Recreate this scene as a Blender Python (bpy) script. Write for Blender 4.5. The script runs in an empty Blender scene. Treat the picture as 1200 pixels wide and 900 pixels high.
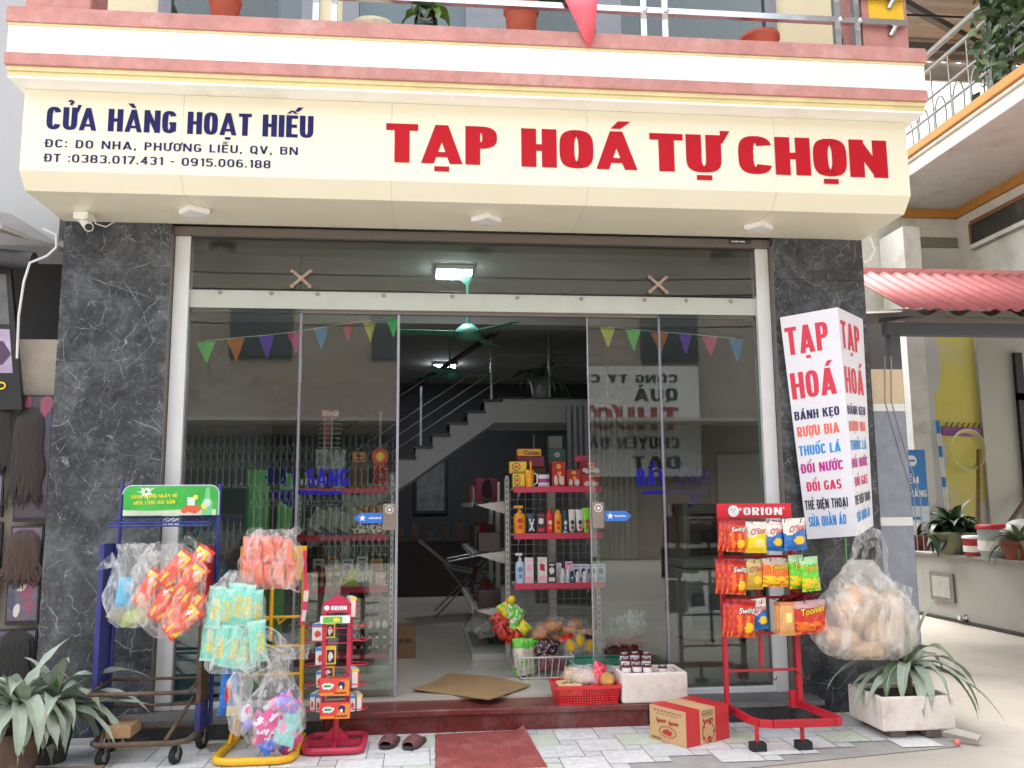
import bpy, math, random, unicodedata
from mathutils import Vector, Matrix, noise as mnoise
R = math.radians
SC = bpy.context.scene
COL = SC.collection
random.seed(11)

# ------------------------------------------------------------------ camera
FOC, PITCH, YAW, ROLL = 1024.7, R(7.923), R(5.824), R(-0.4525)      # focal length in units of a 1200 px wide frame
CAM = Vector((0, -6.214, 1.45))
_f = Vector((math.sin(YAW)*math.cos(PITCH), math.cos(YAW)*math.cos(PITCH), math.sin(PITCH)))
_r0 = Vector((math.cos(YAW), -math.sin(YAW), 0)); _u0 = _r0.cross(_f)
_r = math.cos(ROLL)*_r0 + math.sin(ROLL)*_u0
_u = _r.cross(_f)
cd = bpy.data.cameras.new('camera'); cam = bpy.data.objects.new('camera', cd); COL.objects.link(cam)
cam.matrix_world = Matrix(((_r.x, _u.x, -_f.x, CAM.x), (_r.y, _u.y, -_f.y, CAM.y), (_r.z, _u.z, -_f.z, CAM.z), (0, 0, 0, 1)))
cd.sensor_width = 36; cd.lens = 36*FOC/1200; cd.clip_start = .05; cd.clip_end = 1000
SC.camera = cam
# ------------------------------------------------------------------ world, sun, exposure
SUN_EL, SUN_AZ = R(66), R(-14)
w = bpy.data.worlds.new('World'); SC.world = w; w.use_nodes = True
nt = w.node_tree
sky = nt.nodes.new('ShaderNodeTexSky'); sky.sky_type = 'NISHITA'; sky.sun_disc = False
sky.sun_elevation = SUN_EL; sky.sun_rotation = SUN_AZ; sky.air_density = 1.6; sky.dust_density = 4.5; sky.ozone_density = .6
hs = nt.nodes.new('ShaderNodeHueSaturation'); hs.inputs['Saturation'].default_value = .35
nt.links.new(sky.outputs[0], hs.inputs['Color'])
nt.links.new(hs.outputs[0], nt.nodes['Background'].inputs[0]); nt.nodes['Background'].inputs[1].default_value = .15
sl = bpy.data.lights.new('sun', 'SUN'); sl.energy = 1.3; sl.angle = R(48); sl.color = (1, .96, .9)
so = bpy.data.objects.new('sun', sl); COL.objects.link(so)
sd = Vector((math.sin(SUN_AZ)*math.cos(SUN_EL), math.cos(SUN_AZ)*math.cos(SUN_EL), math.sin(SUN_EL)))
so.rotation_euler = sd.to_track_quat('Z', 'Y').to_euler()
vs = SC.view_settings; vs.view_transform = 'Standard'; vs.look = 'None'; vs.exposure = 2.18; vs.gamma = 1; vs.use_curve_mapping = False
SC.render.engine = 'CYCLES'
SC.cycles.use_denoising = True
SC.cycles.max_bounces = 8; SC.cycles.diffuse_bounces = 4; SC.cycles.glossy_bounces = 4; SC.cycles.transparent_max_bounces = 24
SC.cycles.caustics_reflective = False; SC.cycles.caustics_refractive = False; SC.cycles.sample_clamp_indirect = 6

# ------------------------------------------------------------------ measuring helpers: a sight line of the photograph met with a plane of the place
def ray(x, y): return _r*((x-600)/FOC) - _u*((y-450)/FOC) + _f
def at(x, y, Y):
    d = ray(x, y); return CAM + d*((Y-CAM.y)/d.y)
def atz(x, y, Z):
    d = ray(x, y); return CAM + d*((Z-CAM.z)/d.z)
def atx(x, y, X):
    d = ray(x, y); return CAM + d*((X-CAM.x)/d.x)

# ------------------------------------------------------------------ materials
MATS = {}
def mat(name, col, rough=.6, metal=0.0, var=.12, scale=6.0, bump=0.0, bscale=80.0, spec=.5, coat=0.0, dirt=None, dscale=2.0, sub=0.0):
    """plain painted / plastic / cloth surface: base colour with a mottle, optional bump and dirt patches"""
    if name in MATS: return MATS[name]
    m = bpy.data.materials.new(name); m.use_nodes = True; MATS[name] = m
    t = m.node_tree; b = t.nodes['Principled BSDF']
    b.inputs['Roughness'].default_value = rough; b.inputs['Metallic'].default_value = metal
    b.inputs['Specular IOR Level'].default_value = spec
    if coat: b.inputs['Coat Weight'].default_value = coat; b.inputs['Coat Roughness'].default_value = .1
    tc = t.nodes.new('ShaderNodeTexCoord')
    n = t.nodes.new('ShaderNodeTexNoise'); n.inputs['Scale'].default_value = scale; n.inputs['Detail'].default_value = 6; n.inputs['Roughness'].default_value = .65
    t.links.new(tc.outputs['Object'], n.inputs['Vector'])
    mx = t.nodes.new('ShaderNodeMix'); mx.data_type = 'RGBA'
    c = Vector(col[:3])
    mx.inputs['A'].default_value = (*(c*(1-var)), 1); mx.inputs['B'].default_value = (*[min(1, v) for v in c*(1+var)], 1)
    cr = t.nodes.new('ShaderNodeValToRGB'); cr.color_ramp.elements[0].position = .3; cr.color_ramp.elements[1].position = .7
    t.links.new(n.outputs['Fac'], cr.inputs[0]); t.links.new(cr.outputs[0], mx.inputs['Factor'])
    out = mx.outputs['Result']
    if dirt:
        n2 = t.nodes.new('ShaderNodeTexNoise'); n2.inputs['Scale'].default_value = dscale; n2.inputs['Detail'].default_value = 9; n2.inputs['Roughness'].default_value = .7
        t.links.new(tc.outputs['Object'], n2.inputs['Vector'])
        r2 = t.nodes.new('ShaderNodeValToRGB'); r2.color_ramp.elements[0].position = .52; r2.color_ramp.elements[1].position = .72
        r2.color_ramp.elements[1].color = (.75, .75, .75, 1)
        t.links.new(n2.outputs['Fac'], r2.inputs[0])
        m2 = t.nodes.new('ShaderNodeMix'); m2.data_type = 'RGBA'; m2.inputs['B'].default_value = (*dirt, 1)
        t.links.new(r2.outputs[0], m2.inputs['Factor']); t.links.new(out, m2.inputs['A']); out = m2.outputs['Result']
    t.links.new(out, b.inputs['Base Color'])
    if sub: b.inputs['Subsurface Weight'].default_value = sub; b.inputs['Subsurface Radius'].default_value = (.02, .01, .005)
    mr = t.nodes.new('ShaderNodeMapRange'); mr.inputs['To Min'].default_value = max(0, rough-.08); mr.inputs['To Max'].default_value = min(1, rough+.1)
    t.links.new(n.outputs['Fac'], mr.inputs['Value']); t.links.new(mr.outputs[0], b.inputs['Roughness'])
    if bump:
        n3 = t.nodes.new('ShaderNodeTexNoise'); n3.inputs['Scale'].default_value = bscale; n3.inputs['Detail'].default_value = 4
        t.links.new(tc.outputs['Object'], n3.inputs['Vector'])
        bp = t.nodes.new('ShaderNodeBump'); bp.inputs['Strength'].default_value = bump; bp.inputs['Distance'].default_value = .01
        t.links.new(n3.outputs['Fac'], bp.inputs['Height']); t.links.new(bp.outputs[0], b.inputs['Normal'])
    return m
def emis(name, col, s):
    if name in MATS: return MATS[name]
    m = bpy.data.materials.new(name); m.use_nodes = True; MATS[name] = m
    b = m.node_tree.nodes['Principled BSDF']; b.inputs['Base Color'].default_value = (*col, 1)
    b.inputs['Emission Color'].default_value = (*col, 1); b.inputs['Emission Strength'].default_value = s
    return m
def glassmat(name, tint=(.86, .9, .88), ior=1.5, rough=.0, gain=1.0):
    if name in MATS: return MATS[name]
    m = bpy.data.materials.new(name); m.use_nodes = True; MATS[name] = m
    t = m.node_tree; t.nodes.remove(t.nodes['Principled BSDF'])
    o = t.nodes['Material Output']; tr = t.nodes.new('ShaderNodeBsdfTransparent'); tr.inputs[0].default_value = (*tint, 1)
    g = t.nodes.new('ShaderNodeBsdfGlossy'); g.inputs['Roughness'].default_value = rough
    fr = t.nodes.new('ShaderNodeFresnel'); fr.inputs[0].default_value = ior
    ml = t.nodes.new('ShaderNodeMath'); ml.operation = 'MULTIPLY'; ml.inputs[1].default_value = gain; ml.use_clamp = True
    mx = t.nodes.new('ShaderNodeMixShader')
    t.links.new(fr.outputs[0], ml.inputs[0]); t.links.new(ml.outputs[0], mx.inputs[0]); t.links.new(tr.outputs[0], mx.inputs[1]); t.links.new(g.outputs[0], mx.inputs[2])
    t.links.new(mx.outputs[0], o.inputs[0])
    return m
def filmmat(name, col=(.9, .9, .9), clear=.6, scale=14.0, rough=.12):
    """thin crinkled plastic film: partly see-through, milky in the folds, glossy"""
    if name in MATS: return MATS[name]
    m = bpy.data.materials.new(name); m.use_nodes = True; MATS[name] = m
    t = m.node_tree; b = t.nodes['Principled BSDF']; o = t.nodes['Material Output']
    b.inputs['Base Color'].default_value = (*col, 1); b.inputs['Roughness'].default_value = rough
    b.inputs['Specular IOR Level'].default_value = .7
    tr = t.nodes.new('ShaderNodeBsdfTransparent'); tl = t.nodes.new('ShaderNodeBsdfTranslucent'); tl.inputs[0].default_value = (*col, 1)
    tc = t.nodes.new('ShaderNodeTexCoord')
    n = t.nodes.new('ShaderNodeTexNoise'); n.inputs['Scale'].default_value = scale; n.inputs['Detail'].default_value = 5; n.inputs['Distortion'].default_value = 1.6
    mp = t.nodes.new('ShaderNodeMapping'); mp.inputs['Scale'].default_value = (1, 1, .45)
    t.links.new(tc.outputs['Object'], mp.inputs[0]); t.links.new(mp.outputs[0], n.inputs['Vector'])
    bp = t.nodes.new('ShaderNodeBump'); bp.inputs['Strength'].default_value = .9; bp.inputs['Distance'].default_value = .03
    t.links.new(n.outputs['Fac'], bp.inputs['Height']); t.links.new(bp.outputs[0], b.inputs['Normal'])
    r = t.nodes.new('ShaderNodeMapRange'); r.inputs['From Min'].default_value = .46; r.inputs['From Max'].default_value = .74
    r.inputs['To Min'].default_value = max(.05, (1-clear)*.55); r.inputs['To Max'].default_value = min(1, 1-clear+.5)
    t.links.new(n.outputs['Fac'], r.inputs['Value'])
    m1 = t.nodes.new('ShaderNodeMixShader'); m1.inputs[0].default_value = .4
    t.links.new(b.outputs[0], m1.inputs[1]); t.links.new(tl.outputs[0], m1.inputs[2])
    m2 = t.nodes.new('ShaderNodeMixShader'); t.links.new(r.outputs[0], m2.inputs[0])
    t.links.new(tr.outputs[0], m2.inputs[1]); t.links.new(m1.outputs[0], m2.inputs[2]); t.links.new(m2.outputs[0], o.inputs[0])
    return m
def marblemat():
    m = bpy.data.materials.new('grey marble tile'); m.use_nodes = True
    t = m.node_tree; b = t.nodes['Principled BSDF']; b.inputs['Roughness'].default_value = .16; b.inputs['Specular IOR Level'].default_value = .3
    L = t.links.new; N = t.nodes.new
    tc = N('ShaderNodeTexCoord')
    n = N('ShaderNodeTexNoise'); n.inputs['Scale'].default_value = 3.2; n.inputs['Detail'].default_value = 9; n.inputs['Roughness'].default_value = .62; n.inputs['Distortion'].default_value = .7
    L(tc.outputs['Object'], n.inputs['Vector'])
    cr = N('ShaderNodeValToRGB'); e = cr.color_ramp.elements
    e[0].position = .34; e[0].color = (.019, .021, .025, 1); e[1].position = .68; e[1].color = (.145, .155, .168, 1)
    k = e.new(.5); k.color = (.056, .061, .068, 1)
    n9 = N('ShaderNodeTexNoise'); n9.inputs['Scale'].default_value = 15; n9.inputs['Detail'].default_value = 8; n9.inputs['Roughness'].default_value = .7; n9.inputs['Distortion'].default_value = 1.2
    L(tc.outputs['Object'], n9.inputs['Vector'])
    ad = N('ShaderNodeMix'); ad.inputs['Factor'].default_value = .38; L(n.outputs['Fac'], ad.inputs['A']); L(n9.outputs['Fac'], ad.inputs['B'])
    L(ad.outputs['Result'], cr.inputs[0])
    col = cr.outputs[0]
    for sc, wd, thr, dist in ((2.2, .008, .52, .22), (5.5, .013, .48, .16), (12, .022, .50, .14), (26, .045, .56, .2)):
        dn = N('ShaderNodeTexNoise'); dn.inputs['Scale'].default_value = sc*1.6; dn.inputs['Detail'].default_value = 5
        L(tc.outputs['Object'], dn.inputs['Vector'])
        mv = N('ShaderNodeMix'); mv.data_type = 'VECTOR'; mv.inputs['Factor'].default_value = dist*.35
        L(tc.outputs['Object'], mv.inputs[4]); L(dn.outputs['Color'], mv.inputs[5])
        mp = N('ShaderNodeMapping'); mp.inputs['Rotation'].default_value = (.5, .6, .3); mp.inputs['Scale'].default_value = (1, 1, .7)
        L(mv.outputs[1], mp.inputs[0])
        v = N('ShaderNodeTexVoronoi'); v.feature = 'DISTANCE_TO_EDGE'; v.inputs['Scale'].default_value = sc
        L(mp.outputs[0], v.inputs['Vector'])
        lt = N('ShaderNodeMapRange'); lt.inputs['From Min'].default_value = wd; lt.inputs['From Max'].default_value = 0
        L(v.outputs['Distance'], lt.inputs['Value'])
        gate = N('ShaderNodeTexNoise'); gate.inputs['Scale'].default_value = sc*1.1; gate.inputs['Detail'].default_value = 3
        mp2 = N('ShaderNodeMapping'); mp2.inputs['Location'].default_value = (3.1*sc, 1.7, 5)
        L(tc.outputs['Object'], mp2.inputs[0]); L(mp2.outputs[0], gate.inputs['Vector'])
        gr = N('ShaderNodeMapRange'); gr.inputs['From Min'].default_value = thr; gr.inputs['From Max'].default_value = thr+.16; gr.inputs['To Max'].default_value = .75
        L(gate.outputs['Fac'], gr.inputs['Value'])
        mu = N('ShaderNodeMath'); mu.operation = 'MULTIPLY'; L(lt.outputs[0], mu.inputs[0]); L(gr.outputs[0], mu.inputs[1])
        mx = N('ShaderNodeMix'); mx.data_type = 'RGBA'; mx.inputs['B'].default_value = (.37, .39, .41, 1)
        L(mu.outputs[0], mx.inputs['Factor']); L(col, mx.inputs['A']); col = mx.outputs['Result']
    L(col, b.inputs['Base Color'])
    return m
M_MARBLE = marblemat()
GLASS = glassmat('shopfront glass', (.80, .85, .82), 1.5, 0, 1.65)
FILM = filmmat('clear plastic film', (.95, .95, .96), .68)
FILM_MILKY = filmmat('milky plastic film', (.96, .94, .91), .44, 9)
FILM_THIN = filmmat('thin plastic film', (.96, .96, .96), .80, 18)
def pm(name, r, g, b, rough=.45, **k):
    """colour given as it would be measured on the thing (sRGB 0-255) under neutral light"""
    f = lambda v: ((v/255+.055)/1.055)**2.4 if v > 10 else v/255/12.92
    return mat(name, (f(r), f(g), f(b)), rough, **k)

# ------------------------------------------------------------------ mesh builder
class MB:
    def __init__(s): s.v = []; s.f = []; s.m = []; s.sm = []
    def add(s, vs, fs, mi=0, smooth=False):
        o = len(s.v); s.v += [tuple(v) for v in vs]
        for f in fs: s.f.append([i+o for i in f]); s.m.append(mi); s.sm.append(smooth)
        return s
    def box(s, x0, x1, y0, y1, z0, z1, mi=0, M=None):
        vs = [Vector(p) for p in ((x0,y0,z0),(x1,y0,z0),(x1,y1,z0),(x0,y1,z0),(x0,y0,z1),(x1,y0,z1),(x1,y1,z1),(x0,y1,z1))]
        if M is not None: vs = [M @ v for v in vs]
        return s.add(vs, [(0,3,2,1),(4,5,6,7),(0,1,5,4),(1,2,6,5),(2,3,7,6),(3,0,4,7)], mi)
    def bar(s, a, b, w, h=None, mi=0, up=(0,0,1)):
        a, b = Vector(a), Vector(b); h = h or w; d = (b-a)
        L = d.length; d.normalize(); up = Vector(up)
        if abs(d.dot(up)) > .98: up = Vector((0, 1, 0))
        x = d.cross(up).normalized(); u = x.cross(d)
        M = Matrix(((x.x, d.x, u.x, a.x), (x.y, d.y, u.y, a.y), (x.z, d.z, u.z, a.z), (0,0,0,1)))
        return s.box(-w/2, w/2, 0, L, -h/2, h/2, mi, M)
    def tube(s, path, r, n=8, mi=0, closed=False, caps=True, smooth=True):
        P = [Vector(p) for p in path]; N = len(P); rings = []
        rr = r if isinstance(r, (list, tuple)) else [r]*N
        pu = None
        for i, p in enumerate(P):
            if closed: d = P[(i+1) % N]-P[i-1]
            else: d = P[min(i+1, N-1)]-P[max(i-1, 0)]
            d.normalize()
            if pu is None:
                pu = Vector((0,0,1)) if abs(d.z) < .9 else Vector((0,1,0))
            x = d.cross(pu).normalized(); pu = x.cross(d).normalized()
            rings.append([p+(x*math.cos(2*math.pi*k/n)+pu*math.sin(2*math.pi*k/n))*rr[i] for k in range(n)])
        vs = [v for g in rings for v in g]; fs = []
        for i in range(N if closed else N-1):
            a, b = i*n, ((i+1) % N)*n
            for k in range(n): fs.append((a+k, a+(k+1) % n, b+(k+1) % n, b+k))
        s.add(vs, fs, mi, smooth)
        if caps and not closed: s.add(rings[0], [tuple(range(n))[::-1]], mi); s.add(rings[-1], [tuple(range(n))], mi)
        return s
    def lathe(s, prof, c=(0,0,0), n=20, mi=0, M=None, smooth=True, sq=None, sx=1, sy=1):
        """prof: list of (radius, z)"""
        c = Vector(c); vs = []; fs = []
        for r, z in prof:
            for k in range(n):
                a = 2*math.pi*k/n; ca, sa = math.cos(a), math.sin(a)
                if sq:
                    ca = math.copysign(abs(ca)**sq, ca); sa = math.copysign(abs(sa)**sq, sa)
                v = Vector((r*ca*sx, r*sa*sy, z))
                vs.append(c+(M @ v if M is not None else v))
        for i in range(len(prof)-1):
            for k in range(n): fs.append((i*n+k, i*n+(k+1) % n, (i+1)*n+(k+1) % n, (i+1)*n+k))
        s.add(vs, fs, mi, smooth)
        if prof[0][0] > 1e-5: s.add(vs[:n], [tuple(range(n))[::-1]], mi)
        if prof[-1][0] > 1e-5: s.add(vs[-n:], [tuple(range(n))], mi)
        return s
    def prism(s, poly, fn, d0, d1, mi=0):
        """poly 2D points (counter-clockwise seen from the d0 side), fn(a, b, d) -> 3D"""
        n = len(poly)
        vs = [fn(a, b, d0) for a, b in poly]+[fn(a, b, d1) for a, b in poly]
        fs = [tuple(range(n)), tuple(range(n, 2*n))[::-1]]
        for i in range(n): fs.append((i, i+n, (i+1) % n+n, (i+1) % n))
        return s.add(vs, fs, mi)
    def ell(s, c, rx, ry, rz, n=14, mi=0, lump=0.0, M=None, seed=0):
        c = Vector(c); vs = []; fs = []; m = max(5, n*2//3)
        for i in range(m+1):
            t = math.pi*i/m
            for k in range(n):
                a = 2*math.pi*k/n; v = Vector((math.sin(t)*math.cos(a), math.sin(t)*math.sin(a), math.cos(t)))
                f = 1+lump*mnoise.noise(v*1.7+Vector((seed, seed*.7, 3)))
                v = Vector((v.x*rx*f, v.y*ry*f, v.z*rz*f))
                vs.append(c+(M @ v if M is not None else v))
        for i in range(m):
            for k in range(n): fs.append((i*n+k, (i+1)*n+k, (i+1)*n+(k+1) % n, i*n+(k+1) % n))
        return s.add(vs, fs, mi, True)
    def build(s, name, mats, parent=None, bevel=0.0, loc=None):
        """links everything gathered as ONE mesh object; loc = where its origin goes (world)"""
        me = bpy.data.meshes.new(name)
        o = Vector(loc) if loc is not None else (parent.matrix_basis.translation.copy() if parent is not None and parent.parent is None else Vector((0,0,0)))
        if parent is not None and parent.parent is not None: o = Vector(parent['_o'])
        me.from_pydata([tuple(Vector(v)-o) for v in s.v], [], s.f)
        if not isinstance(mats, (list, tuple)): mats = [mats]
        for m in mats: me.materials.append(m)
        me.polygons.foreach_set('material_index', s.m); me.polygons.foreach_set('use_smooth', s.sm); me.update()
        ob = bpy.data.objects.new(name, me); COL.objects.link(ob); ob['_o'] = tuple(o)
        if parent is not None:
            ob.parent = parent
            po = Vector(parent['_o']); ob.location = o-po
        else: ob.location = o
        if bevel:
            b = ob.modifiers.new('bevel', 'BEVEL'); b.width = bevel; b.segments = 2; b.limit_method = 'ANGLE'
        return ob
def thing(name, label, cat, loc=(0,0,0), group=None):
    o = bpy.data.objects.new(name, None); COL.objects.link(o); o.location = loc; o.empty_display_size = .1; o['_o'] = tuple(loc)
    o['label'] = label; o['category'] = cat
    if group: o['group'] = group
    return o
def tag(o, label, cat, group=None):
    o['label'] = label; o['category'] = cat
    if group: o['group'] = group
    return o
def struct(o): o['kind'] = 'structure'; return o

# ------------------------------------------------------------------ lettering: heavy condensed capitals drawn from strokes
def _stroke(path, tv, th):
    out = []; n = len(path); pts = []
    for i in range(n):
        a = path[max(i-1, 0)]; b = path[min(i+1, n-1)]
        dx, dy = b[0]-a[0], b[1]-a[1]; l = math.hypot(dx, dy) or 1
        nx, ny = -dy/l, dx/l
        pts.append(((path[i][0]+nx*tv/2, path[i][1]+ny*th/2), (path[i][0]-nx*tv/2, path[i][1]-ny*th/2)))
    for i in range(n-1): out.append([pts[i][0], pts[i][1], pts[i+1][1], pts[i+1][0]])
    return out
def _arc(cx, cy, a, b, t0, t1, n=14, p=3.1):
    o = []
    for i in range(n+1):
        t = R(t0+(t1-t0)*i/n); c, s = math.cos(t), math.sin(t)
        o.append((cx+a*math.copysign(abs(c)**(2/p), c), cy+b*math.copysign(abs(s)**(2/p), s)))
    return o
def glyph(ch, tv, th):
    W = {'I': tv, 'L': .40, 'E': .42, 'F': .41, 'T': .46, 'M': .66, 'A': .60, 'N': .56, 'H': .51, 'Y': .54, 'V': .54, 'K': .54, 'X': .52, 'Q': .5, ' ': .26, '.': tv*1.0, ',': tv*1.0, ':': tv*1.0, '-': .28, '1': .3, 'P': .46, 'S': .46, 'J': .4}
    w = W.get(ch, .49); bx = lambda x0, y0, x1, y1: [(x0, y0), (x1, y0), (x1, y1), (x0, y1)]
    g = []; d = tv*(1.08 if tv < .2 else .86)
    if ch == 'I': g = [bx(0, 0, tv, 1)]
    elif ch == 'L': g = [bx(0, 0, tv, 1), bx(tv, 0, w, th)]
    elif ch in 'EF': g = [bx(0, 0, tv, 1), bx(tv, 1-th, w, 1), bx(tv, .5-th*.4, w*.92, .5+th*.55)]+([bx(tv, 0, w, th)] if ch == 'E' else [])
    elif ch == 'T': g = [bx(0, 1-th, w, 1), bx(w/2-tv/2, 0, w/2+tv/2, 1-th)]
    elif ch == 'H': g = [bx(0, 0, tv, 1), bx(w-tv, 0, w, 1), bx(tv, .5-th*.45, w-tv, .5+th*.55)]
    elif ch == 'N': g = [bx(0, 0, tv, 1), bx(w-tv, 0, w, 1), [(0, 1), (w-d, 0), (w, 0), (d, 1)]]
    elif ch == 'M': g = [bx(0, 0, tv, 1), bx(w-tv, 0, w, 1), [(0, 1), (w/2-d*.42, 0), (w/2+d*.42, 0), (d, 1)], [(w-d, 1), (w/2-d*.42, 0), (w/2+d*.42, 0), (w, 1)]]
    elif ch == 'A': g = [[(0, 0), (d, 0), (w/2+d*.5, 1), (w/2-d*.5, 1)], [(w-d, 0), (w, 0), (w/2+d*.5, 1), (w/2-d*.5, 1)], bx(w*.22, .17, w*.78, .17+th*(.95 if tv < .2 else .75))]
    elif ch == 'V': g = [[(0, 1), (w/2-d*.5, 0), (w/2+d*.5, 0), (d, 1)], [(w-d, 1), (w/2-d*.5, 0), (w/2+d*.5, 0), (w, 1)]]
    elif ch == 'Y': g = [[(0, 1), (w/2-tv/2, .4), (w/2+tv/2, .4), (d, 1)], [(w-d, 1), (w/2-tv/2, .4), (w/2+tv/2, .4), (w, 1)], bx(w/2-tv/2, 0, w/2+tv/2, .4)]
    elif ch == 'K': g = [bx(0, 0, tv, 1), [(tv*.9, .34), (tv*.9, .62), (w-d*1.05, 1), (w, 1)], [(w*.42, .5), (w*.62, .72), (w, 0), (w-d*1.1, 0)]]
    elif ch == 'X': g = [[(0, 1), (w-d, 0), (w, 0), (d, 1)], [(w-d, 1), (0, 0), (d, 0), (w, 1)]]
    elif ch in 'OQ0': g = _stroke(_arc(w/2, .5, w/2-tv/2, .5-th/2, 0, 360, 32), tv, th)+([[(w*.5, .2), (w*.66, .26), (w+.04, -.06), (w*.8, -.1)]] if ch == 'Q' else [])
    elif ch in 'CG':
        g = _stroke(_arc(w/2, .5, w/2-tv/2, .5-th/2, 28, 332 if ch == 'C' else 350, 28), tv, th)
        if ch == 'G': g += [bx(w*.52, .5-th*.8, w, .5), bx(w-tv, .08, w, .5)]
    elif ch in 'U': g = _stroke([(tv/2, 1), (tv/2, .4)]+_arc(w/2, .4, w/2-tv/2, .4-th/2, 180, 360, 16)[1:]+[(w-tv/2, 1)], tv, th)
    elif ch in 'DĐ':
        g = [bx(0, 0, tv, 1)]+_stroke([(tv*.5, 1-th/2), (w*.4, 1-th/2)]+_arc(w*.4, .5, w*.6-tv/2, .5-th/2, 90, -90, 18)[1:]+[(tv*.5, th/2)], tv, th)
        if ch == 'Đ': g += [bx(-tv*.55, .5-th*.4, w*.45, .5+th*.4)]
    elif ch in 'PRB':
        cy = .71 if ch != 'B' else .745; b = 1-cy-th/2
        g = [bx(0, 0, tv, 1)]+_stroke([(tv*.5, 1-th/2), (w*.45, 1-th/2)]+_arc(w*.45, cy, w*.55-tv/2, b, 90, -90, 14)[1:]+[(tv*.5, cy-b)], tv, th)
        if ch == 'R': g += [[(w*.36, .46), (w*.7, .5), (w, 0), (w-d*1.1, 0)]]
        if ch == 'B':
            b2 = (cy-b)/2-th/4; c2 = th/2+b2
            g += _stroke([(tv*.5, c2+b2), (w*.45, c2+b2)]+_arc(w*.45, c2, w*.55-tv/2, b2, 90, -90, 14)[1:]+[(tv*.5, c2-b2)], tv, th)
    elif ch in 'S358':
        b = (1-th)/4; cu, cl = .5+b, .5-b; a = w/2-tv/2
        if ch == 'S': g = _stroke(_arc(w/2, cu, a, b, 15, 270, 18)+_arc(w/2, cl, a, b, 90, -165, 18)[1:], tv, th)
        if ch == '3': g = _stroke(_arc(w/2, cu, a, b, 160, -90, 16), tv, th)+_stroke(_arc(w/2, cl, a, b, 90, -160, 16), tv, th)
        if ch == '8': g = _stroke(_arc(w/2, cu, a*.94, b, 0, 360, 22), tv, th)+_stroke(_arc(w/2, cl, a, b, 0, 360, 22), tv, th)
        if ch == '5': g = [bx(tv*.2, 1-th, w*.95, 1), bx(tv*.2, .5, tv*1.1, 1-th)]+_stroke(_arc(w/2, .33, a, .33-th/2, 130, -160, 18), tv, th)
    elif ch in '69':
        g = _stroke(_arc(w/2, .32, w/2-tv/2, .32-th/2, 0, 360, 22), tv, th)+_stroke(_arc(w/2, .5, w/2-tv/2, .5-th/2, 40, 190, 14), tv, th)
        if ch == '9': g = [[(w-x, 1-y) for x, y in q] for q in g]
    elif ch == '1': g = [bx(w-tv, 0, w, 1), [(0, .72), (w-tv*.9, .84), (w-tv*.4, 1), (w-tv, 1)]]
    elif ch == '7': g = [bx(0, 1-th, w, 1), [(w*.18, 0), (w*.18+d, 0), (w, 1-th), (w-d, 1-th)]]
    elif ch == '4': g = [bx(w-tv*1.5, 0, w-tv*.5, 1), bx(0, .22, w, .22+th), [(0, .22), (tv, .22), (w-tv*.5, 1), (w-tv*1.5, 1)]]
    elif ch == '2': g = _stroke(_arc(w/2, .7, w/2-tv/2, .3-th/2, 165, -30, 14), tv, th)+[bx(0, 0, w, th), [(0, th), (d, th), (w-tv*.1, .62), (w-tv, .5)]]
    elif ch == '.': g = [bx(0, 0, tv, th*1.2)]
    elif ch == ',': g = [bx(0, 0, tv, th*1.2), [(tv*.3, 0), (tv*.1, -.14), (tv*.45, -.14), (tv, 0)]]
    elif ch == ':': g = [bx(0, .05, tv, .05+th*1.2), bx(0, .6, tv, .6+th*1.2)]
    elif ch == '-': g = [bx(.02, .4, w-.02, .4+th)]
    return w, g
def marks(base, comb, w, tv, th):
    g = []; q = min(tv, .15); top = 1.07
    has_circ = '\u0302' in comb
    for c in comb:
        x = w/2
        if c == '\u0302':
            g += [[(x-.2, top), (x-.2+q*.8, top), (x+q*.3, top+.15), (x-q*.3, top+.15)], [(x+.2-q*.8, top), (x+.2, top), (x+q*.3, top+.15), (x-q*.3, top+.15)]]
        o = .1 if has_circ else 0; ox = .17 if has_circ else 0
        if c == '\u0301': g += [[(x-.08+ox, top+o), (x+.06+ox, top+o), (x+.22+ox, top+.2+o), (x+.03+ox, top+.2+o)]]
        if c == '\u0300': g += [[(x-.06-ox*.2, top+o*1.6), (x+.08-ox*.2, top+o*1.6), (x-.03-ox*.2, top+.2+o*1.6), (x-.22-ox*.2, top+.2+o*1.6)]]
        if c == '\u0309': g += _stroke(_arc(x+ox, top+.16+o, .07, .055, 170, -70, 8, 2)+[(x+ox, top+.03+o)], q*.6, q*.6)
        if c == '\u0303': g += _stroke([(x-.17, top+.05+o*1.6), (x-.08, top+.12+o*1.6), (x+.06, top+.06+o*1.6), (x+.17, top+.14+o*1.6)], q*.6, q*.7)
        if c == '\u0323': g += [[(x-tv*.5, -.2), (x+tv*.5, -.2), (x+tv*.5, -.2+th*.75), (x-tv*.5, -.2+th*.75)]]
        if c == '\u031b': g += [[(w-tv*.35, .82), (w+.02, .78), (w+.13, 1.12), (w-.01, 1.12), (w-.01, .96), (w-tv*.35, .96)]]
    return g
def text_polys(s, tv=.17, th=.15, gap=.09):
    x = 0; out = []; wi = 0
    for ch in s:
        if ch == ' ': wi += 1
        if ch in 'Đđ': base, comb = 'Đ', []
        else:
            dcm = unicodedata.normalize('NFD', ch); base, comb = dcm[0], list(dcm[1:])
        wd, g = glyph(base, tv, th)
        g = g+marks(base, comb, wd, tv, th)
        for q in g: out.append((wi, [(a+x, b) for a, b in q]))
        x += wd+gap
    return out, x-gap
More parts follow.
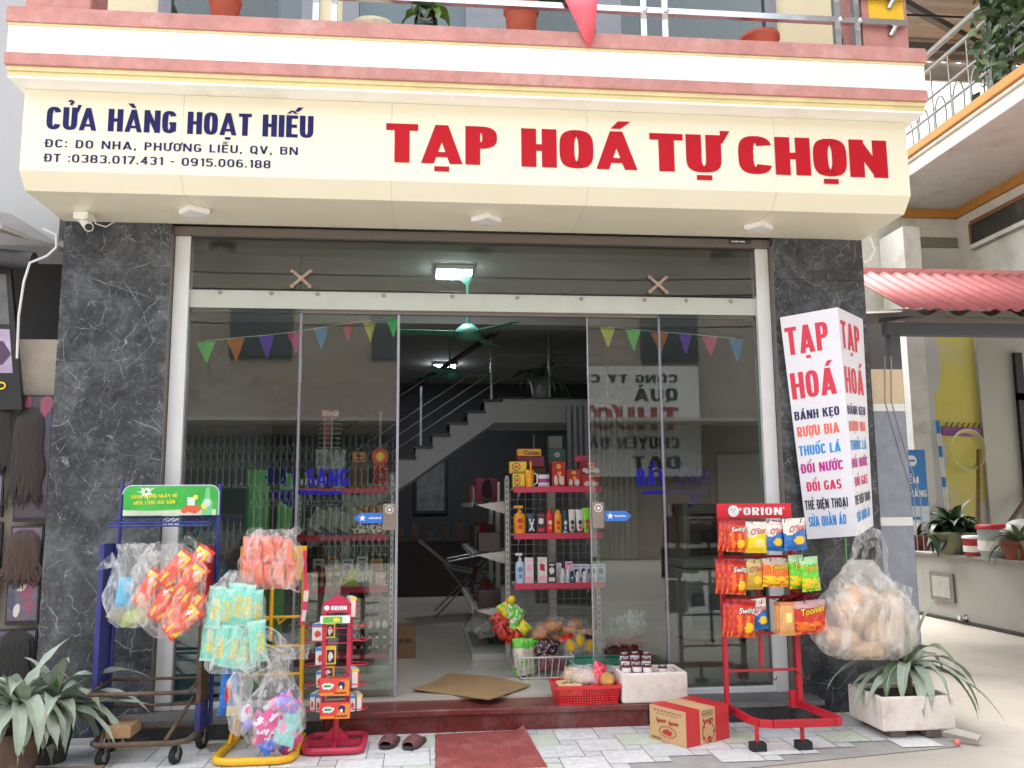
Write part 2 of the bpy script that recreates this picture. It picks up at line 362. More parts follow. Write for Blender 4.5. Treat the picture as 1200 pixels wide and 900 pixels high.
def lettering(name, s, fn, width, height, m, parent, tv=.17, th=.15, gap=.09, eps=.0001, base=.003):
    """fn(u, v, d): u across, v up from the baseline, d out of the sheet"""
    polys, tw = text_polys(s, tv, th, gap); o = None
    for wi in sorted({w_ for w_, q in polys}):          # every word a mesh of its own
        b = MB(); k = 0
        for q in [q for w_, q in polys if w_ == wi]:
            b.add([fn(a/tw*width, c*height, base+eps*(k % 13)) for a, c in q], [tuple(range(len(q)))]); k += 1
        o = b.build(name, m, parent)
    return o
def plane_fn(o, ux, uz=Vector((0,0,1)), n=Vector((0,-1,0))):
    o, ux, uz, n = Vector(o), Vector(ux), Vector(uz), Vector(n)
    return lambda u, v, d: o+ux*u+uz*v+n*d
def script_text(name, s, fn, width, m, parent, height=None, shear=0.0, base=.002, fat=0.0):
    """small mixed-case words, from the built-in outline font"""
    c = bpy.data.curves.new('t', 'FONT'); c.body = s; c.offset = fat; c.shear = shear; c.resolution_u = 3
    o = bpy.data.objects.new('t', c); COL.objects.link(o); bpy.context.view_layer.update()
    me = bpy.data.meshes.new_from_object(o.evaluated_get(bpy.context.evaluated_depsgraph_get()))
    xs = [v.co.x for v in me.vertices]; ys = [v.co.y for v in me.vertices]
    k = width/(max(xs)-min(xs)); ky = k if height is None else height/(max(ys)-min(ys))
    b = MB(); b.add([fn((v.co.x-min(xs))*k, (v.co.y-min(ys))*ky, base) for v in me.vertices], [tuple(p.vertices) for p in me.polygons])
    bpy.data.objects.remove(o); bpy.data.curves.remove(c); bpy.data.meshes.remove(me)
    return b.build(name, m, parent)
# ================================================================== THE SETTING
white_paint = mat('white paint', (.74, .74, .72), .55, var=.05, dirt=(.5, .47, .42), dscale=1.3)
concrete = mat('concrete', (.42, .39, .35), .85, var=.12, scale=1.3, bump=.25, dirt=(.26, .23, .2), dscale=.9)
asphalt = mat('asphalt', (.07, .07, .07), .9, var=.2, scale=3, bump=.3)
grout = mat('grout', (.33, .32, .30), .9, var=.15)
b = MB(); b.box(-120, 120, -120, 120, -.3, -.016)
struct(b.build('ground', concrete))
b = MB(); b.box(-120, 120, -13.0, -4.2, -.1, -.008); struct(b.build('road', mat('worn concrete road', (.36, .34, .31), .85, var=.15, scale=1.2, dirt=(.24, .22, .2), dscale=.6)))
b = MB(); b.add([(-9, -4.2, -.004), (12, -4.2, -.004), (12, 7.5, -.004), (3.32, 7.5, -.004), (3.32, -.12, -.004), (-9, -.12, -.004)], [(0, 1, 2, 3, 4, 5)])
struct(b.build('concrete_apron', mat('apron concrete', (.43, .39, .34), .8, var=.1, scale=1.1, bump=.15, dirt=(.34, .3, .26), dscale=.7)))
# pavement of large and small square tiles (a pinwheel pattern), every tile its own face a little apart from the next
def tmat(n, c, d): return mat(n, c, .5, var=.16, scale=26, dirt=d, dscale=5, bump=.06, bscale=160)
TILES = [tmat('tile white', (.72, .71, .69), (.55, .54, .52)), tmat('tile pale grey', (.67, .67, .66), (.57, .57, .56)), tmat('tile blue grey', (.60, .62, .64), (.53, .54, .55)),
         tmat('tile green speckled', (.57, .63, .50), (.70, .71, .65)), tmat('tile small grey', (.62, .62, .61), (.72, .72, .7)), grout]
b = MB(); rnd = random.Random(5)
A_, B_ = .265, .105; e1 = Vector((A_, B_, 0)); e2 = Vector((-B_, A_, 0))
def on_pave(x, y):
    lim = -1.42 if x < 1.0 else -1.36+.16*(x-1.0)
    return -3.6 < x < 3.22 and lim < y < -.05
b.add([(-3.6, -1.42, 0), (1, -1.42, 0), (3.2, -1.02, 0), (3.2, -.05, 0), (-3.6, -.05, 0)], [(0, 1, 2, 3, 4)], 5)
for i in range(-40, 40):
    for j in range(-40, 40):
        p = e1*i+e2*j
        for sz, off, small in ((A_, Vector((0, 0, 0)), False), (B_, Vector((A_, 0, 0)), True)):
            q = p+off; g = .003
            if all(on_pave(q.x+dx, q.y+dy) for dx in (0, sz) for dy in (0, sz)):
                r_ = rnd.random()
                mi = 4 if small else (3 if (i+2*j) % 5 == 0 else 0 if r_ < .45 else 1 if r_ < .75 else 2)
                dz = .004+rnd.random()*.0012
                b.add([(q.x+g, q.y+g, dz), (q.x+sz-g, q.y+g, dz), (q.x+sz-g, q.y+sz-g, dz), (q.x+g, q.y+sz-g, dz)], [(0, 1, 2, 3)], mi)
struct(b.build('pavement', TILES))

# ------------------------------------------------------------------ the shop building
cream = mat('cream wall paint', (.78, .72, .48), .6, var=.03)
slab_white = mat('slab cream white paint', (.89, .88, .83), .6, var=.03, dirt=(.66, .62, .52), dscale=1.0)
redband = mat('brick red band paint', (.50, .235, .21), .8, var=.16, scale=9, dirt=(.60, .40, .37), dscale=4)
yellowmold = mat('yellow moulding paint', (.74, .64, .36), .7, var=.1)
alu = mat('white aluminium', (.68, .69, .70), .35, var=.04, scale=3)
alu_grey = mat('brushed aluminium', (.55, .54, .58), .35, .7, var=.06)
brown_alu = mat('brown aluminium', (.155, .13, .112), .45, .2, var=.06)
steel = mat('stainless steel', (.62, .62, .63), .22, 1.0, var=.08, scale=12)
granite = mat('black granite', (.028, .029, .031), .35, var=.5, scale=40, dirt=(.12, .115, .11), dscale=4)
granite_top = mat('grey granite tread', (.13, .13, .13), .5, var=.25, scale=20, dirt=(.2, .19, .18), dscale=3)  # ledge top, a lighter grey than its front
red_granite = mat('red granite', (.15, .024, .022), .3, var=.4, scale=30, dirt=(.24, .14, .125), dscale=2.6)
floor_m = mat('polished white floor tile', (.58, .53, .45), .16, var=.05, scale=1.5)
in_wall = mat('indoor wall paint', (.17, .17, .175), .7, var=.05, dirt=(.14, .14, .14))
in_dark = mat('dim back wall', (.05, .05, .053), .8, var=.15)  # near-black colour puts the gloom of the deep shop into the wall
in_ceil = mat('indoor ceiling', (.30, .30, .29), .8, var=.04)

shop = thing('shop_building', 'grocery shop house with grey marble piers, glass front and balcony above', 'building', (.4, 0, 0))
XL, XR = -2.467, 3.285
for x0, x1 in ((XL, -1.752), (2.582, XR)):
    b = MB(); z = 0
    for z1 in (.73, 1.588, 2.442, 3.10, 3.418):
        b.box(x0, x1, -.12, .3, z+(.0015 if z else 0), z1-.0015); z = z1
    b.box(x0+.004, x1-.004, -.116, .29, 0, 3.41)
    b.build('marble_pier', M_MARBLE, shop, .002)
b = MB(); b.box(-1.752, 2.582, -.075, .2, 3.352, 3.414); b.box(-1.752, 2.582, -.08, -.075, 3.352, 3.362)
sb = b.build('shutter_box', brown_alu, shop)
p0 = at(854, 283, -.08); p1 = at(880, 284, -.08)
b = MB(); b.box(p0.x, p1.x, -.0815, -.0795, p0.z-.018, p0.z+.018, 0)
for k in range(7): b.box(p0.x+.02+k*.016, p0.x+.028+k*.016+(k % 3)*.003, -.083, -.0816, p0.z-.006, p0.z+.006, 1)
b.build('maker_plate', [granite, white_paint], sb)
# ground floor threshold: black ledges, the red step between them
for x0, x1 in ((-1.9, -.622), (1.492, 2.70)):
    b = MB(); b.box(x0, x1, -.30, -.02, .01, .105, 0); b.box(x0, x1, -.335, -.02, .105, .137, 1)
    b.build('ledge', [granite, granite_top], shop, .003)
b = MB(); b.box(-.62, 1.49, -.305, -.03, .0, .112); b.box(-.62, 1.49, -.335, -.03, .112, .150)
b.build('step', red_granite, shop, .006)
b = MB(); b.box(XL, XR, -.028, 8.4, .0, .165); b.build('shop_floor', floor_m, shop)
# inner shell
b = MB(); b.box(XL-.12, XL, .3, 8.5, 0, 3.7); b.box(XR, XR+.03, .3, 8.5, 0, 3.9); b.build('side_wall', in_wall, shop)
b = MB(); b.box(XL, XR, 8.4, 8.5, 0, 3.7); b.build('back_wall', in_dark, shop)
b = MB(); b.box(XL, XR, .06, 8.4, 3.5, 3.7); b.box(XL, XR, 2.35, 2.6, 3.25, 3.499); b.build('ceiling', in_ceil, shop)
# glass front
b = MB(); b.box(-1.745, -1.64, -.05, .05, .137, 3.352); b.build('door_jamb', alu, shop, .004)
b = MB(); b.box(2.475, 2.575, -.05, .05, .137, 3.352); b.build('door_jamb', alu, shop, .004)
for x0, x1 in ((-1.757, -1.748), (2.577, 2.585)): b = MB(); b.box(x0, x1, -.118, .05, .137, 3.352); b.build('frame_trim', brown_alu, shop)
for x0, x1 in ((-1.64, -.875), (1.736, 2.475)):
    b = MB(); b.box(x0, x1, -.035, .035, .137, .178); b.build('bottom_rail', alu, shop, .003)
b = MB(); b.box(-1.64, 2.475, -.012, .05, 2.848, 2.978)
rail = b.build('door_track', mat('pale track aluminium', (.46, .49, .45), .18, var=.05), shop, .003)
b = MB(); b.box(-1.64, 2.475, .01, .05, 2.822, 2.848); b.build('track_lip', brown_alu, shop)
for px in (258, 318, 372, 450, 530, 606, 681, 755, 804, 856):
    p = at(px, 343+(px-258)*.0175, -.013); b = MB(); b.lathe([(.013, 0), (.013, .006), (.009, .010)], (p.x, -.021, p.z), 12, M=Matrix.Rotation(R(90), 3, 'X')); b.build('bolt', mat('worn bolt', (.35, .24, .2), .5, .3), rail)
for x0, x1 in ((-1.64, -.877), (-.873, 1.734), (1.738, 2.475)):
    b = MB(); b.box(x0, x1, -.034, -.024, 2.985, 3.352); b.build('transom_pane', GLASS, shop)
for x0, x1 in ((-1.64, -.878), (1.738, 2.475)):
    b = MB(); b.box(x0, x1, -.006, .006, .178, 2.848); b.build('fixed_pane', GLASS, shop)
def spider(px, py):
    p = at(px, py, -.05); b = MB()
    for s1 in (-1, 1):
        for s2 in (-1, 1):
            q = Vector((p.x+s1*.062, -.05, p.z+s2*.055)); b.bar(p, q, .02, .016, up=(0, 1, 0))
            b.lathe([(.017, 0), (.017, .012), (.01, .017)], q+Vector((0, .005, 0)), 12, M=Matrix.Rotation(R(90), 3, 'X'))
    b.lathe([(.02, 0), (.02, .014)], p, 12, M=Matrix.Rotation(R(90), 3, 'X'))
    b.build('spider_fitting', mat('bronze fitting', (.38, .27, .21), .35, .6), shop)
spider(353, 326.5); spider(771, 333.5)
edge_m = mat('glass edge strip', (.32, .31, .37), .3, .2, var=.05)
blue_ink = mat('blue window lettering', (.012, .012, .24), .6, var=.15, scale=30, spec=.1)
sky_blue = mat('sticker blue', (.03, .17, .62), .4, var=.04)
lock_m = mat('brushed lock plate', (.27, .225, .20), .35, .75, var=.05)
white_ink = mat('white print', (.82, .82, .82), .5, var=.02)
def star(b, fn, r, mi, d):
    vs = [fn(r*(1 if k % 2 == 0 else .42)*math.sin(math.pi*k/5), r*(1 if k % 2 == 0 else .42)*math.cos(math.pi*k/5), d) for k in range(10)]
    b.add(vs+[fn(0, 0, d)], [(k, 10, (k+1) % 10) for k in range(10)], mi)
def glass_door(x0, x1, yy, side):
    b = MB(); b.box(x0, x1, yy-.006, yy+.006, .175, 2.846)
    dr = b.build('glass_door', GLASS, shop, loc=((x0+x1)/2, yy, .17))
    b = MB()
    for x in ((x0, x1) if side < 0 else (x1,)):
        w_ = .018 if True else 0
        b.box(x-w_/2, x+w_/2, yy-.012, yy+.012, .172, 2.847)
    if side > 0: b.box(x0-.004, x0+.004, yy-.0065, yy+.0065, .174, 2.846)
    b.build('edge_strip', edge_m, dr)
    # lock plate with ring, and the arrow sticker beside it
    cx = at(456.5, 606, yy) if side < 0 else at(700.5, 604, yy)
    b = MB(); b.box(cx.x-.045, cx.x+.045, yy-.022, yy+.022, cx.z-.094, cx.z+.094)
    lp = b.build('lock_plate', lock_m, dr, .008)
    b = MB(); rc = Vector((cx.x, yy-.024, cx.z+.052)); n = 20
    b.tube([rc+Vector((.026*math.cos(2*math.pi*k/n), 0, .026*math.sin(2*math.pi*k/n))) for k in range(n)], .004, 6, 0, closed=True)
    b.lathe([(.012, 0), (.012, .006)], rc+Vector((0, .004, 0)), 12, M=Matrix.Rotation(R(90), 3, 'X')); b.build('lock_ring', mat('pale ring', (.75, .72, .68), .3, .3), lp)
    s = side; xs = cx.x+s*.047; L = .20
    fn = lambda u, v, q: Vector((xs+s*u, yy-.0065-q, cx.z+v+.005*0))
    b = MB(); v0 = -.005
    pts = [(0, -.036), (L-.045, -.036), (L, 0), (L-.045, .036), (0, .036)]
    vs = [fn(u, v+v0, .001) for u, v in pts]; b.add(vs, [tuple(range(5))], 0)
    vs = [fn(u, v+v0, -.013) for u, v in pts]; b.add(vs, [tuple(range(5))], 0)
    star(b, lambda u, v, q: fn((L-.06 if s < 0 else .042)+u, v+v0, q), .026, 1, .0022)
    st = b.build('arrow_sticker', [sky_blue, white_ink], dr)
    # the maker's word on the sticker, a few pixels tall
    o = fn(.012, 0, 0) if s > 0 else fn(L-.085, 0, 0)
    b = MB()
    for k in range(9):
        u = (.075 if s > 0 else .012)+k*.0095; hh = .008 if k in (0, 3, 6) else .005
        b.add([fn(u, v0-.006, .0022), fn(u+.0068, v0-.006, .0022), fn(u+.0068, v0-.006+hh*1.7, .0022), fn(u, v0-.006+hh*1.7, .0022)], [(0, 1, 2, 3)])
    b.build('sticker_print', white_ink, st)
    return dr
dl = glass_door(-.873, -.182, .030, -1)
dr = glass_door(1.196, 1.738, .030, 1)
def window_words(door, pxl, pxr, ytop, ybase, Y, flip):
    a = at(pxl, ybase, Y); c = at(pxr, ybase, Y); t = at(pxl, ytop, Y)
    fn = plane_fn((a.x, Y, a.z), (1, 0, (c.z-a.z)/(c.x-a.x)))
    W = c.x-a.x; H = t.z-a.z
    lettering('push_lettering', 'ĐẨY SANG', fn, W, H, blue_ink, door, tv=.2, th=.17, base=.001)
    b = MB(); sg = -1 if flip else 1; mid = W/2
    pts = [(-.38, -.055), (.16, -.055), (.16, -.155), (.42, -.05), (.3, -.02), (-.38, -.035)]
    b.add([fn(mid+sg*u*W*1.15, v*1.0, .001) for u, v in pts], [tuple(range(6))])
    b.build('arrow_mark', blue_ink, door)
# words sit on the panes (left: across the fixed pane and the door)
window_words(dl, 313, 408, 549, 570, .022, True)
window_words(dr, 747, 833, 549, 570, .022, False)
# stairs at the back of the shop
stair_w = mat('stair white paint', (.42, .42, .43), .6, var=.04)
tread_m = mat('black stair tread', (.012, .012, .013), .25, var=.2)
b = MB(); fnS = lambda x, z, y: Vector((x, y, z))
steps = [(-1.10, 1.33), (-.90, 1.46), (-.70, 1.59), (-.49, 1.72), (-.29, 1.855), (-.088, 1.993), (.108, 2.12), (.306, 2.255), (.516, 2.395), (.717, 2.53), (.919, 2.664)]
poly = [(-1.3, .98), (-.126, 1.75), (.83, 2.42), (2.33, 2.42), (2.33, 2.70), (.919, 2.70)]
for (xa, za), (xb, zb) in reversed(list(zip(steps[:-1], steps[1:]))): poly += [(xb, zb), (xa, zb)]
poly += [(steps[0][0], steps[0][1]), (-1.3, steps[0][1])]
b.prism(poly, fnS, 4.0, 4.15); b.prism([(p[0], p[1]) for p in poly], fnS, 5.0, 5.1)
b.prism([(-1.3, .98), (-.126, 1.75), (.83, 2.42), (2.33, 2.42), (2.33, 2.46), (.80, 2.46), (-.15, 1.80), (-1.3, 1.02)], fnS, 4.15, 5.0)
st = b.build('staircase', stair_w, shop)
b = MB()
for (xa, za), (xb, zb) in zip(steps[:-1], steps[1:]): b.box(xa-.03, xb+.01, 3.97, 5.1, zb, zb+.028)
b.box(.88, 2.34, 3.97, 5.1, 2.70, 2.72); b.build('stair_treads', tread_m, st)
b = MB(); dk = mat('dark handrail wood', (.02, .014, .011), .35)
for dz, rr, mi in ((.85, .03, 1), (.55, .008, 0), (.40, .008, 0), (.25, .008, 0)):
    b.tube([(-1.1, 4.07, 1.33+dz), (.919, 4.07, 2.70+dz), (2.3, 4.07, 2.70+dz)], rr, 8, mi)
for x, z in ((-.5, 1.75), (-.03, 1.99), (.80, 2.69), (1.5, 2.7), (2.2, 2.7)): b.bar((x, 4.07, z), (x, 4.07, z+.86), .025, .025, 0)
b.build('stair_railing', [mat('dim steel', (.25, .25, .26), .35, 1.0), dk], st)
b = MB(); b.box(1.5, XR, 5.6, 5.7, .165, 2.4); b.build('partition', in_wall, shop)

# balcony
b = MB(); b.box(-2.52, 3.35, -.94, .3, 4.045, 4.06, 0); b.box(-2.535, 3.365, -.92, .3, 4.06, 4.10, 1)
b.box(-2.535, 3.365, -.935, .3, 4.10, 4.128, 1)
b.box(-2.545, 3.375, -.955, .3, 4.128, 4.205, 2); b.box(-2.538, 3.367, -.945, .3, 4.205, 4.385, 0)
b.box(-2.541, 3.37, -.95, .3, 4.385, 4.402, 1); b.box(-2.548, 3.378, -.962, .3, 4.402, 4.502, 2)
b.build('balcony_slab', [slab_white, yellowmold, redband], shop, .004)
for x0, x1 in ((-2.47, -2.08), (2.97, 3.30)):
    b = MB(); b.box(x0, x1, -.9, -.62, 4.502, 5.6); b.build('balcony_pier', redband, shop, .01)
b = MB(); b.box(3.02, 3.27, -.905, -.9, 4.70, 5.3); b.build('yellow_poster', mat('yellow poster paper', (.85, .52, .03), .5, var=.05), shop)
b = MB()
for z in (4.69, 4.885): b.bar((-2.1, -.93, z), (3.27, -.93, z), .04, .04, 0)
for x in (-.70, -.585, 1.44, 1.585, 2.79, 2.93):
    b.box(x-.02, x+.02, -.91, -.87, 4.502, 5.35)
    for z in (4.69, 4.885): b.ell((x, -.955, z), .018, .012, .018, 8)
for z in (4.61, 4.81): b.tube([(3.2, -.93, z+.08), (3.16, -.93+.02, z)], .02, 8)
b.build('balcony_railing', steel, shop)
# wall and windows of the upper floor
b = MB()
zb, zt = 4.502, 6.8
for x0, x1 in ((XL, -1.95), (-1.0+.2, -.62), (2.75, XR)): b.box(x0, x1, 0, .2, zb, zt)
b.box(XL, XR, .21, .3, zb, zt); b.build('upper_wall', cream, shop)
b = MB(); gframe = mat('grey window frame', (.25, .26, .28), .45, .3)
for x0, x1 in ((-1.95, -1.86), (-.92, -.80), (-.62, -.5), (.30, .62), (1.30, 1.50), (2.66, 2.75)): b.box(x0, x1, -.03, .1, zb, zt)
b.box(-1.95, 2.75, -.02, .05, zb, zb+.03); b.build('window_frame', gframe, shop)
teal = mat('teal curtain', (.003, .018, .019), .8, var=.5, scale=14)
b = MB()
for x0, x1 in ((-1.86, -1.12), (.70, 1.30), (1.50, 2.66)):
    n = 40; vs = []
    for k in range(n+1):
        x = x0+(x1-x0)*k/n; y = .12+.025*math.sin(k*1.9)
        vs += [(x, y, zb+.03), (x, y, zt)]
    b.add(vs, [(2*k, 2*k+2, 2*k+3, 2*k+1) for k in range(n)], 0, True)
b.build('curtain', teal, shop)
b = MB(); b.box(-1.86, 2.66, .185, .205, zb, zt); b.build('sky_reflection_sheet', mat('pale blue blind', (.30, .42, .62), .7, var=.05), shop)  # pale blue sheet painted as the sky mirrored in the windows
b = MB()
for x0, x1 in ((-1.86, -.92), (-.5, .30), (.62, 1.30), (1.50, 2.66)): b.box(x0, x1, 0.0, .008, zb+.03, zt)
b.build('window_pane', GLASS, shop)
b = MB(); b.box(XL, XR, -.6, .3, 6.8, 7.0); b.build('roof', slab_white, shop)

# sign board under the balcony: a profile swept along the shop front
sign = thing('shop_signboard', 'long cream sign box across the shop front with blue and red lettering', 'sign', (.4, -.8, 3.418))
acm = mat('cream sign panel', (.80, .755, .60), .32, var=.02, scale=2, dirt=(.77, .72, .57), dscale=.8)
prof = [(-.118, 3.418), (-.705, 3.418), (-.80, 3.516), (-.80, 4.043), (-.118, 4.043)]
b = MB(); xs = [-2.48]+[at(px, 180, -.8).x for px in (213, 459, 689, 908)]+[3.29]
for x0, x1 in zip(xs[:-1], xs[1:]):
    g0 = .0 if x0 == xs[0] else .0025; g1 = 0 if x1 == xs[-1] else .0025
    b.prism([(y, z) for y, z in prof], lambda y, z, x: Vector((x, y, z)), x1-g1, x0+g0)
b.build('sign_panel', acm, sign, .002)
b = MB(); ins = [(-.118, 3.421), (-.703, 3.421), (-.797, 3.518), (-.797, 4.04), (-.118, 4.04)]
b.prism(ins, lambda y, z, x: Vector((x, y, z)), 3.28, -2.47); b.build('sign_core', mat('pale joint sealant', (.72, .69, .58), .6, var=.03), sign)
red_v = mat('red sign letter', (.46, .006, .016), .5, var=.03, spec=.2); navy = mat('navy sign letter', (.014, .012, .10), .5, var=.05, spec=.2)
def sign_line(name, s, pl, pr, top, hm, m, **k):
    """pl, pr: left and right end of the base line in the photograph"""
    a = at(*pl, -.8); c = at(*pr, -.8); t = at(*top, -.8)
    z = (a.z+c.z)/2
    lettering(name, s, plane_fn((a.x, -.8, z), (1, 0, 0)), c.x-a.x, hm or t.z-a.z, m, sign, **k)
sign_line('shop_name_lettering', 'CỬA HÀNG HOẠT HIẾU', (54, 150.5), (367, 163), (54, 124), None, navy, tv=.20, th=.15, gap=.065)
sign_line('address_lettering', 'ĐC: DO NHA, PHƯƠNG LIỄU, QV, BN', (53, 171.5), (349, 183), (53, 162), None, navy, tv=.135, th=.145, gap=.14)
sign_line('phone_lettering', 'ĐT :0383.017.431 - 0915.006.188', (52, 188.5), (317, 198.5), (52, 179), None, navy, tv=.135, th=.145, gap=.12)
for wd, pl, pr, tp in (('TẠP', (452, 190.5), (582.5, 193.5), (452, 145)), ('HOÁ', (611, 195.5), (747, 199.5), (611, 150.5)), ('TỰ', (762, 200.5), (846, 203), (762, 156)), ('CHỌN', (866, 204.5), (1041, 208), (866, 160))):
    sign_line('goods_lettering', wd, pl, pr, tp, None, red_v, tv=.215, th=.175, gap=.04)

# ------------------------------------------------------------------ right: neighbour's house, canopy, tiled post, counter
plast = mat('weathered white plaster', (.66, .65, .61), .8, var=.06, dirt=(.36, .34, .27), dscale=1.6, bump=.15)
gold = mat('ochre moulding paint', (.50, .23, .045), .6, var=.12, dirt=(.34, .17, .05))
nb = thing('neighbour_house', 'weathered white house on the right with ochre balcony moulding and dark slit window', 'building', (6.5, 4, 0))
XE = 5.4; ZS = 5.074
b = MB(); b.box(XE, 12, -6, 3.77, ZS, ZS+.14, 0); b.box(XE-.03, 12, -6, 3.77, ZS+.14, ZS+.18, 0); b.box(XE-.06, 12, -6, 3.77, ZS+.18, ZS+.28, 1)
b.build('balcony_slab', [plast, gold], nb, .012)
b = MB(); b.box(6.64, 12, -6, 3.75, 3.7, ZS-.001); b.box(3.4, 6.64, 3.75, 3.95, 3.7, ZS-.001); b.build('wall', plast, nb)
b = MB(); b.box(6.59, 6.64, -6, 3.75, ZS-.11, ZS-.003); b.box(5.5, 6.64, 3.70, 3.75, ZS-.11, ZS-.003); b.build('ochre_moulding', gold, nb)
a = atx(1140, 262, 6.62); c = atx(1200, 226, 6.62); d = atx(1140, 291, 6.62)
b = MB(); b.box(6.60, 6.638, -1, a.y, d.z+.03, a.z-.02, 0); b.box(6.585, 6.60, -1, a.y+.02, a.z-.02, a.z+.03, 1); b.box(6.585, 6.60, a.y, a.y+.04, d.z, a.z, 1); b.box(6.57, 6.60, -1, a.y+.04, d.z-.02, d.z+.03, 2)
b.build('slit_window', [granite, mat('brown sill', (.2, .09, .04), .6), plast], nb)
b = MB(); a = at(1075, 278, 3.75); c = at(1122, 291, 3.75); b.box(a.x, c.x, 3.735, 3.749, c.z, a.z); b.build('vent_recess', mat('grey recess plate', (.22, .21, .19), .9), nb)  # flat plate, darker grey than the wall around it
b = MB(); a = at(1052, 268, 3.3); c = at(1077, 330, 3.3); b.box(a.x, c.x, 3.2, 3.74, 3.62, a.z); b.build('pilaster', plast, nb, .01)
# balcony railing with iron scrolls
b = MB()
for z, r_ in ((1.00, .035), (.82, .022), (.50, .018), (.30, .018)): b.tube([(XE+.12, -3, ZS+.28+z), (XE+.12, 3.7, ZS+.28+z)], r_, 8)
for y in [3.6-.32*k for k in range(14)]:
    b.tube([(XE+.12, y, ZS+.28), (XE+.12, y, ZS+1.1)], .011, 6)
    pts = [(XE+.12, y-.12+.10*math.cos(t), ZS+.50+.22*math.sin(t)) for t in [2*math.pi*k/16 for k in range(16)]]
    b.tube(pts, .012, 6, closed=True)
b.build('balcony_railing', mat('grey iron', (.32, .33, .33), .5, .5), nb)
# upper roof on a green post
gpost = mat('green post paint', (.16, .25, .20), .5)
b = MB(); b.tube([(XE+1.0, 2.5, ZS+.28), (XE+1.0, 2.5, 6.8)], .09, 12); b.build('roof_post', gpost, nb)
def corrug(b, x0, x1, y0, y1, z0, z1, pitch, amp, mi=0, axis='x', th=.004):
    """corrugated sheet, ridges run along y, sloping from z0 (y0) to z1 (y1)"""
    n = int((x1-x0)/pitch*8); vs = []
    for k in range(n+1):
        x = x0+(x1-x0)*k/n; h = amp*math.sin(2*math.pi*(x-x0)/pitch)
        vs += [(x, y0, z0+h), (x, y1, z1+h)]
    b.add(vs, [(2*k, 2*k+2, 2*k+3, 2*k+1) for k in range(n)], mi, True)
n = int(11.6/.22*8); vs = []
for k in range(n+1):
    y = 3.6-11.6*k/n; h = .022*math.sin(2*math.pi*(3.6-y)/.22); vs += [(4.4, y, 7.02+.06*(3.6-y)+h+.05), (14, y, 7.02+.06*(3.6-y)+h+.05)]
b = MB(); b.add(vs, [(2*k, 2*k+2, 2*k+3, 2*k+1) for k in range(n)], 0, True)
b.build('tin_roof', mat('brown tin roof', (.30, .285, .275), .6, .0, var=.1), nb)
b = MB()
for y in (3.3, 1.2, -1.0, -3): b.bar((4.5, y, 6.97+.06*(3.6-y)), (13, y, 6.97+.06*(3.6-y)), .07, .10)
b.bar((6.35, 2.5, 6.95), (6.2, -4, 7.35), .11, .13); b.bar((6.4, 2.6, 6.6), (4.6, 2.0, 7.0), .07); b.bar((6.4, 2.5, 6.6), (6.9, .4, 7.1), .07); b.bar((6.4, 2.5, 6.6), (5.5, .5, 7.1), .07)
b.build('roof_truss', mat('grey steel truss', (.13, .135, .14), .5, .5), nb)
b = MB(); corrug(b, 4.4, 13, 3.60, 3.62, 6.74, 7.0, .20, .02); b.build('tin_gable', mat('pale tin', (.48, .47, .44), .6, .2), nb)
b = MB(); b.bar((4.4, 3.56, 7.02), (13, 3.56, 7.02), .06, .09); b.bar((4.4, 3.56, 6.72), (13, 3.56, 6.72), .04, .05); b.build('gable_rail', mat('pale rail', (.4, .4, .39), .5, .4), nb)
# lower walls under the canopy
ymat = mat('yellow wall paint', (.60, .54, .13), .8, var=.05, scale=2, dirt=(.58, .54, .42), dscale=1.1)
a = at(1062, 393, 5.2); c = at(1088, 610, 5.2); d = at(1140, 393, 5.2); e = at(1158, 610, 5.2)
b = MB(); b.box(a.x, 6.98, 5.2, 5.4, 0, 3.9); b.build('wall_end', plast, nb)
b = MB(); b.box(6.98, 7.72, 5.22, 5.4, 0, 3.9); b.build('yellow_wall', ymat, nb)
b = MB(); b.box(7.72, 10, 5.17, 5.4, 0, 3.9); b.box(7.715, 7.76, 5.15, 5.4, 0, 3.9)
b.build('grey_door', mat('greyish door paint', (.40, .40, .35), .5, var=.03), nb)
b = MB(); a = at(1189, 413, 5.1); b.box(a.x, a.x+.11, 5.1, 5.16, .9, a.z); b.box(a.x, 9.8, 5.1, 5.16, 2.85, 2.95); b.build('door_brace', mat('black steel', (.03, .03, .032), .5, .4), nb)
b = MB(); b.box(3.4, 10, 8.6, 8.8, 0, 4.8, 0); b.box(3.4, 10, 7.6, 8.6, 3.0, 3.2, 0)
b.build('recess_shade_sheet', mat('shaded recess brown', (.06, .055, .05), .9), nb)  # dark sheet added to hide the sky, coloured for the shaded recess
b = MB(); pk = mat('brown baluster paint', (.24, .10, .055), .7)
zl, zh = at(1061, 480, 7.2).z, at(1061, 442, 7.2).z
for k in range(12):
    x = 6.6+k*.11; h_ = zh-zl; b.lathe([(.035, zl), (.02, zl+h_*.25), (.05, zl+h_*.5), (.02, zl+h_*.8), (.035, zh)], (x, 7.2, 0), 8)
b.box(6.4, 7.9, 7.12, 7.28, zl-.08, zl); b.box(6.4, 7.9, 7.12, 7.28, zh, zh+.09); b.box(6.4, 7.9, 7.14, 7.26, 0, zl-.08); b.build('baluster_rail', pk, nb)
b = MB(); b.box(6.30, 6.62, 6.0, 6.2, 0, 3.9); b.build('brown_pillar', mat('red brown pillar', (.07, .03, .022), .7, var=.2), nb)
b = MB(); f = lambda u, v, d: Vector((u, 5.218-d, v)); pp = mat('bare plaster patch', (.50, .51, .52), .85, var=.1, scale=4)
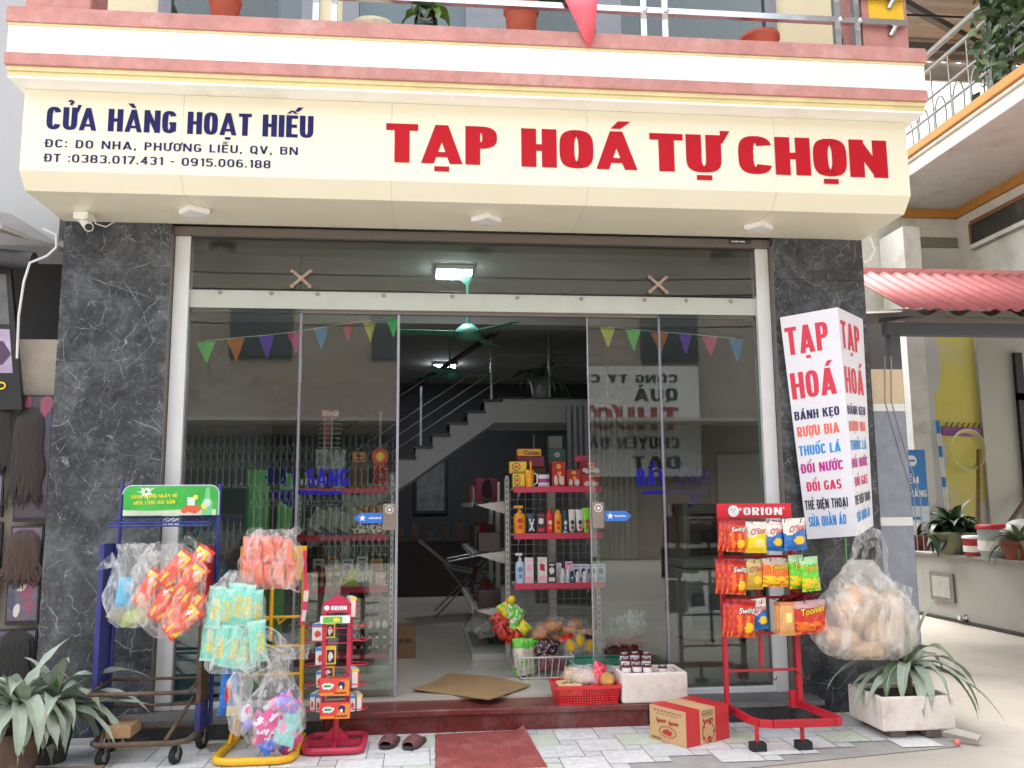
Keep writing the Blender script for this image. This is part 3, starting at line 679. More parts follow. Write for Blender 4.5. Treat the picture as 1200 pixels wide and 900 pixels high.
def patch(cx, cz, rx, rz, sd, k):
    pts = []
    for q in range(22):
        t = 2*math.pi*q/22; g = 1+.35*mnoise.noise(Vector((math.cos(t)*1.5, math.sin(t)*1.5, sd))); pts.append(f(max(6.985, cx+rx*g*math.cos(t)), cz+rz*g*math.sin(t), .0005*k))
    b.add(pts, [tuple(range(22))])
patch(7.02, 3.35, .20, .42, 1, 1); patch(6.99, 2.75, .09, .5, 3, 2); patch(7.05, 2.1, .14, .42, 5, 3); patch(7.06, 1.4, .15, .5, 8, 4); patch(7.62, 1.2, .08, .4, 9, 5)
b.build('plaster_patch', pp, nb)

can = thing('tin_canopy', 'red corrugated tin canopy over the driveway on a grey steel beam', 'canopy', (5.5, 1.2, 2.7))
cred = mat('faded red tin', (.36, .095, .10), .65, var=.15, dirt=(.40, .22, .21), dscale=1.5)
b = MB(); x0 = at(1012, 318, 1.9).x; corrug(b, x0-.25, 9.5, .8, 1.9, 3.115, 3.745, .135, .014)
o = b.build('tin_sheet', cred, can); s_ = o.modifiers.new('s', 'SOLIDIFY'); s_.thickness = .006
b = MB(); corrug(b, x0-.25, 9.5, .84, 5.1, 3.09, 3.93, .30, .03); b.build('back_sheet', mat('dull tin underside', (.20, .185, .17), .6, .2, var=.1), can)
b = MB(); b.box(x0-.3, 9.5, 1.88, 1.96, 3.72, 3.78); b.build('ridge_cap', mat('pink ridge cap', (.62, .25, .25), .5), can)
gst = mat('slate steel beam', (.13, .135, .15), .5, .3, var=.1)
b = MB(); a = at(1036, 381, 1.5); c = at(1036, 393, 1.5)
b.box(a.x, 9.5, 1.45, 1.55, c.z, a.z+.02); a2 = at(1039, 380, 1.5); b.box(a2.x, a2.x+.1, 1.456, 1.544, 0, c.z-.001)
b.bar(at(1091, 364, 1.0), at(1034, 376, 1.9), .07, .05); b.build('beam', gst, can)
# slim post faced in beige and grey tile
post = thing('tiled_post', 'slim square post faced with beige tile above and grey wood-look tile below', 'post', (3.5, .1, 0))
beige = mat('beige tile', (.60, .47, .31), .35, var=.06); gwood = mat('grey wood-look tile', (.24, .26, .31), .4, var=.22, scale=5, dirt=(.3, .32, .36), dscale=6); wtile = mat('white tile strip', (.72, .72, .70), .35, var=.03)
b = MB(); zz = [0, .2, .52, .60, 1.28, 1.345, 2.13, 2.19, 2.45]
mi = [1, 1, 2, 1, 2, 1, 2, 0]
for k in range(8): b.box(3.355, 3.605, .0+.0008*(k % 2), .22, zz[k]+.001, zz[k+1]-.001, mi[k])
b.build('tile_facing', [beige, gwood, wtile], post)
b = MB(); b.box(3.362, 3.598, .012, .21, 0, 2.44); b.build('post_core', mat('mortar', (.4, .38, .35), .9), post)
b = MB()
for dx in (0, .05): b.tube([(3.47+dx, -.008, 2.55), (3.45+dx, -.006, 2.2), (3.52+dx, -.006, 1.9), (3.62+dx, -.01, 1.5), (3.64+dx, .02, 1.1)], .004, 5)
tag(b.build('hanging_cable', mat('grey cable', (.3, .3, .3), .6)), 'thin grey cables hanging down the tiled post', 'cable')
# low clad counter
cab = thing('steel_clad_counter', 'low grey clad counter with a small square hatch and bolt beside the driveway', 'counter', (6.5, 4, 0))
gcl = mat('grey cladding', (.40, .40, .37), .5, var=.05, scale=1.5, dirt=(.32, .31, .28), dscale=1)
zt = .785
b = MB(); b.box(6.5, 7.05, .5, 5.05, .03, zt, 0); b.box(6.46, 7.05, .5, 5.08, zt, zt+.03, 1); b.build('counter_body', [gcl, mat('grey top', (.3, .3, .28), .6)], cab, .006)
a = atx(1091, 669, 6.5); c = atx(1121, 707, 6.5)
b = MB(); b.box(6.47, 6.5, c.y, a.y, c.z, a.z+.0, 0); b.box(6.465, 6.471, c.y+.06, a.y-.06, c.z+.05, a.z-.05, 1); b.build('hatch', [mat('hatch frame', (.2, .2, .19), .5), mat('hatch plate', (.42, .42, .38), .3)], cab, .004)
b = MB(); p = atx(1132, 724, 6.5); b.lathe([(.05, 0), (.05, .02), (.025, .04), (.03, .09)], p, 14, M=Matrix.Rotation(R(-90), 3, 'Y')); b.build('bolt', steel, cab)
b = MB(); b.box(6.47, 6.5, .5, 5.05, .0, .03); b.build('kick_strip', granite, cab)

# ------------------------------------------------------------------ left: neighbour's wall, awning, poster board
lw = thing('left_neighbour_wall', 'pale plaster wall of the house to the left, stained below', 'wall', (-4, .2, 0))
b = MB(); b.box(-9, -2.56, .02, .5, 3.28, 9); b.build('upper_plaster', mat('pale plaster', (.43, .44, .465), .8, var=.05, scale=1.5, bump=.2), lw)
b = MB(); b.box(-2.86, -2.475, .06, .5, 0, 2.62); b.build('lower_plaster', mat('stained plaster', (.46, .40, .33), .85, var=.12, dirt=(.2, .16, .11), dscale=2.2, bump=.3), lw)
b = MB(); b.box(-9, -2.475, .5, .6, 0, 3.3); b.build('opening_shade_sheet', mat('opening shade tone', (.03, .03, .032), .9), lw)  # solid sheet coloured near black for the shade inside the opening
b = MB(); b.box(-2.62, -2.5, .45, .499, 2.62, 3.28); b.build('timber', mat('old timber', (.05, .035, .025), .8), lw)
aw = thing('left_awning', 'old grey tin awning on the left neighbour with a drooping edge', 'awning', (-3, -.2, 3.2))
b = MB(); p = [at(-60, 262, -.3), at(2, 268, -.35), at(72, 296, .0), at(80, 291, .05), at(20, 255, .05), at(-60, 240, .05)]
n_ = len(p); vs = p+[q+Vector((0, 0, .03)) for q in p]
b.add(vs, [tuple(range(n_)), tuple(range(n_, 2*n_))[::-1]]+[(i, (i+1) % n_, (i+1) % n_+n_, i+n_) for i in range(n_)])
b.build('awning_sheet', mat('old grey tin', (.30, .29, .28), .7, .2, var=.15), aw)
b = MB(); b.tube([at(-30, 298, -.2), at(40, 306, -.2)], .06, 12); b.build('awning_roller', mat('dark roller', (.035, .035, .04), .5), aw)
b = MB(); b.tube([at(50, 268, -.3), at(66, 275, -.3), at(66, 290, -.3), at(55, 300, -.28), at(35, 308, -.25), at(28, 330, -.25), at(22, 370, -.25), at(20, 420, -.25)], .009, 6)
tag(b.build('white_cable', mat('white cable', (.6, .6, .6), .5)), 'white cable drooping from the awning down the poster board', 'cable')
# ================================================================== THINGS IN FRONT OF THE SHOP
def rot(rz=0, rx=0, ry=0): return Matrix.Rotation(rz, 4, 'Z') @ Matrix.Rotation(rx, 4, 'X') @ Matrix.Rotation(ry, 4, 'Y')
def pillow(b, M, w, h, d, fn=lambda u, v: 0, nx=12, nz=14, wr=.12, seed=0):
    """inflated packet: front towards local -y, sealed flat ends; returns depth function"""
    def dep(u, v):
        e = (1-abs(u)**2.6)*(1-abs(v/.9)**3.5) if abs(v) < .9 else 0
        e = max(0, e)**.75
        return d/2*e*(1+wr*mnoise.noise(Vector((u*2.2+seed, v*2.2, seed*1.3))))+.0008
    for s in (-1, 1):
        vs = []; 
        for j in range(nz+1):
            v = -1+2*j/nz
            for i in range(nx+1):
                u = -1+2*i/nx
                ww = w/2*(1-.05*(1-abs(v)**4))
                vs.append(M @ Vector((u*ww, s*dep(u, v), v*h/2+(.004*((i % 2)) if j in (0, nz) else 0))))
        for j in range(nz):
            for i in range(nx):
                q = j*(nx+1)+i; f = (q, q+1, q+nx+2, q+nx+1)
                if s > 0: f = f[::-1]
                b.add([vs[k] for k in f], [(0, 1, 2, 3)], fn(-1+2*(i+.5)/nx, -1+2*(j+.5)/nz), True)
    return dep
def weld(ob):
    import bmesh
    bm = bmesh.new(); bm.from_mesh(ob.data); bmesh.ops.remove_doubles(bm, verts=bm.verts, dist=.0003); bm.to_mesh(ob.data); bm.free()
    return ob
foil = lambda n, r, g, b_, d=None: pm(n, r, g, b_, .28, var=.12, scale=18, bump=.6, bscale=30, dirt=d, dscale=34)
F_RED = foil('red foil', 205, 40, 30, (.75, .28, .04)); F_ORG = foil('orange foil', 238, 110, 35, (.85, .55, .08)); F_YEL = foil('yellow foil', 250, 205, 30, (.75, .32, .03)); F_WHT = foil('white foil', 235, 225, 215, (.75, .35, .3))
F_BLU = foil('blue foil', 25, 105, 185, (.2, .45, .75)); F_DBL = foil('dark blue foil', 20, 60, 130); F_GRN = foil('green foil', 95, 205, 55, (.75, .75, .15)); F_GLD = foil('gold foil', 205, 165, 45); F_PCH = foil('peach foil', 225, 165, 105, (.55, .2, .08))
F_MAR = foil('maroon foil', 120, 25, 30); F_CRM = foil('cream chip print', 245, 225, 140); F_CYAN = foil('mint foil', 125, 215, 195, (.5, .85, .75)); F_PNK = foil('pink foil', 235, 115, 130); F_SLM = foil('salmon foil', 240, 120, 90, (.9, .4, .3))
M_BLACK = pm('black plastic', 22, 22, 24, .4); M_WHITE = pm('white plastic', 235, 235, 232, .35); M_RED = pm('red enamel', 190, 30, 48, .35, dirt=(.25, .05, .05), dscale=5)
M_YELLOW = pm('yellow enamel', 238, 180, 30, .35, var=.06, dirt=(.45, .3, .08), dscale=5)
M_BLUE = pm('dark blue enamel', 38, 50, 128, .4, dirt=(.06, .05, .06), dscale=3)
M_RUST = mat('rusty steel', (.12, .075, .05), .7, .3, var=.4, scale=14, dirt=(.2, .17, .15), dscale=5)
M_RUB = pm('black rubber', 30, 30, 31, .7)

# ---- the V-shaped sign box on the right pier
vb = thing('vertical_sign_box', 'tall white two-sided sign box listing goods, tilted on the right marble pier', 'sign', (2.9, -.3, 1.2))
TL, BL = at(914, 372, -.17), at(946, 632, -.17); TA, BA = at(981.5, 360, -.44), at(1004.5, 628, -.44); TR, BR = at(1011, 374, -.17), at(1023.5, 616, -.17)
b = MB()
for q1, q2, q3, q4 in ((TL, BL, TA, BA), (TA, BA, TR, BR)):
    vs = [q1.lerp(q3, i/12).lerp(q2.lerp(q4, i/12), j/24) for j in range(25) for i in range(13)]
    b.add(vs, [(j*13+i, (j+1)*13+i, (j+1)*13+i+1, j*13+i+1) for j in range(24) for i in range(12)])
b.add([TL, TA, TR], [(0, 1, 2)]); b.add([BL, BR, BA], [(0, 1, 2)]); b.add([TL, TR, BR, BL], [(0, 1, 2, 3)])
b.build('sign_box', pm('white sign sheet', 226, 224, 232, .35, var=.02), vb)
def face_fn(TL, BL, TR, BR):
    n = (TR-TL).cross(BL-TL).normalized()
    if n.y > 0: n = -n
    def fn(u, v, d):
        top = TL.lerp(TR, u); bot = BL.lerp(BR, u); return top.lerp(bot, v)+n*d
    return fn
c_ = lambda n, r, g, b_: pm('ink '+n, r, g, b_, .45, var=.03)
LINES = [('TẠP', 380, 413.5, .05, .80, c_('crimson', 215, 40, 72)), ('HOÁ', 435, 466.5, .05, .87, c_('crimson', 215, 40, 72)), ('BÁNH KẸO', 481, 491.5, .045, .875, c_('navy', 35, 20, 85)),
         ('RƯỢU BIA', 499.5, 511.5, .06, .85, c_('salmon', 235, 110, 90)), ('THUỐC LÁ', 522, 533.5, .05, .84, c_('azure', 15, 140, 215)), ('ĐỔI NƯỚC', 543, 554, .05, .86, c_('magenta', 190, 25, 145)),
         ('ĐỔI GAS', 564.5, 575.5, .12, .79, c_('rose', 215, 30, 95)), ('THẺ ĐIỆN THOẠI', 585.5, 596.5, .04, .88, c_('black', 25, 20, 45)), ('SỬA QUẦN ÁO', 604.5, 616, .08, .82, c_('azure', 15, 140, 215))]
for fa in (face_fn(TL, BL, TA, BA), face_fn(TA, BA, TR, BR)):
    for s, y0, y1, u0, u1, m in LINES:
        va, vb_ = (y0-366)/264, (y1-366)/264
        lettering('lettering', s, (lambda fa, u0, u1, va, vb_: lambda u, v, d: fa(u0+(u1-u0)*u, vb_-v*(vb_-va), d))(fa, u0, u1, va, vb_), 1, 1, m, vb, tv=.19, th=.145, gap=.07, base=.002)

# ---- camera, square lamps, little cable under the sign
cc = thing('security_camera', 'small white bullet security camera under the left end of the sign', 'camera', tuple(at(100, 262, -.2)))
p = at(97, 250, -.3); q = Vector((p.x, p.y, 3.418))
b = MB(); b.box(p.x-.045, p.x+.05, p.y-.045, p.y+.045, 3.365, 3.416); b.build('junction_box', M_WHITE, cc, .005)
h = at(104, 266, -.42); t0 = at(97, 259, -.25)
b = MB(); b.tube([t0, t0.lerp(h, .5), h], [.024, .028, .03], 14); b.tube([Vector((p.x, p.y, 3.37)), t0], .012, 8); b.build('camera_body', M_WHITE, cc)
dn = (h-t0).normalized(); b = MB(); b.tube([h+dn*.001, h+dn*.004], .024, 14); b.build('lens', M_BLACK, cc)
b = MB(); b.tube([p+Vector((.04, 0, .05)), at(112, 262, -.25), at(124, 266, -.2), at(134, 260, -.13)], .004, 6); b.build('camera_cable', M_WHITE, cc)
for (px, py), lab in zip(((228, 248), (569.5, 257), (889, 266)), ('white square ceiling lamp under the left part of the sign', 'white square ceiling lamp in the middle under the sign', 'white square ceiling lamp under the right part of the sign')):
    p = atz(px, py, 3.40); lp = thing('square_lamp', lab, 'lamp', (p.x, p.y, 3.418), 'square lamps under the sign')
    M = Matrix.Translation((p.x, p.y, 0)) @ Matrix.Rotation(R(45 if px == 569.5 else 40), 4, 'Z')
    b = MB(); b.box(-.075, .075, -.075, .075, 3.385, 3.417, 0, M); b.build('lamp_housing', M_WHITE, lp, .006)
    b = MB(); b.box(-.065, .065, -.065, .065, 3.379, 3.385, 0, M); b.build('lamp_diffuser', pm('lamp diffuser', 225, 222, 225, .5), lp)
b = MB(); b.tube([at(1012, 272, -.12), at(1020, 280, -.15), at(1025, 293, -.15), at(1019, 305, -.12), at(1012, 308, -.12)], .009, 8)
tag(b.build('cable_loop', M_WHITE), 'white cable looping out of the sign onto the right pier', 'cable')

# ---- wheeled blue rack on the left
rk = thing('wheeled_rack', 'old blue and rusty wheeled display rack with a green header board', 'display rack', (-1.6, -.55, 0))
b = MB()
for y0, y1, xa in ((-.64, -.47, -1.915),):
    b.box(xa-.015, xa+.015, -.66, -.46, .14, 1.24, 0)
b.tube([(-1.9, -.46, .14), (-1.88, -.46, 1.62)], .014, 8)
b.build('side_panel', M_BLUE, rk, .004)
b = MB(); b.box(-1.335, -1.305, -.66, -.46, .14, .30, 0); b.box(-1.335, -1.305, -.66, -.46, .30, .75, 1); b.box(-1.335, -1.305, -.62, -.46, .75, 1.22, 2); b.tube([(-1.29, -.46, .14), (-1.285, -.46, 1.60)], .014, 8, 0)
b.build('side_panel', [M_BLUE, M_RUST, M_RED], rk, .004)
b = MB()
loop = [(-1.87, -.42, .13), (-1.86, -.80, .13), (-1.82, -.85, .13), (-1.40, -.85, .13), (-1.335, -.80, .13), (-1.32, -.42, .13)]
b.tube(loop, .016, 8); b.tube([(-1.87, -.44, .13), (-1.32, -.44, .13)], .012, 8); b.build('base_frame', M_RUST, rk); b = MB()
for z in (.40,):
    b.tube([(-1.89, -.47, z+.02), (-1.89, -.82, z), (-1.34, -.82, z), (-1.34, -.47, z+.02)], .012, 8); b.tube([(-1.89, -.48, z+.02), (-1.33, -.48, z+.02)], .009, 8)
b.build('tray_frame', M_RUST, rk); b = MB(); b.tube([(-1.80, -.84, .14), (-1.84, -.55, .30)], .012); b.tube([(-1.45, -.84, .14), (-1.36, -.60, .33)], .012)
b.tube([(-1.9, -.48, .26), (-1.33, -.48, .27)], .01); b.tube([(-1.88, -.48, 1.02), (-1.30, -.48, 1.02)], .01); b.build('brace', M_RUST, rk)
for x, y in ((-1.80, -.80), (-1.40, -.80), (-1.33, -.48), (-1.86, -.48)):
    b = MB(); b.lathe([(.02, -.014), (.048, -.014), (.052, 0), (.048, .014), (.02, .014)], (x, y, .053), 18, M=Matrix.Rotation(R(90), 3, 'Y') @ Matrix.Rotation(R(20), 3, 'X'))
    wh = b.build('wheel', M_RUB, rk)
    b = MB(); b.lathe([(.0, -.018), (.026, -.017), (.026, .017), (0, .018)], (x, y, .053), 14, M=Matrix.Rotation(R(90), 3, 'Y')); b.box(x-.02, x-.015, y-.02, y+.02, .05, .12); b.box(x+.015, x+.02, y-.02, y+.02, .05, .12); b.build('hub', pm('worn caster steel', 120, 115, 112, .5, metal=.5), wh)
# basket shelf
b = MB(); zz = at(200, 612, -.58).z; xa, xb = -1.875, -1.29
for y, z in ((-.40, zz+.03), (-.68, zz), (-.69, zz-.02)): b.tube([(xa, y, z), (xb, y, z)], .006, 6)
for k in range(17):
    x = xa+(xb-xa)*k/16; b.tube([(x, -.40, zz+.03), (x+.012, -.68, zz), (x+.012, -.69, zz-.022)], .0035, 5)
b.build('wire_shelf', M_BLUE, rk)
# header board with a rounded top
zb_, zt_ = at(200, 604, -.47).z, at(200, 570, -.47).z; W = xb-xa-.02
def rrect(x0, x1, z0, z1, r, n=6):
    p = [(x0, z0), (x1, z0)]
    p += [(x1-r+r*math.cos(t), z1-r+r*math.sin(t)) for t in [math.pi/2*k/n for k in range(n+1)]]
    p += [(x0+r-r*math.sin(t), z1-r+r*math.cos(t)) for t in [math.pi/2*k/n for k in range(n+1)]]
    return p
b = MB(); fnb = lambda x, z, y: Vector((x, y, z))
b.prism(rrect(xa+.01, xb, zb_, zt_, .05), fnb, -.478, -.470); hd = b.build('header_board', pm('header green', 60, 175, 70, .4, var=.25, scale=4), rk)
b = MB(); b.tube([(x, -.474, z) for x, z in rrect(xa+.005, xb+.005, zb_, zt_+.005, .053)[1:]], .005, 6); b.build('header_rim', pm('pale rim', 190, 195, 205, .4), hd)
b = MB(); H_ = zt_-zb_; f2 = plane_fn((xa+.01, -.4785, zb_), (1, 0, 0))
b.add([f2(0, .0, .0005), f2(W, .0, .0005), f2(W, H_*.2, .0005), f2(W*.62, H_*.2, .0005), f2(W*.3, H_*.16, .0005), f2(0, H_*.2, .0005)], [tuple(range(6))], 0)
for k in range(14):      # sun burst
    a = 2*math.pi*k/14; c = (W*.24, H_*.82); r1 = .06 if k % 2 else .035
    b.add([f2(c[0]+.012*math.cos(a+.6), max(.01, min(H_-.004, c[1]+.012*math.sin(a+.6))), .001+.0002*(k % 3)), f2(c[0]+.012*math.cos(a-.6), min(H_-.004, c[1]+.012*math.sin(a-.6)), .001+.0002*(k % 3)), f2(c[0]+r1*math.cos(a), min(H_-.004, c[1]+r1*math.sin(a)), .001+.0002*(k % 3))], [(0, 1, 2)], 1)
b.build('header_picture', [pm('pale beach print', 205, 215, 190, .5), pm('sun print', 245, 250, 225, .5)], hd)
b = MB()   # bottle, glass of prawns, lemon
bo = [(0, .0), (.055, 0), (.06, .45), (.03, .62), (.022, .95), (-.002, .97)]
cx = W*.905
b.add([f2(cx+x*s*.55, H_*z, .0015) for s, L in ((-1, bo), (1, bo[::-1])) for x, z in L], [tuple(range(12))[::-1]], 0)
for k, (u, v, r_) in enumerate(((.66, .16, .022), (.69, .22, .024), (.73, .2, .026), (.77, .16, .024), (.80, .22, .02), (.71, .30, .02), (.76, .29, .02))):
    b.add([f2(W*u+r_*math.cos(t), H_*v+r_*.75*math.sin(t), .0012+.0002*k) for t in [2*math.pi*j/12 for j in range(12)]], [tuple(range(12))], 1)
b.add([f2(W*.69, H_*.34, .0026), f2(W*.77, H_*.34, .0026), f2(W*.775, H_*.62, .0026), f2(W*.685, H_*.62, .0026)], [(0, 1, 2, 3)], 3)
for (u, v, r_) in ((.775, .62, .016), (.873, .32, .02)):
    b.add([f2(W*u+r_*math.cos(t), H_*v+r_*math.sin(t), .003) for t in [2*math.pi*j/12 for j in range(12)]], [tuple(range(12))], 2)
b.add([f2(W*.905+.022*math.cos(t), H_*.42+.026*math.sin(t), .0032) for t in [2*math.pi*j/12 for j in range(12)]], [tuple(range(12))], 3)
b.build('header_bottle_picture', [pm('bottle print green', 120, 205, 140, .4), pm('prawn print', 225, 95, 65, .5), pm('lemon print', 240, 225, 60, .5), pm('glass print', 205, 225, 215, .5)], hd)
yl = pm('header yellow print', 245, 225, 60, .5)
lettering('header_lettering', 'SẢNG KHOÁI NGÀY HÈ', plane_fn((xa+.055, -.4785, zb_+H_*.58), (1, 0, .03)), W*.50, .022, yl, hd, tv=.14, th=.15, gap=.1)
lettering('header_lettering', 'MÙA LÙNG HẢI SẢN', plane_fn((xa+.075, -.4785, zb_+H_*.37), (1, 0, .03)), W*.44, .022, yl, hd, tv=.14, th=.15, gap=.1)
b = MB(); b.box(-1.80, -1.66, -.78, -.58, .147, .215); tag(b.build('wooden_block', pm('offcut wood', 165, 130, 95, .8, var=.15, scale=14), None, .004), 'short wooden block lying on the lower tray of the blue rack', 'block')
b = MB(); b.box(-2.05, -1.72, -1.12, -.95, .004, .022, 0, Matrix.Identity(4)); b.box(-2.1, -1.75, -1.0, -.90, .0225, .040); tag(b.build('plank_pieces', pm('weathered plank', 120, 100, 80, .85, var=.2, scale=20), None, .003), 'weathered plank pieces on the pavement under the blue rack', 'plank')

# ---- plastic bags
def bag(name, label, px0, px1, py0, py1, Y, prof, depth, film, group=None, seed=0, sq=.8, lean=0, top_r=.25, handles=True, cat='plastic bag', lump=.18):
    """crinkled film bag filling the measured outline; prof: (t from bottom, half-width factor)"""
    a = at(px0, py1, Y); c = at(px1, py0, Y); w = c.x-a.x; h = c.z-a.z; cx = (a.x+c.x)/2
    root = thing(name, label, cat, (cx, Y, a.z), group); b = MB(); n = 40; rows = []
    nt_ = len(prof)
    def pf(t):
        for (t0, f0), (t1, f1) in zip(prof[:-1], prof[1:]):
            if t <= t1: k = (t-t0)/(t1-t0); k = k*k*(3-2*k); return f0+(f1-f0)*k
        return prof[-1][1]
    nr = 26; vs = []
    for i in range(nr+1):
        t = i/nr; f = pf(t)
        for k in range(n):
            an = 2*math.pi*k/n; ca, sa = math.cos(an), math.sin(an)
            v = Vector((math.copysign(abs(ca)**sq, ca), math.copysign(abs(sa)**sq, sa), 0))
            g = 1+lump*mnoise.noise(Vector((ca*1.6+seed, sa*1.6, t*3+seed)))+lump*.55*mnoise.noise(Vector((ca*5+seed, sa*5, t*6)))
            vs.append((cx+lean*(t-.5)*w+v.x*w/2*f*g, Y+v.y*depth/2*min(1, f*1.05)*g, a.z+h*t+.012*mnoise.noise(Vector((ca*3, sa*3, seed+t)))))
    fs = [(i*n+k, i*n+(k+1) % n, (i+1)*n+(k+1) % n, (i+1)*n+k) for i in range(nr) for k in range(n)]
    b.add(vs, fs, 0, True); b.add(vs[:n], [tuple(range(n))[::-1]], 0, True)
    b.build('bag_film', film, root)
    return root, cx, a.z, w, h
def strips(ob):
    """every loose strip of film a mesh of its own"""
    import bmesh
    bm = bmesh.new(); bm.from_mesh(ob.data); seen = set(); isl = []
    for v in bm.verts:
        if v.index in seen: continue
        st = [v]; seen.add(v.index); g = []
        while st:
            q = st.pop(); g.append(q.index)
            for e in q.link_edges:
                o = e.other_vert(q)
                if o.index not in seen: seen.add(o.index); st.append(o)
        isl.append(set(g))
    bm.free()
    if len(isl) < 2: return
    src = ob.data; new = []
    for g in isl:
        ids = sorted(g); mp = {a: k for k, a in enumerate(ids)}; me = bpy.data.meshes.new(ob.name.split('.')[0])
        fs = [pl for pl in src.polygons if pl.vertices[0] in g]
        me.from_pydata([tuple(src.vertices[a].co) for a in ids], [], [[mp[a] for a in pl.vertices] for pl in fs])
        for m_ in src.materials: me.materials.append(m_)
        me.polygons.foreach_set('use_smooth', [True]*len(fs)); me.update(); new.append(me)
    ob.data = new[0]
    for me in new[1:]:
        c = ob.copy(); c.data = me; COL.objects.link(c)
def ribbon(b, pts, w, mi=0, n=Vector((0, -1, 0)), twist=.5, rnd_=None):
    vs = []
    for i, p in enumerate(pts):
        d = (Vector(pts[min(i+1, len(pts)-1)])-Vector(pts[max(i-1, 0)])).normalized(); s = d.cross(n).normalized()
        s = (Matrix.Rotation(twist*math.sin(i*1.3), 3, d) @ s)*(w if not isinstance(w, (list, tuple)) else w[i])/2
        vs += [Vector(p)-s, Vector(p)+s]
    b.add(vs, [(2*i, 2*i+1, 2*i+3, 2*i+2) for i in range(len(pts)-1)], mi, True)
def packs(root, name, spots, Y, w, h, d, cols, fn, group=None, prefix=''):
    """packets seen through a bag: each its own part of the bag's filling"""
    for k, (px, py, tilt) in enumerate(spots):
        p = at(px, py, Y+random.uniform(-.03, .03)); M = Matrix.Translation(p) @ rot(random.uniform(-.4, .4), random.uniform(-.15, .15), R(tilt))
        b = MB(); pillow(b, M, w, h, d, fn, seed=k*1.7); weld(b.build(name, cols, root))
# bag 1: milky bag with a blue packet
bg, *_ = bag('grocery_bag', 'clear plastic bag with a light blue packet hanging at the left of the blue rack', 122, 188, 637, 735, -.78, [(0, .55), (.08, .85), (.35, .98), (.7, .8), (.88, .62), (1, .72)], .16, FILM, seed=3)
b = MB(); pillow(b, Matrix.Translation(at(147, 694, -.76)) @ rot(.2, 0, .1), .10, .17, .05); weld(b.build('blue_packet', pm('sky packet', 60, 180, 225, .3), bg))
b = MB(); pillow(b, Matrix.Translation(at(158, 722, -.76)) @ rot(-.2, 0, 1.3), .09, .18, .05); weld(b.build('lime_packet', pm('lime packet', 165, 185, 70, .3), bg))
b = MB(); pillow(b, Matrix.Translation(at(142, 716, -.74)) @ rot(.1, 0, .5), .12, .14, .05); weld(b.build('grey_packet', pm('grey packet', 150, 145, 130, .4), bg))
b = MB(); ribbon(b, [at(136, 655, -.82), at(122, 662, -.83), at(112, 668, -.83)], [.09, .06, .01]); ribbon(b, [at(150, 637, -.8), at(165, 640, -.8), at(172, 652, -.8)], [.03, .05, .03]); strips(b.build('bag_handle', FILM_THIN, bg))
# bag 2: red packets
fr = lambda u, v: (1 if abs(v) > .82 else 2 if mnoise.noise(Vector((u*1.7+3, v*2.1, 1))) > .28 else 3 if (u+.2)**2+(v-.55)**2 < .05 else 0)
RP = [foil('red orange packet', 225, 70, 30), F_RED, F_YEL, F_WHT]
bg, *_ = bag('grocery_bag', 'clear plastic bag full of red and orange packets hanging on the blue rack', 148, 243, 636, 748, -.84, [(0, .25), (.06, .55), (.22, .82), (.45, .95), (.7, .95), (.86, .72), (1, .45)], .17, FILM_THIN, seed=8, lean=-.06)
packs(bg, 'red_packet', [(174, 690, 32), (191, 705, 30), (210, 708, 28), (224, 715, 30), (205, 667, 42), (222, 682, 40), (229, 662, 35), (214, 728, 50)], -.82, .105, .235, .06, RP, fr)
b = MB(); ribbon(b, [at(208, 640, -.86), at(220, 632, -.86), at(232, 640, -.86)], [.03, .06, .04]); ribbon(b, [at(230, 652, -.86), at(240, 648, -.86), at(248, 658, -.86)], [.12, .1, .03]); ribbon(b, [at(180, 655, -.86), at(172, 645, -.86), at(168, 652, -.86)], [.05, .06, .02]); strips(b.build('bag_handle', FILM_THIN, bg))
# bag 3: mint packets
fm = lambda u, v: (1 if -.1 < u < .75 and -.55 < v < .5 and mnoise.noise(Vector((u*2.6+7, v*2.4, 4))) > -.12 else 2 if abs(v) > .86 else 0)
MP = [F_CYAN, pm('mint picture yellow', 240, 200, 75, .35, var=.3, scale=30), foil('pale mint foil', 170, 230, 215)]
bg, *_ = bag('grocery_bag', 'clear plastic bag full of mint green packets hanging beside the yellow stand', 238, 311, 668, 788, -.80, [(0, .75), (.06, .93), (.4, 1.0), (.7, .97), (.82, .8), (.93, .5), (1, .2)], .17, FILM_THIN, seed=13, sq=.6)
packs(bg, 'mint_packet', [(252, 712, 4), (263, 714, 3), (276, 708, 5), (288, 710, 2), (298, 716, -2), (246, 750, 2), (258, 756, 6), (272, 758, 12), (286, 760, 8), (302, 752, -6)], -.78, .105, .24, .05, MP, fm)
b = MB(); ribbon(b, [at(250, 688, -.82), at(262, 682, -.82), at(276, 672, -.82), at(280, 682, -.82)], [.02, .03, .03, .02]); strips(b.build('bag_handle', FILM, bg))
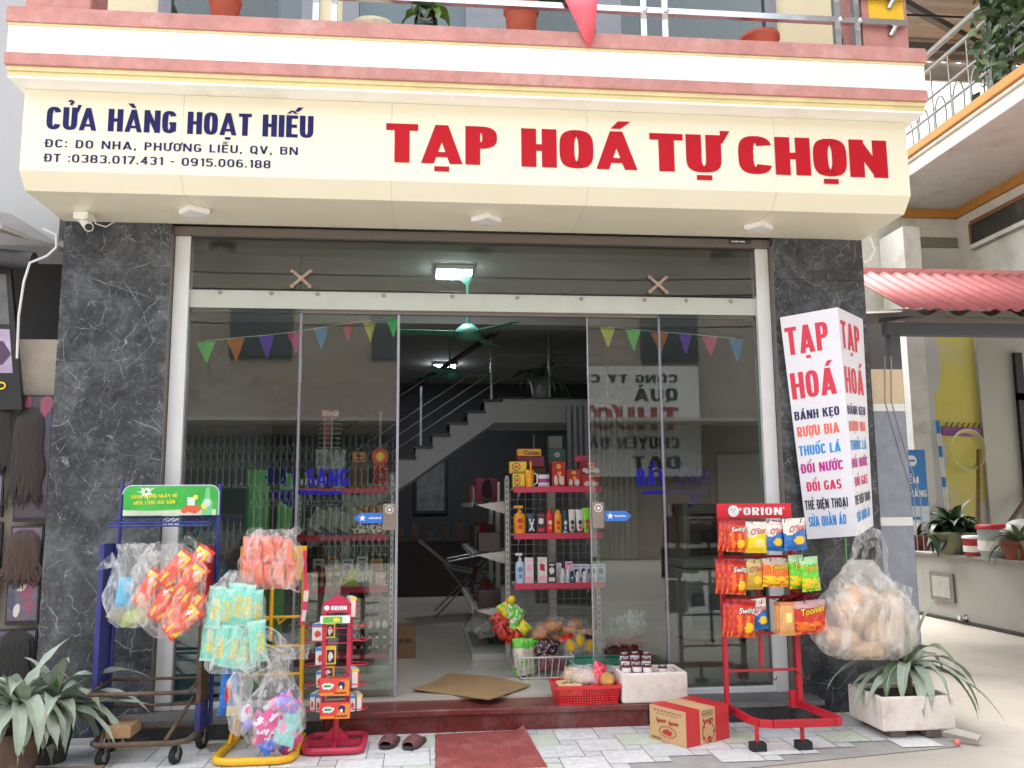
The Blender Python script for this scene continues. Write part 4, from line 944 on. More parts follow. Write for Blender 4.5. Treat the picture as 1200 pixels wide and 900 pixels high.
# bag 4: coral rolls
fc = lambda u, v: 1 if abs(v) > .8 else 2 if mnoise.noise(Vector((u*2, v*2, 9))) > .36 else 0
bg, *_ = bag('grocery_bag', 'clear plastic bag of coral pink rolls hanging on top of the yellow stand', 283, 352, 620, 690, -.62, [(0, .9), (.08, .99), (.4, 1), (.68, .98), (.8, .85), (.93, .8), (1, .55)], .15, FILM_THIN, seed=21, sq=.55)
packs(bg, 'coral_roll', [(290, 645, 2), (302, 643, -2), (314, 644, -4), (326, 645, -6), (338, 648, -4), (289, 672, 4), (302, 672, -5), (314, 673, -8), (327, 674, -6), (340, 672, 5)], -.60, .068, .165, .06, [F_SLM, F_PNK, foil('roll orange', 245, 150, 90)], fc)
b = MB(); ribbon(b, [at(288, 636, -.66), at(295, 624, -.66), at(304, 622, -.66), at(312, 632, -.66)], [.05, .07, .06, .05]); ribbon(b, [at(335, 632, -.66), at(345, 624, -.66), at(352, 618, -.66)], [.05, .06, .05]); ribbon(b, [at(335, 684, -.68), at(342, 690, -.68), at(350, 694, -.68)], [.03, .02, .012]); strips(b.build('bag_handle', FILM, bg))
# bag 5: big knotted bag of soft toys
bg, *_ = bag('toy_bag', 'big knotted clear bag of pink and blue soft toys low on the yellow stand', 284, 361, 762, 878, -.84, [(0, .35), (.06, .68), (.2, .96), (.36, 1), (.52, .85), (.68, .52), (.82, .34), (.92, .4), (1, .62)], .24, FILM_THIN, seed=31, lean=.10, lump=.12)
tc = [pm('toy pink', 225, 70, 140, .8), pm('toy blue', 70, 110, 205, .8), pm('toy mint', 150, 215, 210, .8), pm('toy white', 235, 230, 235, .8), pm('toy lilac', 150, 140, 215, .8), pm('toy rose', 235, 150, 185, .8), pm('toy cream', 225, 215, 170, .8)]
for k, (px, py, rx, rz, mi) in enumerate(((313, 862, .05, .06, 0), (318, 846, .06, .045, 0), (330, 862, .055, .05, 1), (334, 858, .045, .05, 2), (341, 842, .04, .05, 2), (334, 836, .05, .05, 6), (338, 870, .05, .035, 0), (322, 834, .045, .035, 3), (308, 848, .035, .05, 5), (338, 826, .05, .03, 4), (330, 822, .05, .028, 5), (318, 870, .05, .03, 1))):
    b = MB(); pillow(b, Matrix.Translation(at(px, py, -.84+random.uniform(-.05, .05))) @ rot(random.uniform(-.5, .5), random.uniform(-.3, .3), random.uniform(-1.2, 1.2)), rx*2.9, rz*2.9, .07, (lambda k: lambda u, v: 1 if mnoise.noise(Vector((u*1.8+k, v*1.8, k*2.0))) > .22 else 0)(k), wr=.5, seed=k*3); weld(b.build('soft_toy', [tc[mi], tc[(mi+3) % 7]], bg))
b = MB()
for L, ww in (([at(300, 775, -.84), at(318, 768, -.84), at(338, 764, -.84), at(362, 764, -.84)], [.16, .14, .1, .09]), ([at(300, 800, -.86), at(314, 788, -.87), at(330, 776, -.86)], [.12, .1, .06]), ([at(296, 772, -.85), at(286, 778, -.86), at(276, 775, -.86)], [.1, .1, .05])): ribbon(b, L, ww, twist=.8)
strips(b.build('bag_knot', FILM, bg))
bg, *_ = bag('toy_bag', 'small clear bag with a pink and white toy', 262, 300, 786, 862, -.86, [(0, .3), (.1, .7), (.35, .9), (.6, .75), (.8, .9), (1, .5)], .12, FILM, seed=41)
b = MB(); b.ell(at(289, 838, -.86), .035, .03, .055, 12, 0, .4); b.build('soft_toy', tc[3], bg)
b = MB(); b.ell(at(291, 848, -.88), .03, .03, .03, 12, 0, .4); b.build('soft_toy', tc[4], bg)
b = MB(); b.ell(at(291, 832, -.895), .018, .012, .02, 10, 0, .3); b.build('soft_toy', tc[0], bg)
bg = thing('toy_pack', 'blue shiny toy pack with a red patch hanging behind the toy bags', 'toy pack', tuple(at(268, 838, -.7)))
b = MB(); pillow(b, Matrix.Translation(at(269, 810, -.70)) @ rot(.3, 0, .05), .115, .28, .05, lambda u, v: 1 if (u+.15)**2/.12+(v-.05)**2/.2 < 1 else 2 if v < -.55 and u > -.2 else 3 if abs(u-.5) < .14 and abs(v) < .4 else 0); weld(b.build('pack_foil', [F_BLU, F_RED, F_CRM, foil('pale blue foil', 120, 180, 225)], bg))
# loose loop of film on the stand's arm
b = MB(); L = [at(310, 734, -.80), at(322, 738, -.80), at(334, 750, -.80), at(340, 762, -.80), at(332, 764, -.80), at(318, 758, -.80), at(306, 752, -.80)]
b.tube(L, .005, 6); ribbon(b, [at(312, 742, -.8), at(322, 748, -.8), at(333, 757, -.8)], [.05, .07, .04]); tag(b.build('loose_film_bag', FILM), 'loose empty clear bag sticking out from the yellow stand', 'plastic bag')

# ---- yellow stand
ys = thing('yellow_display_stand', 'yellow tubular display stand with a flat yellow header panel', 'display stand', (-.93, -.6, 0))
gL, gR = at(276, 850, -.42), at(352, 850, -.42)
b = MB(); b.tube([(gL.x, -.36, .03), (gL.x-.03, -.80, .03), (gL.x-.01, -.87, .03), (gL.x+.05, -.90, .03), (gR.x-.06, -.90, .03), (gR.x, -.87, .03), (gR.x+.02, -.80, .03), (gR.x+.01, -.36, .03)], .022, 10); b.build('base', M_YELLOW, ys)
ztop = at(318, 640, -.42).z
b = MB()
for x in (gL.x+.01, gR.x): b.tube([(x, -.42, .04), (x, -.42, ztop)], .015, 10)
b.tube([(gL.x, -.60, .05), (gL.x+.01, -.42, .20)], .012, 8)
pm_ = at(318.5, 700, -.42); b.tube([(pm_.x, -.42, .62), (pm_.x, -.42, ztop)], .013, 8)
for py in (723, 790, 757): q = at(330, py, -.42); b.tube([(gL.x, -.42, q.z), (gR.x, -.42, q.z)], .009, 8)
b.build('upright_frame', M_YELLOW, ys)
b = MB(); b.box(gL.x-.005, gR.x+.005, -.43, -.405, at(300, 680, -.42).z, ztop); b.build('header_panel', M_YELLOW, ys, .003)
for px, py in ((312, 728), (334, 726), (311, 760), (336, 790)):
    p = at(px, py, -.42); b = MB(); b.tube([p+Vector((.02, 0, .02)), p+Vector((-.02, -.12, -.01)), p+Vector((-.022, -.13, .02))], .005, 6); b.build('hook', M_YELLOW, ys)
# red ribbon strip of sachets hanging at its right end
b = MB(); ribbon(b, [at(357, 645, -.46), at(358, 675, -.46), at(359, 690, -.46), at(357, 712, -.46), at(354, 732, -.46)], [.025, .02, .035, .035, .035], 0, twist=.3)
ribbon(b, [at(359, 692, -.465), at(358, 705, -.465)], .03, 1, twist=.1); ribbon(b, [at(357, 715, -.465), at(355, 728, -.465)], .025, 1, twist=.1)
tag(b.build('sachet_strip', [pm('strip pink', 225, 60, 100, .35), pm('strip white', 235, 225, 225, .35)]), 'narrow pink and white strip of sachets hanging from the right edge of the yellow stand', 'sachet strip')

# ---- red carousel with boxes
cr = thing('red_carousel_stand', 'red revolving wire stand with a small roof and boxes, on a square tube base', 'display stand', (-.52, -.56, 0))
b = MB()
def rr_loop(cx, cy, hx, hy, r, z, n=5):
    o = []
    for sx, sy, a0 in ((1, 1, 0), (-1, 1, 90), (-1, -1, 180), (1, -1, 270)):
        o += [(cx+sx*(hx-r)+r*math.cos(R(a0+90*k/n)), cy+sy*(hy-r)+r*math.sin(R(a0+90*k/n)), z) for k in range(n+1)]
    return o
M_CAR = pm('carousel red enamel', 196, 48, 78, .4, var=.08)
cx0, cy0 = -.52, -.56
b.tube(rr_loop(cx0, cy0, .17, .19, .06, .03), .02, 8, closed=True); b.box(cx0-.16, cx0+.16, cy0-.012, cy0+.012, .012, .045); b.box(cx0-.012, cx0+.012, cy0-.18, cy0+.18, .0125, .046)
b.build('base', M_CAR, cr)
b = MB(); b.tube([(cx0, cy0, .04), (cx0, cy0, .25)], .018, 10)
for s in (-1, 1): b.prism([(0, 0), (.07, 0), (0, .08)], (lambda s: lambda u, v, d: Vector((cx0+s*(u+.015), cy0+d, .046+v)))(s), -.003, .003)
zc = at(393, 712, -.62).z
for dx, dy in ((-.075, .075), (.075, .075), (-.075, -.075), (.075, -.075)): b.box(cx0+dx-.011, cx0+dx+.011, cy0+dy-.011, cy0+dy+.011, .24, zc)
b.box(cx0-.086, cx0+.086, cy0-.086, cy0+.086, .235, .25)
b.build('post', M_CAR, cr)
za, zb2 = at(393, 718, -.64).z, at(393, 708, -.64).z
b = MB(); b.box(cx0-.085, cx0+.085, cy0-.085, cy0+.085, za, zb2); b.add([(cx0-.09, cy0-.09, zb2), (cx0+.09, cy0-.09, zb2), (cx0+.09, cy0+.09, zb2), (cx0-.09, cy0+.09, zb2), (cx0, cy0, zb2+.05)], [(0, 1, 4), (1, 2, 4), (2, 3, 4), (3, 0, 4)])
cap = b.build('roof_cap', M_CAR, cr, .002)
lettering('header_lettering', 'ORION', plane_fn((cx0-.035, cy0-.0855, za+.016), (1, 0, 0)), .095, .026, white_ink, cap, tv=.2, th=.14)
b = MB(); b.lathe([(0.001, 0), (.017, 0), (.017, .002), (.001, .002)], (cx0-.06, cy0-.0855, za+.029), 16, M=Matrix.Rotation(R(90), 3, 'X')); b.build('round_mark', white_ink, cap)
b = MB()
for py in (735, 752, 780, 803, 832):
    z = at(393, py, -.6).z
    for s in (-1, 1):
        for L in ([(-.075, -.075), (-.17, -.09), (-.19, -.04), (-.17, .0), (-.075, .02)], [(-.08, -.075), (-.06, -.17), (.06, -.17), (.08, -.075)]):
            b.tube([(cx0+(x if len(L) == 5 else x)*(-s if len(L) == 5 else 1), cy0+y*(1 if s > 0 or len(L) == 5 else -1), z+.01) for x, y in L], .0035, 5)
b.build('wire_pocket', M_CAR, cr)
def carton_box(name, label, px0, px1, py0, py1, Y, dep, mats, group=None, rz=0, face=None, cat='box', bev=.002):
    """small printed carton: front face fills the measured outline, depth dep away from the street"""
    a = at(px0, py1, Y); c = at(px1, py0, Y); w = c.x-a.x; h = c.z-a.z; cx = (a.x+c.x)/2
    root = thing(name, label, cat, (cx, Y, a.z), group)
    M = Matrix.Translation((cx, Y, a.z)) @ Matrix.Rotation(rz, 4, 'Z')
    b = MB(); b.box(-w/2, w/2, 0, dep, 0, h, 0, M); b.build('carton', mats[0], root, bev)
    fn = lambda u, v, d: M @ Vector((u-w/2, -.0012-d, v))
    if face: face(root, fn, w, h, mats)
    return root, fn, w, h
def blob(b, fn, cx, cz, rx, rz, mi, d, n=16, lump=0, seed=0):
    pts = []
    for k in range(n):
        t = 2*math.pi*k/n; g = 1+lump*mnoise.noise(Vector((math.cos(t)*2, math.sin(t)*2, seed)))
        pts.append(fn(cx+rx*g*math.cos(t), cz+rz*g*math.sin(t), d))
    b.add(pts, [tuple(range(n))], mi)
def sheet(b, fn, x0, x1, z0, z1, mi, d): b.add([fn(x0, z0, d), fn(x1, z0, d), fn(x1, z1, d), fn(x0, z1, d)], [(0, 1, 2, 3)], mi)
P_TOM, P_ORG, P_GRN, P_NAV, P_YEL, P_WHT, P_BLU = [pm(n, *c, .4, var=.06) for n, c in (('print tomato', (225, 70, 60)), ('print orange', (240, 135, 50)), ('print green', (40, 150, 70)), ('print navy', (45, 40, 85)), ('print yellow', (245, 205, 60)), ('print white', (235, 232, 226)), ('print blue', (60, 140, 205)))]
def gum_face(root, fn, w, h, m):
    b = MB(); b.add([fn(w*.5, 0, 0), fn(w, 0, 0), fn(w, h*.92, 0), fn(w*.7, h*.92, 0)], [(0, 1, 2, 3)], 0)
    sheet(b, fn, w*.02, w*.5, h*.02, h*.2, 0, .0004)
    blob(b, fn, w*.28, h*.58, w*.2, h*.2, 1, .0006, 18, .35, 2); blob(b, fn, w*.28, h*.57, w*.14, h*.07, 2, .0009, 14, .6, 5)
    blob(b, fn, w*.74, h*.62, w*.12, h*.26, 3, .0006, 14, .7, 4); blob(b, fn, w*.72, h*.5, w*.05, h*.12, 1, .0010, 10, .3, 4)
    for k in range(6): sheet(b, fn, w*(.5+.07*k), w*(.555+.07*k), h*.1, h*(.2+.03*(k % 2)), 4, .0008)
    b.build('carton_print', [P_ORG, P_WHT, P_GRN, P_NAV, pm('print brown', 110, 50, 30, .5)], root)
for px0, px1, y0, y1, lab in ((374, 409.5, 795, 816, 'upper red and orange box on the front of the red carousel'), (374.5, 410, 823, 843, 'lower red and orange box on the front of the red carousel')):
    carton_box('snack_carton', lab, px0, px1, y0, y1, -.74, .055, [P_TOM], 'boxes on the red carousel', face=gum_face)
carton_box('snack_carton', 'green and white flat box under the roof of the red carousel', 375, 410, 722, 731, -.72, .05, [P_WHT], 'boxes on the red carousel', face=lambda r, fn, w, h, m: (lambda b: (sheet(b, fn, w*.1, w*.75, h*.1, h*.95, 0, 0), blob(b, fn, w*.55, h*.5, w*.12, h*.3, 1, .0005), b.build('carton_print', [pm('print lime', 95, 190, 60, .4), P_YEL], r)))(MB()))
def side_face(root, fn, w, h, m):
    b = MB(); sheet(b, fn, 0, w, h*.82, h, 0, 0); blob(b, fn, w*.5, h*.4, w*.3, h*.2, 1, .0004, 10, .4); b.build('carton_print', [P_BLU, P_TOM], root)
def side_face_y(root, fn, w, h, m):
    b = MB(); sheet(b, fn, 0, w, h*.85, h, 0, 0); sheet(b, fn, w*.8, w, 0, h*.85, 1, 0); b.build('carton_print', [P_YEL, P_TOM], root)
for k, (px0, px1, y0, y1, Y, rz, fc_, lab) in enumerate((
        (365, 380, 731, 751, -.60, -.25, side_face, 'uppermost blue-topped box on the left side of the red carousel'), (369, 383, 759, 780, -.60, -.25, side_face, 'second blue-topped box from the top on the left of the carousel'),
        (370, 379, 787, 806, -.62, -.2, side_face, 'third blue-topped box from the top on the left of the carousel'), (363, 369, 813, 834, -.62, -.2, side_face, 'outer blue-topped box at the bottom left of the carousel'), (370, 376, 814, 835, -.63, -.2, side_face, 'inner blue-topped box at the bottom left of the carousel'),
        (411, 418, 700, 723, -.62, .3, side_face_y, 'yellow-edged white box beside the roof of the carousel'), (412, 421, 784, 806, -.62, .3, side_face_y, 'yellow-topped white box on the right side of the carousel'),
        (410, 416.5, 815, 834, -.64, .2, side_face, 'blue-topped white box at the bottom right of the carousel'), (418, 425, 814, 833, -.62, .25, side_face_y, 'yellow-topped white box at the bottom right corner of the carousel'))):
    carton_box('snack_carton', lab, px0, px1, y0, y1, Y, .13, [P_WHT], 'boxes on the red carousel', rz=rz, face=fc_)
for (px0, px1, y0, y1, lab) in ((384, 395, 728, 748, 'yellow and blue box in the upper pocket of the carousel'), (384, 396, 757, 779, 'yellow and blue box in the middle pocket of the carousel'), (380, 394, 781, 793, 'yellow and blue box behind the upper front box of the carousel')):
    carton_box('snack_carton', lab, px0-3, px1-2, y0, y1, -.61, .03, [P_YEL], 'boxes on the red carousel', rz=.1, face=lambda r, fn, w, h, m: (lambda b: (sheet(b, fn, w*.15, w*.85, h*.1, h*.8, 0, 0), blob(b, fn, w*.5, h*.45, w*.25, h*.25, 1, .0005, 10, .5), b.build('carton_print', [P_NAV, P_WHT], r)))(MB()))

# ---- slippers, mat, cardboard sheet
def slipper(px, py, rz, lab):
    p = atz(px, py, .01); root = thing('slipper', lab, 'slipper', (p.x, p.y, 0), 'pair of slippers on the pavement')
    M = Matrix.Translation((p.x, p.y, .006)) @ Matrix.Rotation(rz, 4, 'Z')
    def out(t): # half width along the length, t from heel (0) to toe (1)
        return .035+.012*math.sin(math.pi*min(1, t*1.05)*.9)+.006*t-.028*max(0, (t-.8)/.2)**2-.022*max(0, (.12-t)/.12)**2
    n = 18; b = MB(); vs = []
    for i in range(n+1):
        t = i/n; y = -.13+.26*t; w_ = out(t)
        for x, z in ((-w_, 0), (w_, 0), (w_+.003, .018), (-w_-.003, .018)): vs.append(M @ Vector((x, y, z)))
    b.add(vs, [(4*i+k, 4*i+(k+1) % 4, 4*i+4+(k+1) % 4, 4*i+4+k) for i in range(n) for k in range(4)]+[(3, 2, 1, 0), tuple(4*n+k for k in range(4))], 0)
    b.build('sole', pm('slipper sole', 62, 56, 58, .8, var=.2), root, .002)
    b = MB(); vs = []; m = 10
    for i in range(9):
        t = .48+.46*i/8; y = -.13+.26*t; w_ = out(t)+.004
        for k in range(m+1):
            a = math.pi*k/m; vs.append(M @ Vector((-w_*math.cos(a), y, .014+(.050-.018*(i/8)**2)*math.sin(a)**.7)))
    b.add(vs, [(i*(m+1)+k, i*(m+1)+k+1, (i+1)*(m+1)+k+1, (i+1)*(m+1)+k) for i in range(8) for k in range(m)], 0, True)
    o = b.build('strap', mat('striped slipper upper', (.17, .06, .065), .75, var=.7, scale=60), root); s_ = o.modifiers.new('s', 'SOLIDIFY'); s_.thickness = .005
slipper(457, 871, R(168), 'left slipper of a worn maroon pair on the pavement'); slipper(486, 872, R(160), 'right slipper of a worn maroon pair next to the doormat')
b = MB(); nx, ny = 90, 26; vs = []
for j in range(ny+1):
    for i in range(nx+1):
        u, v = i/nx, j/ny; p = Vector((.085, -.36, 0)).lerp(Vector((.665, -.32, 0)), u).lerp(Vector((.075, -1.12, 0)).lerp(Vector((.70, -1.14, 0)), u), v)
        curl = .035*max(0, (u-.86)/.14)**2*max(0, 1-v*1.3); p.x -= curl*.25
        vs.append((p.x+.004*mnoise.noise(Vector((u*9, v*9, 0))), p.y, .008+curl+.0042*(1 if i % 2 else 0)+.003*mnoise.noise(Vector((u*3, v*3, 2)))))
b.add(vs, [(j*(nx+1)+i, j*(nx+1)+i+1, (j+1)*(nx+1)+i+1, (j+1)*(nx+1)+i)[::-1] for j in range(ny) for i in range(nx)], 0)
o = b.build('doormat', mat('ribbed red mat', (.34, .075, .068), .75, var=.2, scale=8, dirt=(.42, .22, .19), dscale=4)); s_ = o.modifiers.new('s', 'SOLIDIFY'); s_.thickness = .006
tag(o, 'ribbed red rubber doormat on the pavement in front of the step', 'doormat')
b = MB(); P = [atz(482, 807, .19), atz(505, 800, .175), atz(526, 788.5, .168), atz(575, 792, .18), atz(622, 802, .185), atz(600, 811, .176), atz(573, 819.5, .20), atz(528, 813.5, .17)]
cxx = sum(P, Vector())/8; vs = [cxx+Vector((0, 0, -.003))]+P; b.add(vs+[v-Vector((0, 0, .005)) for v in vs], [(0, k, k % 8+1) for k in range(1, 9)]+[(9, k % 8+10, k+9) for k in range(1, 9)]+[(k, k+9, k % 8+10, k % 8+1) for k in range(1, 9)])
tag(b.build('cardboard_sheet', pm('brown cardboard', 160, 128, 88, .85, var=.07, scale=5, dirt=(.22, .15, .09), dscale=3)), 'flattened brown cardboard sheet lying inside the doorway', 'cardboard')
for (px, py, r_) in ((1128, 868, .0), (262, 872, 0)): pass

# ---- red basket with bread
rb = thing('red_basket', 'red plastic lattice basket on the step', 'basket', (1.08, -.25, .15))
x0, x1, y0, y1, z0, z1 = .895, 1.285, -.30, -.06, .150, .262
M_BAS = pm('red basket plastic', 218, 42, 50, .3, var=.06)
b = MB(); fl = .02
def wall_grid(b, a, c, up, nx, nz, t):
    a, c, up = Vector(a), Vector(c), Vector(up)
    for k in range(nx+1): p = a.lerp(c, k/nx); b.bar(p, p+up, t, t)
    for k in range(nz+1): b.bar(a+up*(k/nz), c+up*(k/nz), t*1.02, t*1.02)
corn = [(x0, y0), (x1, y0), (x1, y1), (x0, y1)]; top = [(x0-fl, y0-fl), (x1+fl, y0-fl), (x1+fl, y1+fl), (x0-fl, y1+fl)]
for k in range(4):
    a = Vector((*corn[k], z0)); c = Vector((*corn[(k+1) % 4], z0)); ta = Vector((*top[k], z1)); tc_ = Vector((*top[(k+1) % 4], z1)); n = 22 if k % 2 == 0 else 13
    for i in range(n+1): b.bar(a.lerp(c, i/n), ta.lerp(tc_, i/n), .007, .005)
    for i in range(8): b.bar(a.lerp(ta, i/7), c.lerp(tc_, i/7), .0072, .0052)
    b.bar(ta, tc_, .018, .02)
    b.bar(a, c, .012, .016)
b.box(x0, x1, y0, y1, z0+.001, z0+.006); b.build('basket_body', M_BAS, rb)
P_BRD = mat('bread crust', (.55, .27, .07), .6, var=.25, scale=9, sub=.1); P_LOAF = mat('cake slice', (.70, .46, .22), .8, var=.15, scale=20)
def loaf(name, lab, c, rx, ry, rz, m, M=None, group='bread in the red basket', film=None):
    root = thing(name, lab, 'bread', tuple(c), group); b = MB(); b.ell(c, rx, ry, rz, 18, 0, .18, M); b.build('loaf', m, root)
    if film: b = MB(); b.ell(c, rx*1.25, ry*1.2, rz*1.25, 24, 0, .35, M, 5); b.build('wrapper', film, root)
root = thing('cake_pack', 'pale sponge cake bar with brown swirls at the left end of the red basket', 'cake', (.97, -.2, .25)); b = MB(); b.box(.90, 1.06, -.28, -.12, .20, .275, 0); b.build('cake', P_LOAF, root, .01)
b = MB()
for k in range(5): blob(b, lambda u, v, d: Vector((.92+u, -.27+v, .2765+d)), .02+k*.024, .04+.03*(k % 2), .012, .02, 0, .0004*k, 10, .6, k)
b.build('cocoa_swirl', pm('cocoa', 80, 40, 22, .7), root)
loaf('bread_roll', 'golden bread roll at the right end of the red basket', Vector((1.235, -.20, .285)), .055, .10, .045, P_BRD)
loaf('bread_roll', 'round bun in clear wrap behind the cake in the red basket', Vector((1.03, -.09, .30)), .07, .06, .05, P_LOAF, film=FILM_THIN)
loaf('bread_roll', 'pale loaf in crinkled clear wrap in the middle of the red basket', Vector((1.09, -.17, .30)), .09, .09, .05, mat('pale dough', (.62, .48, .38), .7, var=.15), film=FILM)
root = thing('sweet_pack', 'bright pink-red wrapped pack standing up in the red basket', 'sweets', (1.16, -.2, .25)); b = MB(); pillow(b, Matrix.Translation((1.175, -.20, .315)) @ rot(.2, -.4, .5), .09, .17, .05, lambda u, v: 1 if mnoise.noise(Vector((u*3, v*3, 2))) > .1 else 0); weld(b.build('foil', [foil('hot pink foil', 225, 45, 75), F_PNK], root))
b = MB(); b.ell((1.14, -.1, .32), .14, .08, .05, 26, 0, .7, seed=9); tag(b.build('crumpled_film', FILM), 'crumpled clear film bag on top of the red basket', 'plastic bag')

# ---- foam box with cans
fb = thing('foam_box', 'chunky white foam box of drink cans on the right end of the step', 'foam box', (1.54, -.2, .15))
M_FOAM = pm('white foam', 228, 216, 208, .85, var=.05, scale=30, dirt=(.55, .42, .34), dscale=7, bump=.3, bscale=60)
def foam_tray(root, x0, x1, y0, y1, z0, z1, t, m, name='foam_shell'):
    b = MB()
    b.box(x0, x1, y0, y0+t, z0, z1); b.box(x0, x1, y1-t, y1, z0, z1); b.box(x0, x0+t, y0+t, y1-t, z0, z1-.0005); b.box(x1-t, x1, y0+t, y1-t, z0, z1-.0005); b.box(x0+t, x1-t, y0+t, y1-t, z0, z0+t)
    return b.build(name, m, root, .012)
foam_tray(fb, 1.315, 1.76, -.33, .02-.05, .152, .345, .028, M_FOAM)
b = MB(); b.box(1.345, 1.73, -.30, -.06, .18, .25); b.build('packing', mat('inner packing', (.25, .18, .16), .9), fb)
can_b = [pm('can maroon', 105, 20, 35, .3, metal=.3), pm('can silver', 190, 188, 190, .25, metal=.8), pm('can white', 228, 226, 226, .35)]
def drink_can(x, y, z, tilt=0, first=[None]):
    if first[0] is None:
        r0 = thing('drink_can', 'silver-topped dark drink can standing in the foam box', 'can', (x, y, z), 'cans in the foam box')
        b = MB(); b.lathe([(.022, 0), (.031, .008), (.031, .105), (.026, .117)], (x, y, z), 20); b.build('can_body', can_b[0], r0)
        b = MB(); b.lathe([(.0261, .1165), (.0275, .121), (.024, .122), (.023, .118), (.0, .118)], (x, y, z), 20); b.build('can_lid', can_b[1], r0)
        b = MB(); b.lathe([(.0313, .07), (.0313, .1)], (x, y, z), 20); b.build('can_band', can_b[2], r0)
        first[0] = r0; return r0
    r = first[0].copy(); COL.objects.link(r); r.location = (x, y, z)
    for ch in list(first[0].children): c = ch.copy(); COL.objects.link(c); c.parent = r
    return r
for i, (x, y) in enumerate(((1.36, -.27), (1.43, -.275), (1.50, -.28), (1.37, -.20), (1.44, -.205), (1.51, -.21), (1.38, -.13), (1.45, -.135), (1.53, -.14), (1.61, -.26))):
    drink_can(x, y, .275+.026*(i//3)+.004*(i % 2) if i < 9 else .262)
b = MB()
for k, (x, y) in enumerate(((1.645, -.2), (1.68, -.19), (1.70, -.24), (1.655, -.25))):
    n = 14; b.tube([(x+.022*math.cos(2*math.pi*j/n), y+.022*math.sin(2*math.pi*j/n)*.8, .318+.012*math.sin(2*math.pi*j/n+k)+.003*k) for j in range(n)], .003, 5, closed=True)
    
tag(b.build('wire_ring_bundle', M_WHITE), 'small bundle of white plastic rings in the right half of the foam box', 'rings')
b = MB(); b.box(1.57, 1.73, -.30, -.06, .25, .31); tag(b.build('packed_carton', pm('pinkish packing', 215, 180, 170, .6), None, .01), 'pinkish pack filling the right half of the foam box', 'pack')

# ---- carton on the pavement
p = [atz(780, 862, .005), atz(805, 877, .005), atz(855, 865, .005)]
ex = (p[2]-p[1]); ey = (p[0]-p[1]); ex.z = ey.z = 0; W = ex.length; D_ = max(ey.length, .24); ux = ex.normalized(); uy = Vector((-ux.y, ux.x, 0))
Hc = at(805, 836, p[1].y).z
ct = thing('shipping_carton', 'red and brown shipping carton standing on the pavement by the snack rack', 'carton', tuple(p[1]))
Mc = Matrix(((ux.x, uy.x, 0, p[1].x), (ux.y, uy.y, 0, p[1].y), (0, 0, 1, .006), (0, 0, 0, 1)))
C_BR = pm('carton brown', 205, 165, 120, .8, var=.05, scale=8); C_RD = pm('carton red print', 200, 45, 50, .55, var=.06)
b = MB()
b.box(0, W*.31, 0, D_, 0, Hc, 0, Mc); b.box(W*.31+.0005, W*.67, 0, D_, 0, Hc, 1, Mc); b.box(W*.67+.0005, W, 0, D_, 0, Hc, 0, Mc); b.box(-.0015, 0, .001, D_, 0, Hc-.001, 1, Mc)
b.build('carton_body', [C_RD, C_BR], ct, .0)
fnc = lambda u, v, d: Mc @ Vector((u, -.0012-d, v))
fnl = lambda u, v, d: Mc @ Vector((-.0028-d, D_-u, v))
ink = pm('carton print ink', 185, 55, 45, .6); inkb = pm('carton stamp ink', 110, 85, 60, .7)
b = MB(); sheet(b, fnc, W*.36, W*.63, Hc*.78, Hc*.93, 1, 0); sheet(b, fnc, W*.375, W*.615, Hc*.80, Hc*.91, 2, .0005)
for k in range(9): sheet(b, fnc, W*(.385+.024*k), W*(.40+.024*k), Hc*.82, Hc*.89, 1, .001)
n = 18
for r_, x_ in ((.052, 0),): b.tube([fnc(W*.5+r_*math.cos(2*math.pi*k/n), Hc*.32+r_*1.15*math.sin(2*math.pi*k/n), .001) for k in range(n)], .0022, 4, 0, closed=True)
blob(b, fnc, W*.52, Hc*.14, .02, .014, 0, .001, 10, .5)
for k in range(5): blob(b, fnc, W*.5+.05*math.cos(k*1.25), Hc*.32+.055*math.sin(k*1.25), .011, .011, 0, .0015, 8, .4, k)
for k in range(8): sheet(b, fnl, D_*(.12+.1*k), D_*(.19+.1*k), Hc*.86-.006*k*0, Hc*.89, 1, .0004); sheet(b, fnl, D_*(.2+.08*k), D_*(.255+.08*k), Hc*.78, Hc*.80, 1, .0004)
for k in range(6): sheet(b, fnl, D_*.05+k*.014, D_*.05+k*.014+.008, Hc*.03, Hc*.10, 1, .0004)
b.tube([fnl(D_*.5+.07*math.cos(2*math.pi*k/n), Hc*.30+.032*math.sin(2*math.pi*k/n), .001) for k in range(n)], .002, 4, 0, closed=True)
blob(b, fnl, D_*.5, Hc*.3, .045, .018, 0, .001, 12, .8)
b.build('carton_print', [ink, inkb, C_BR], ct)
b = MB()
for fz, u0, v0, L, hh in ((fnc, W*.38, Hc*.63, W*.24, .016), (fnl, D_*.2, Hc*.57, D_*.26, .014), (fnl, D_*.54, Hc*.56, D_*.26, .014)):
    b.tube([fz(u0+L*t/24, v0+hh*math.sin(t*1.35)*(1.3 if t < 5 else .7)+L*t/24*.08, .001) for t in range(25)], .0024, 4)
b.build('carton_scribble', ink, ct)

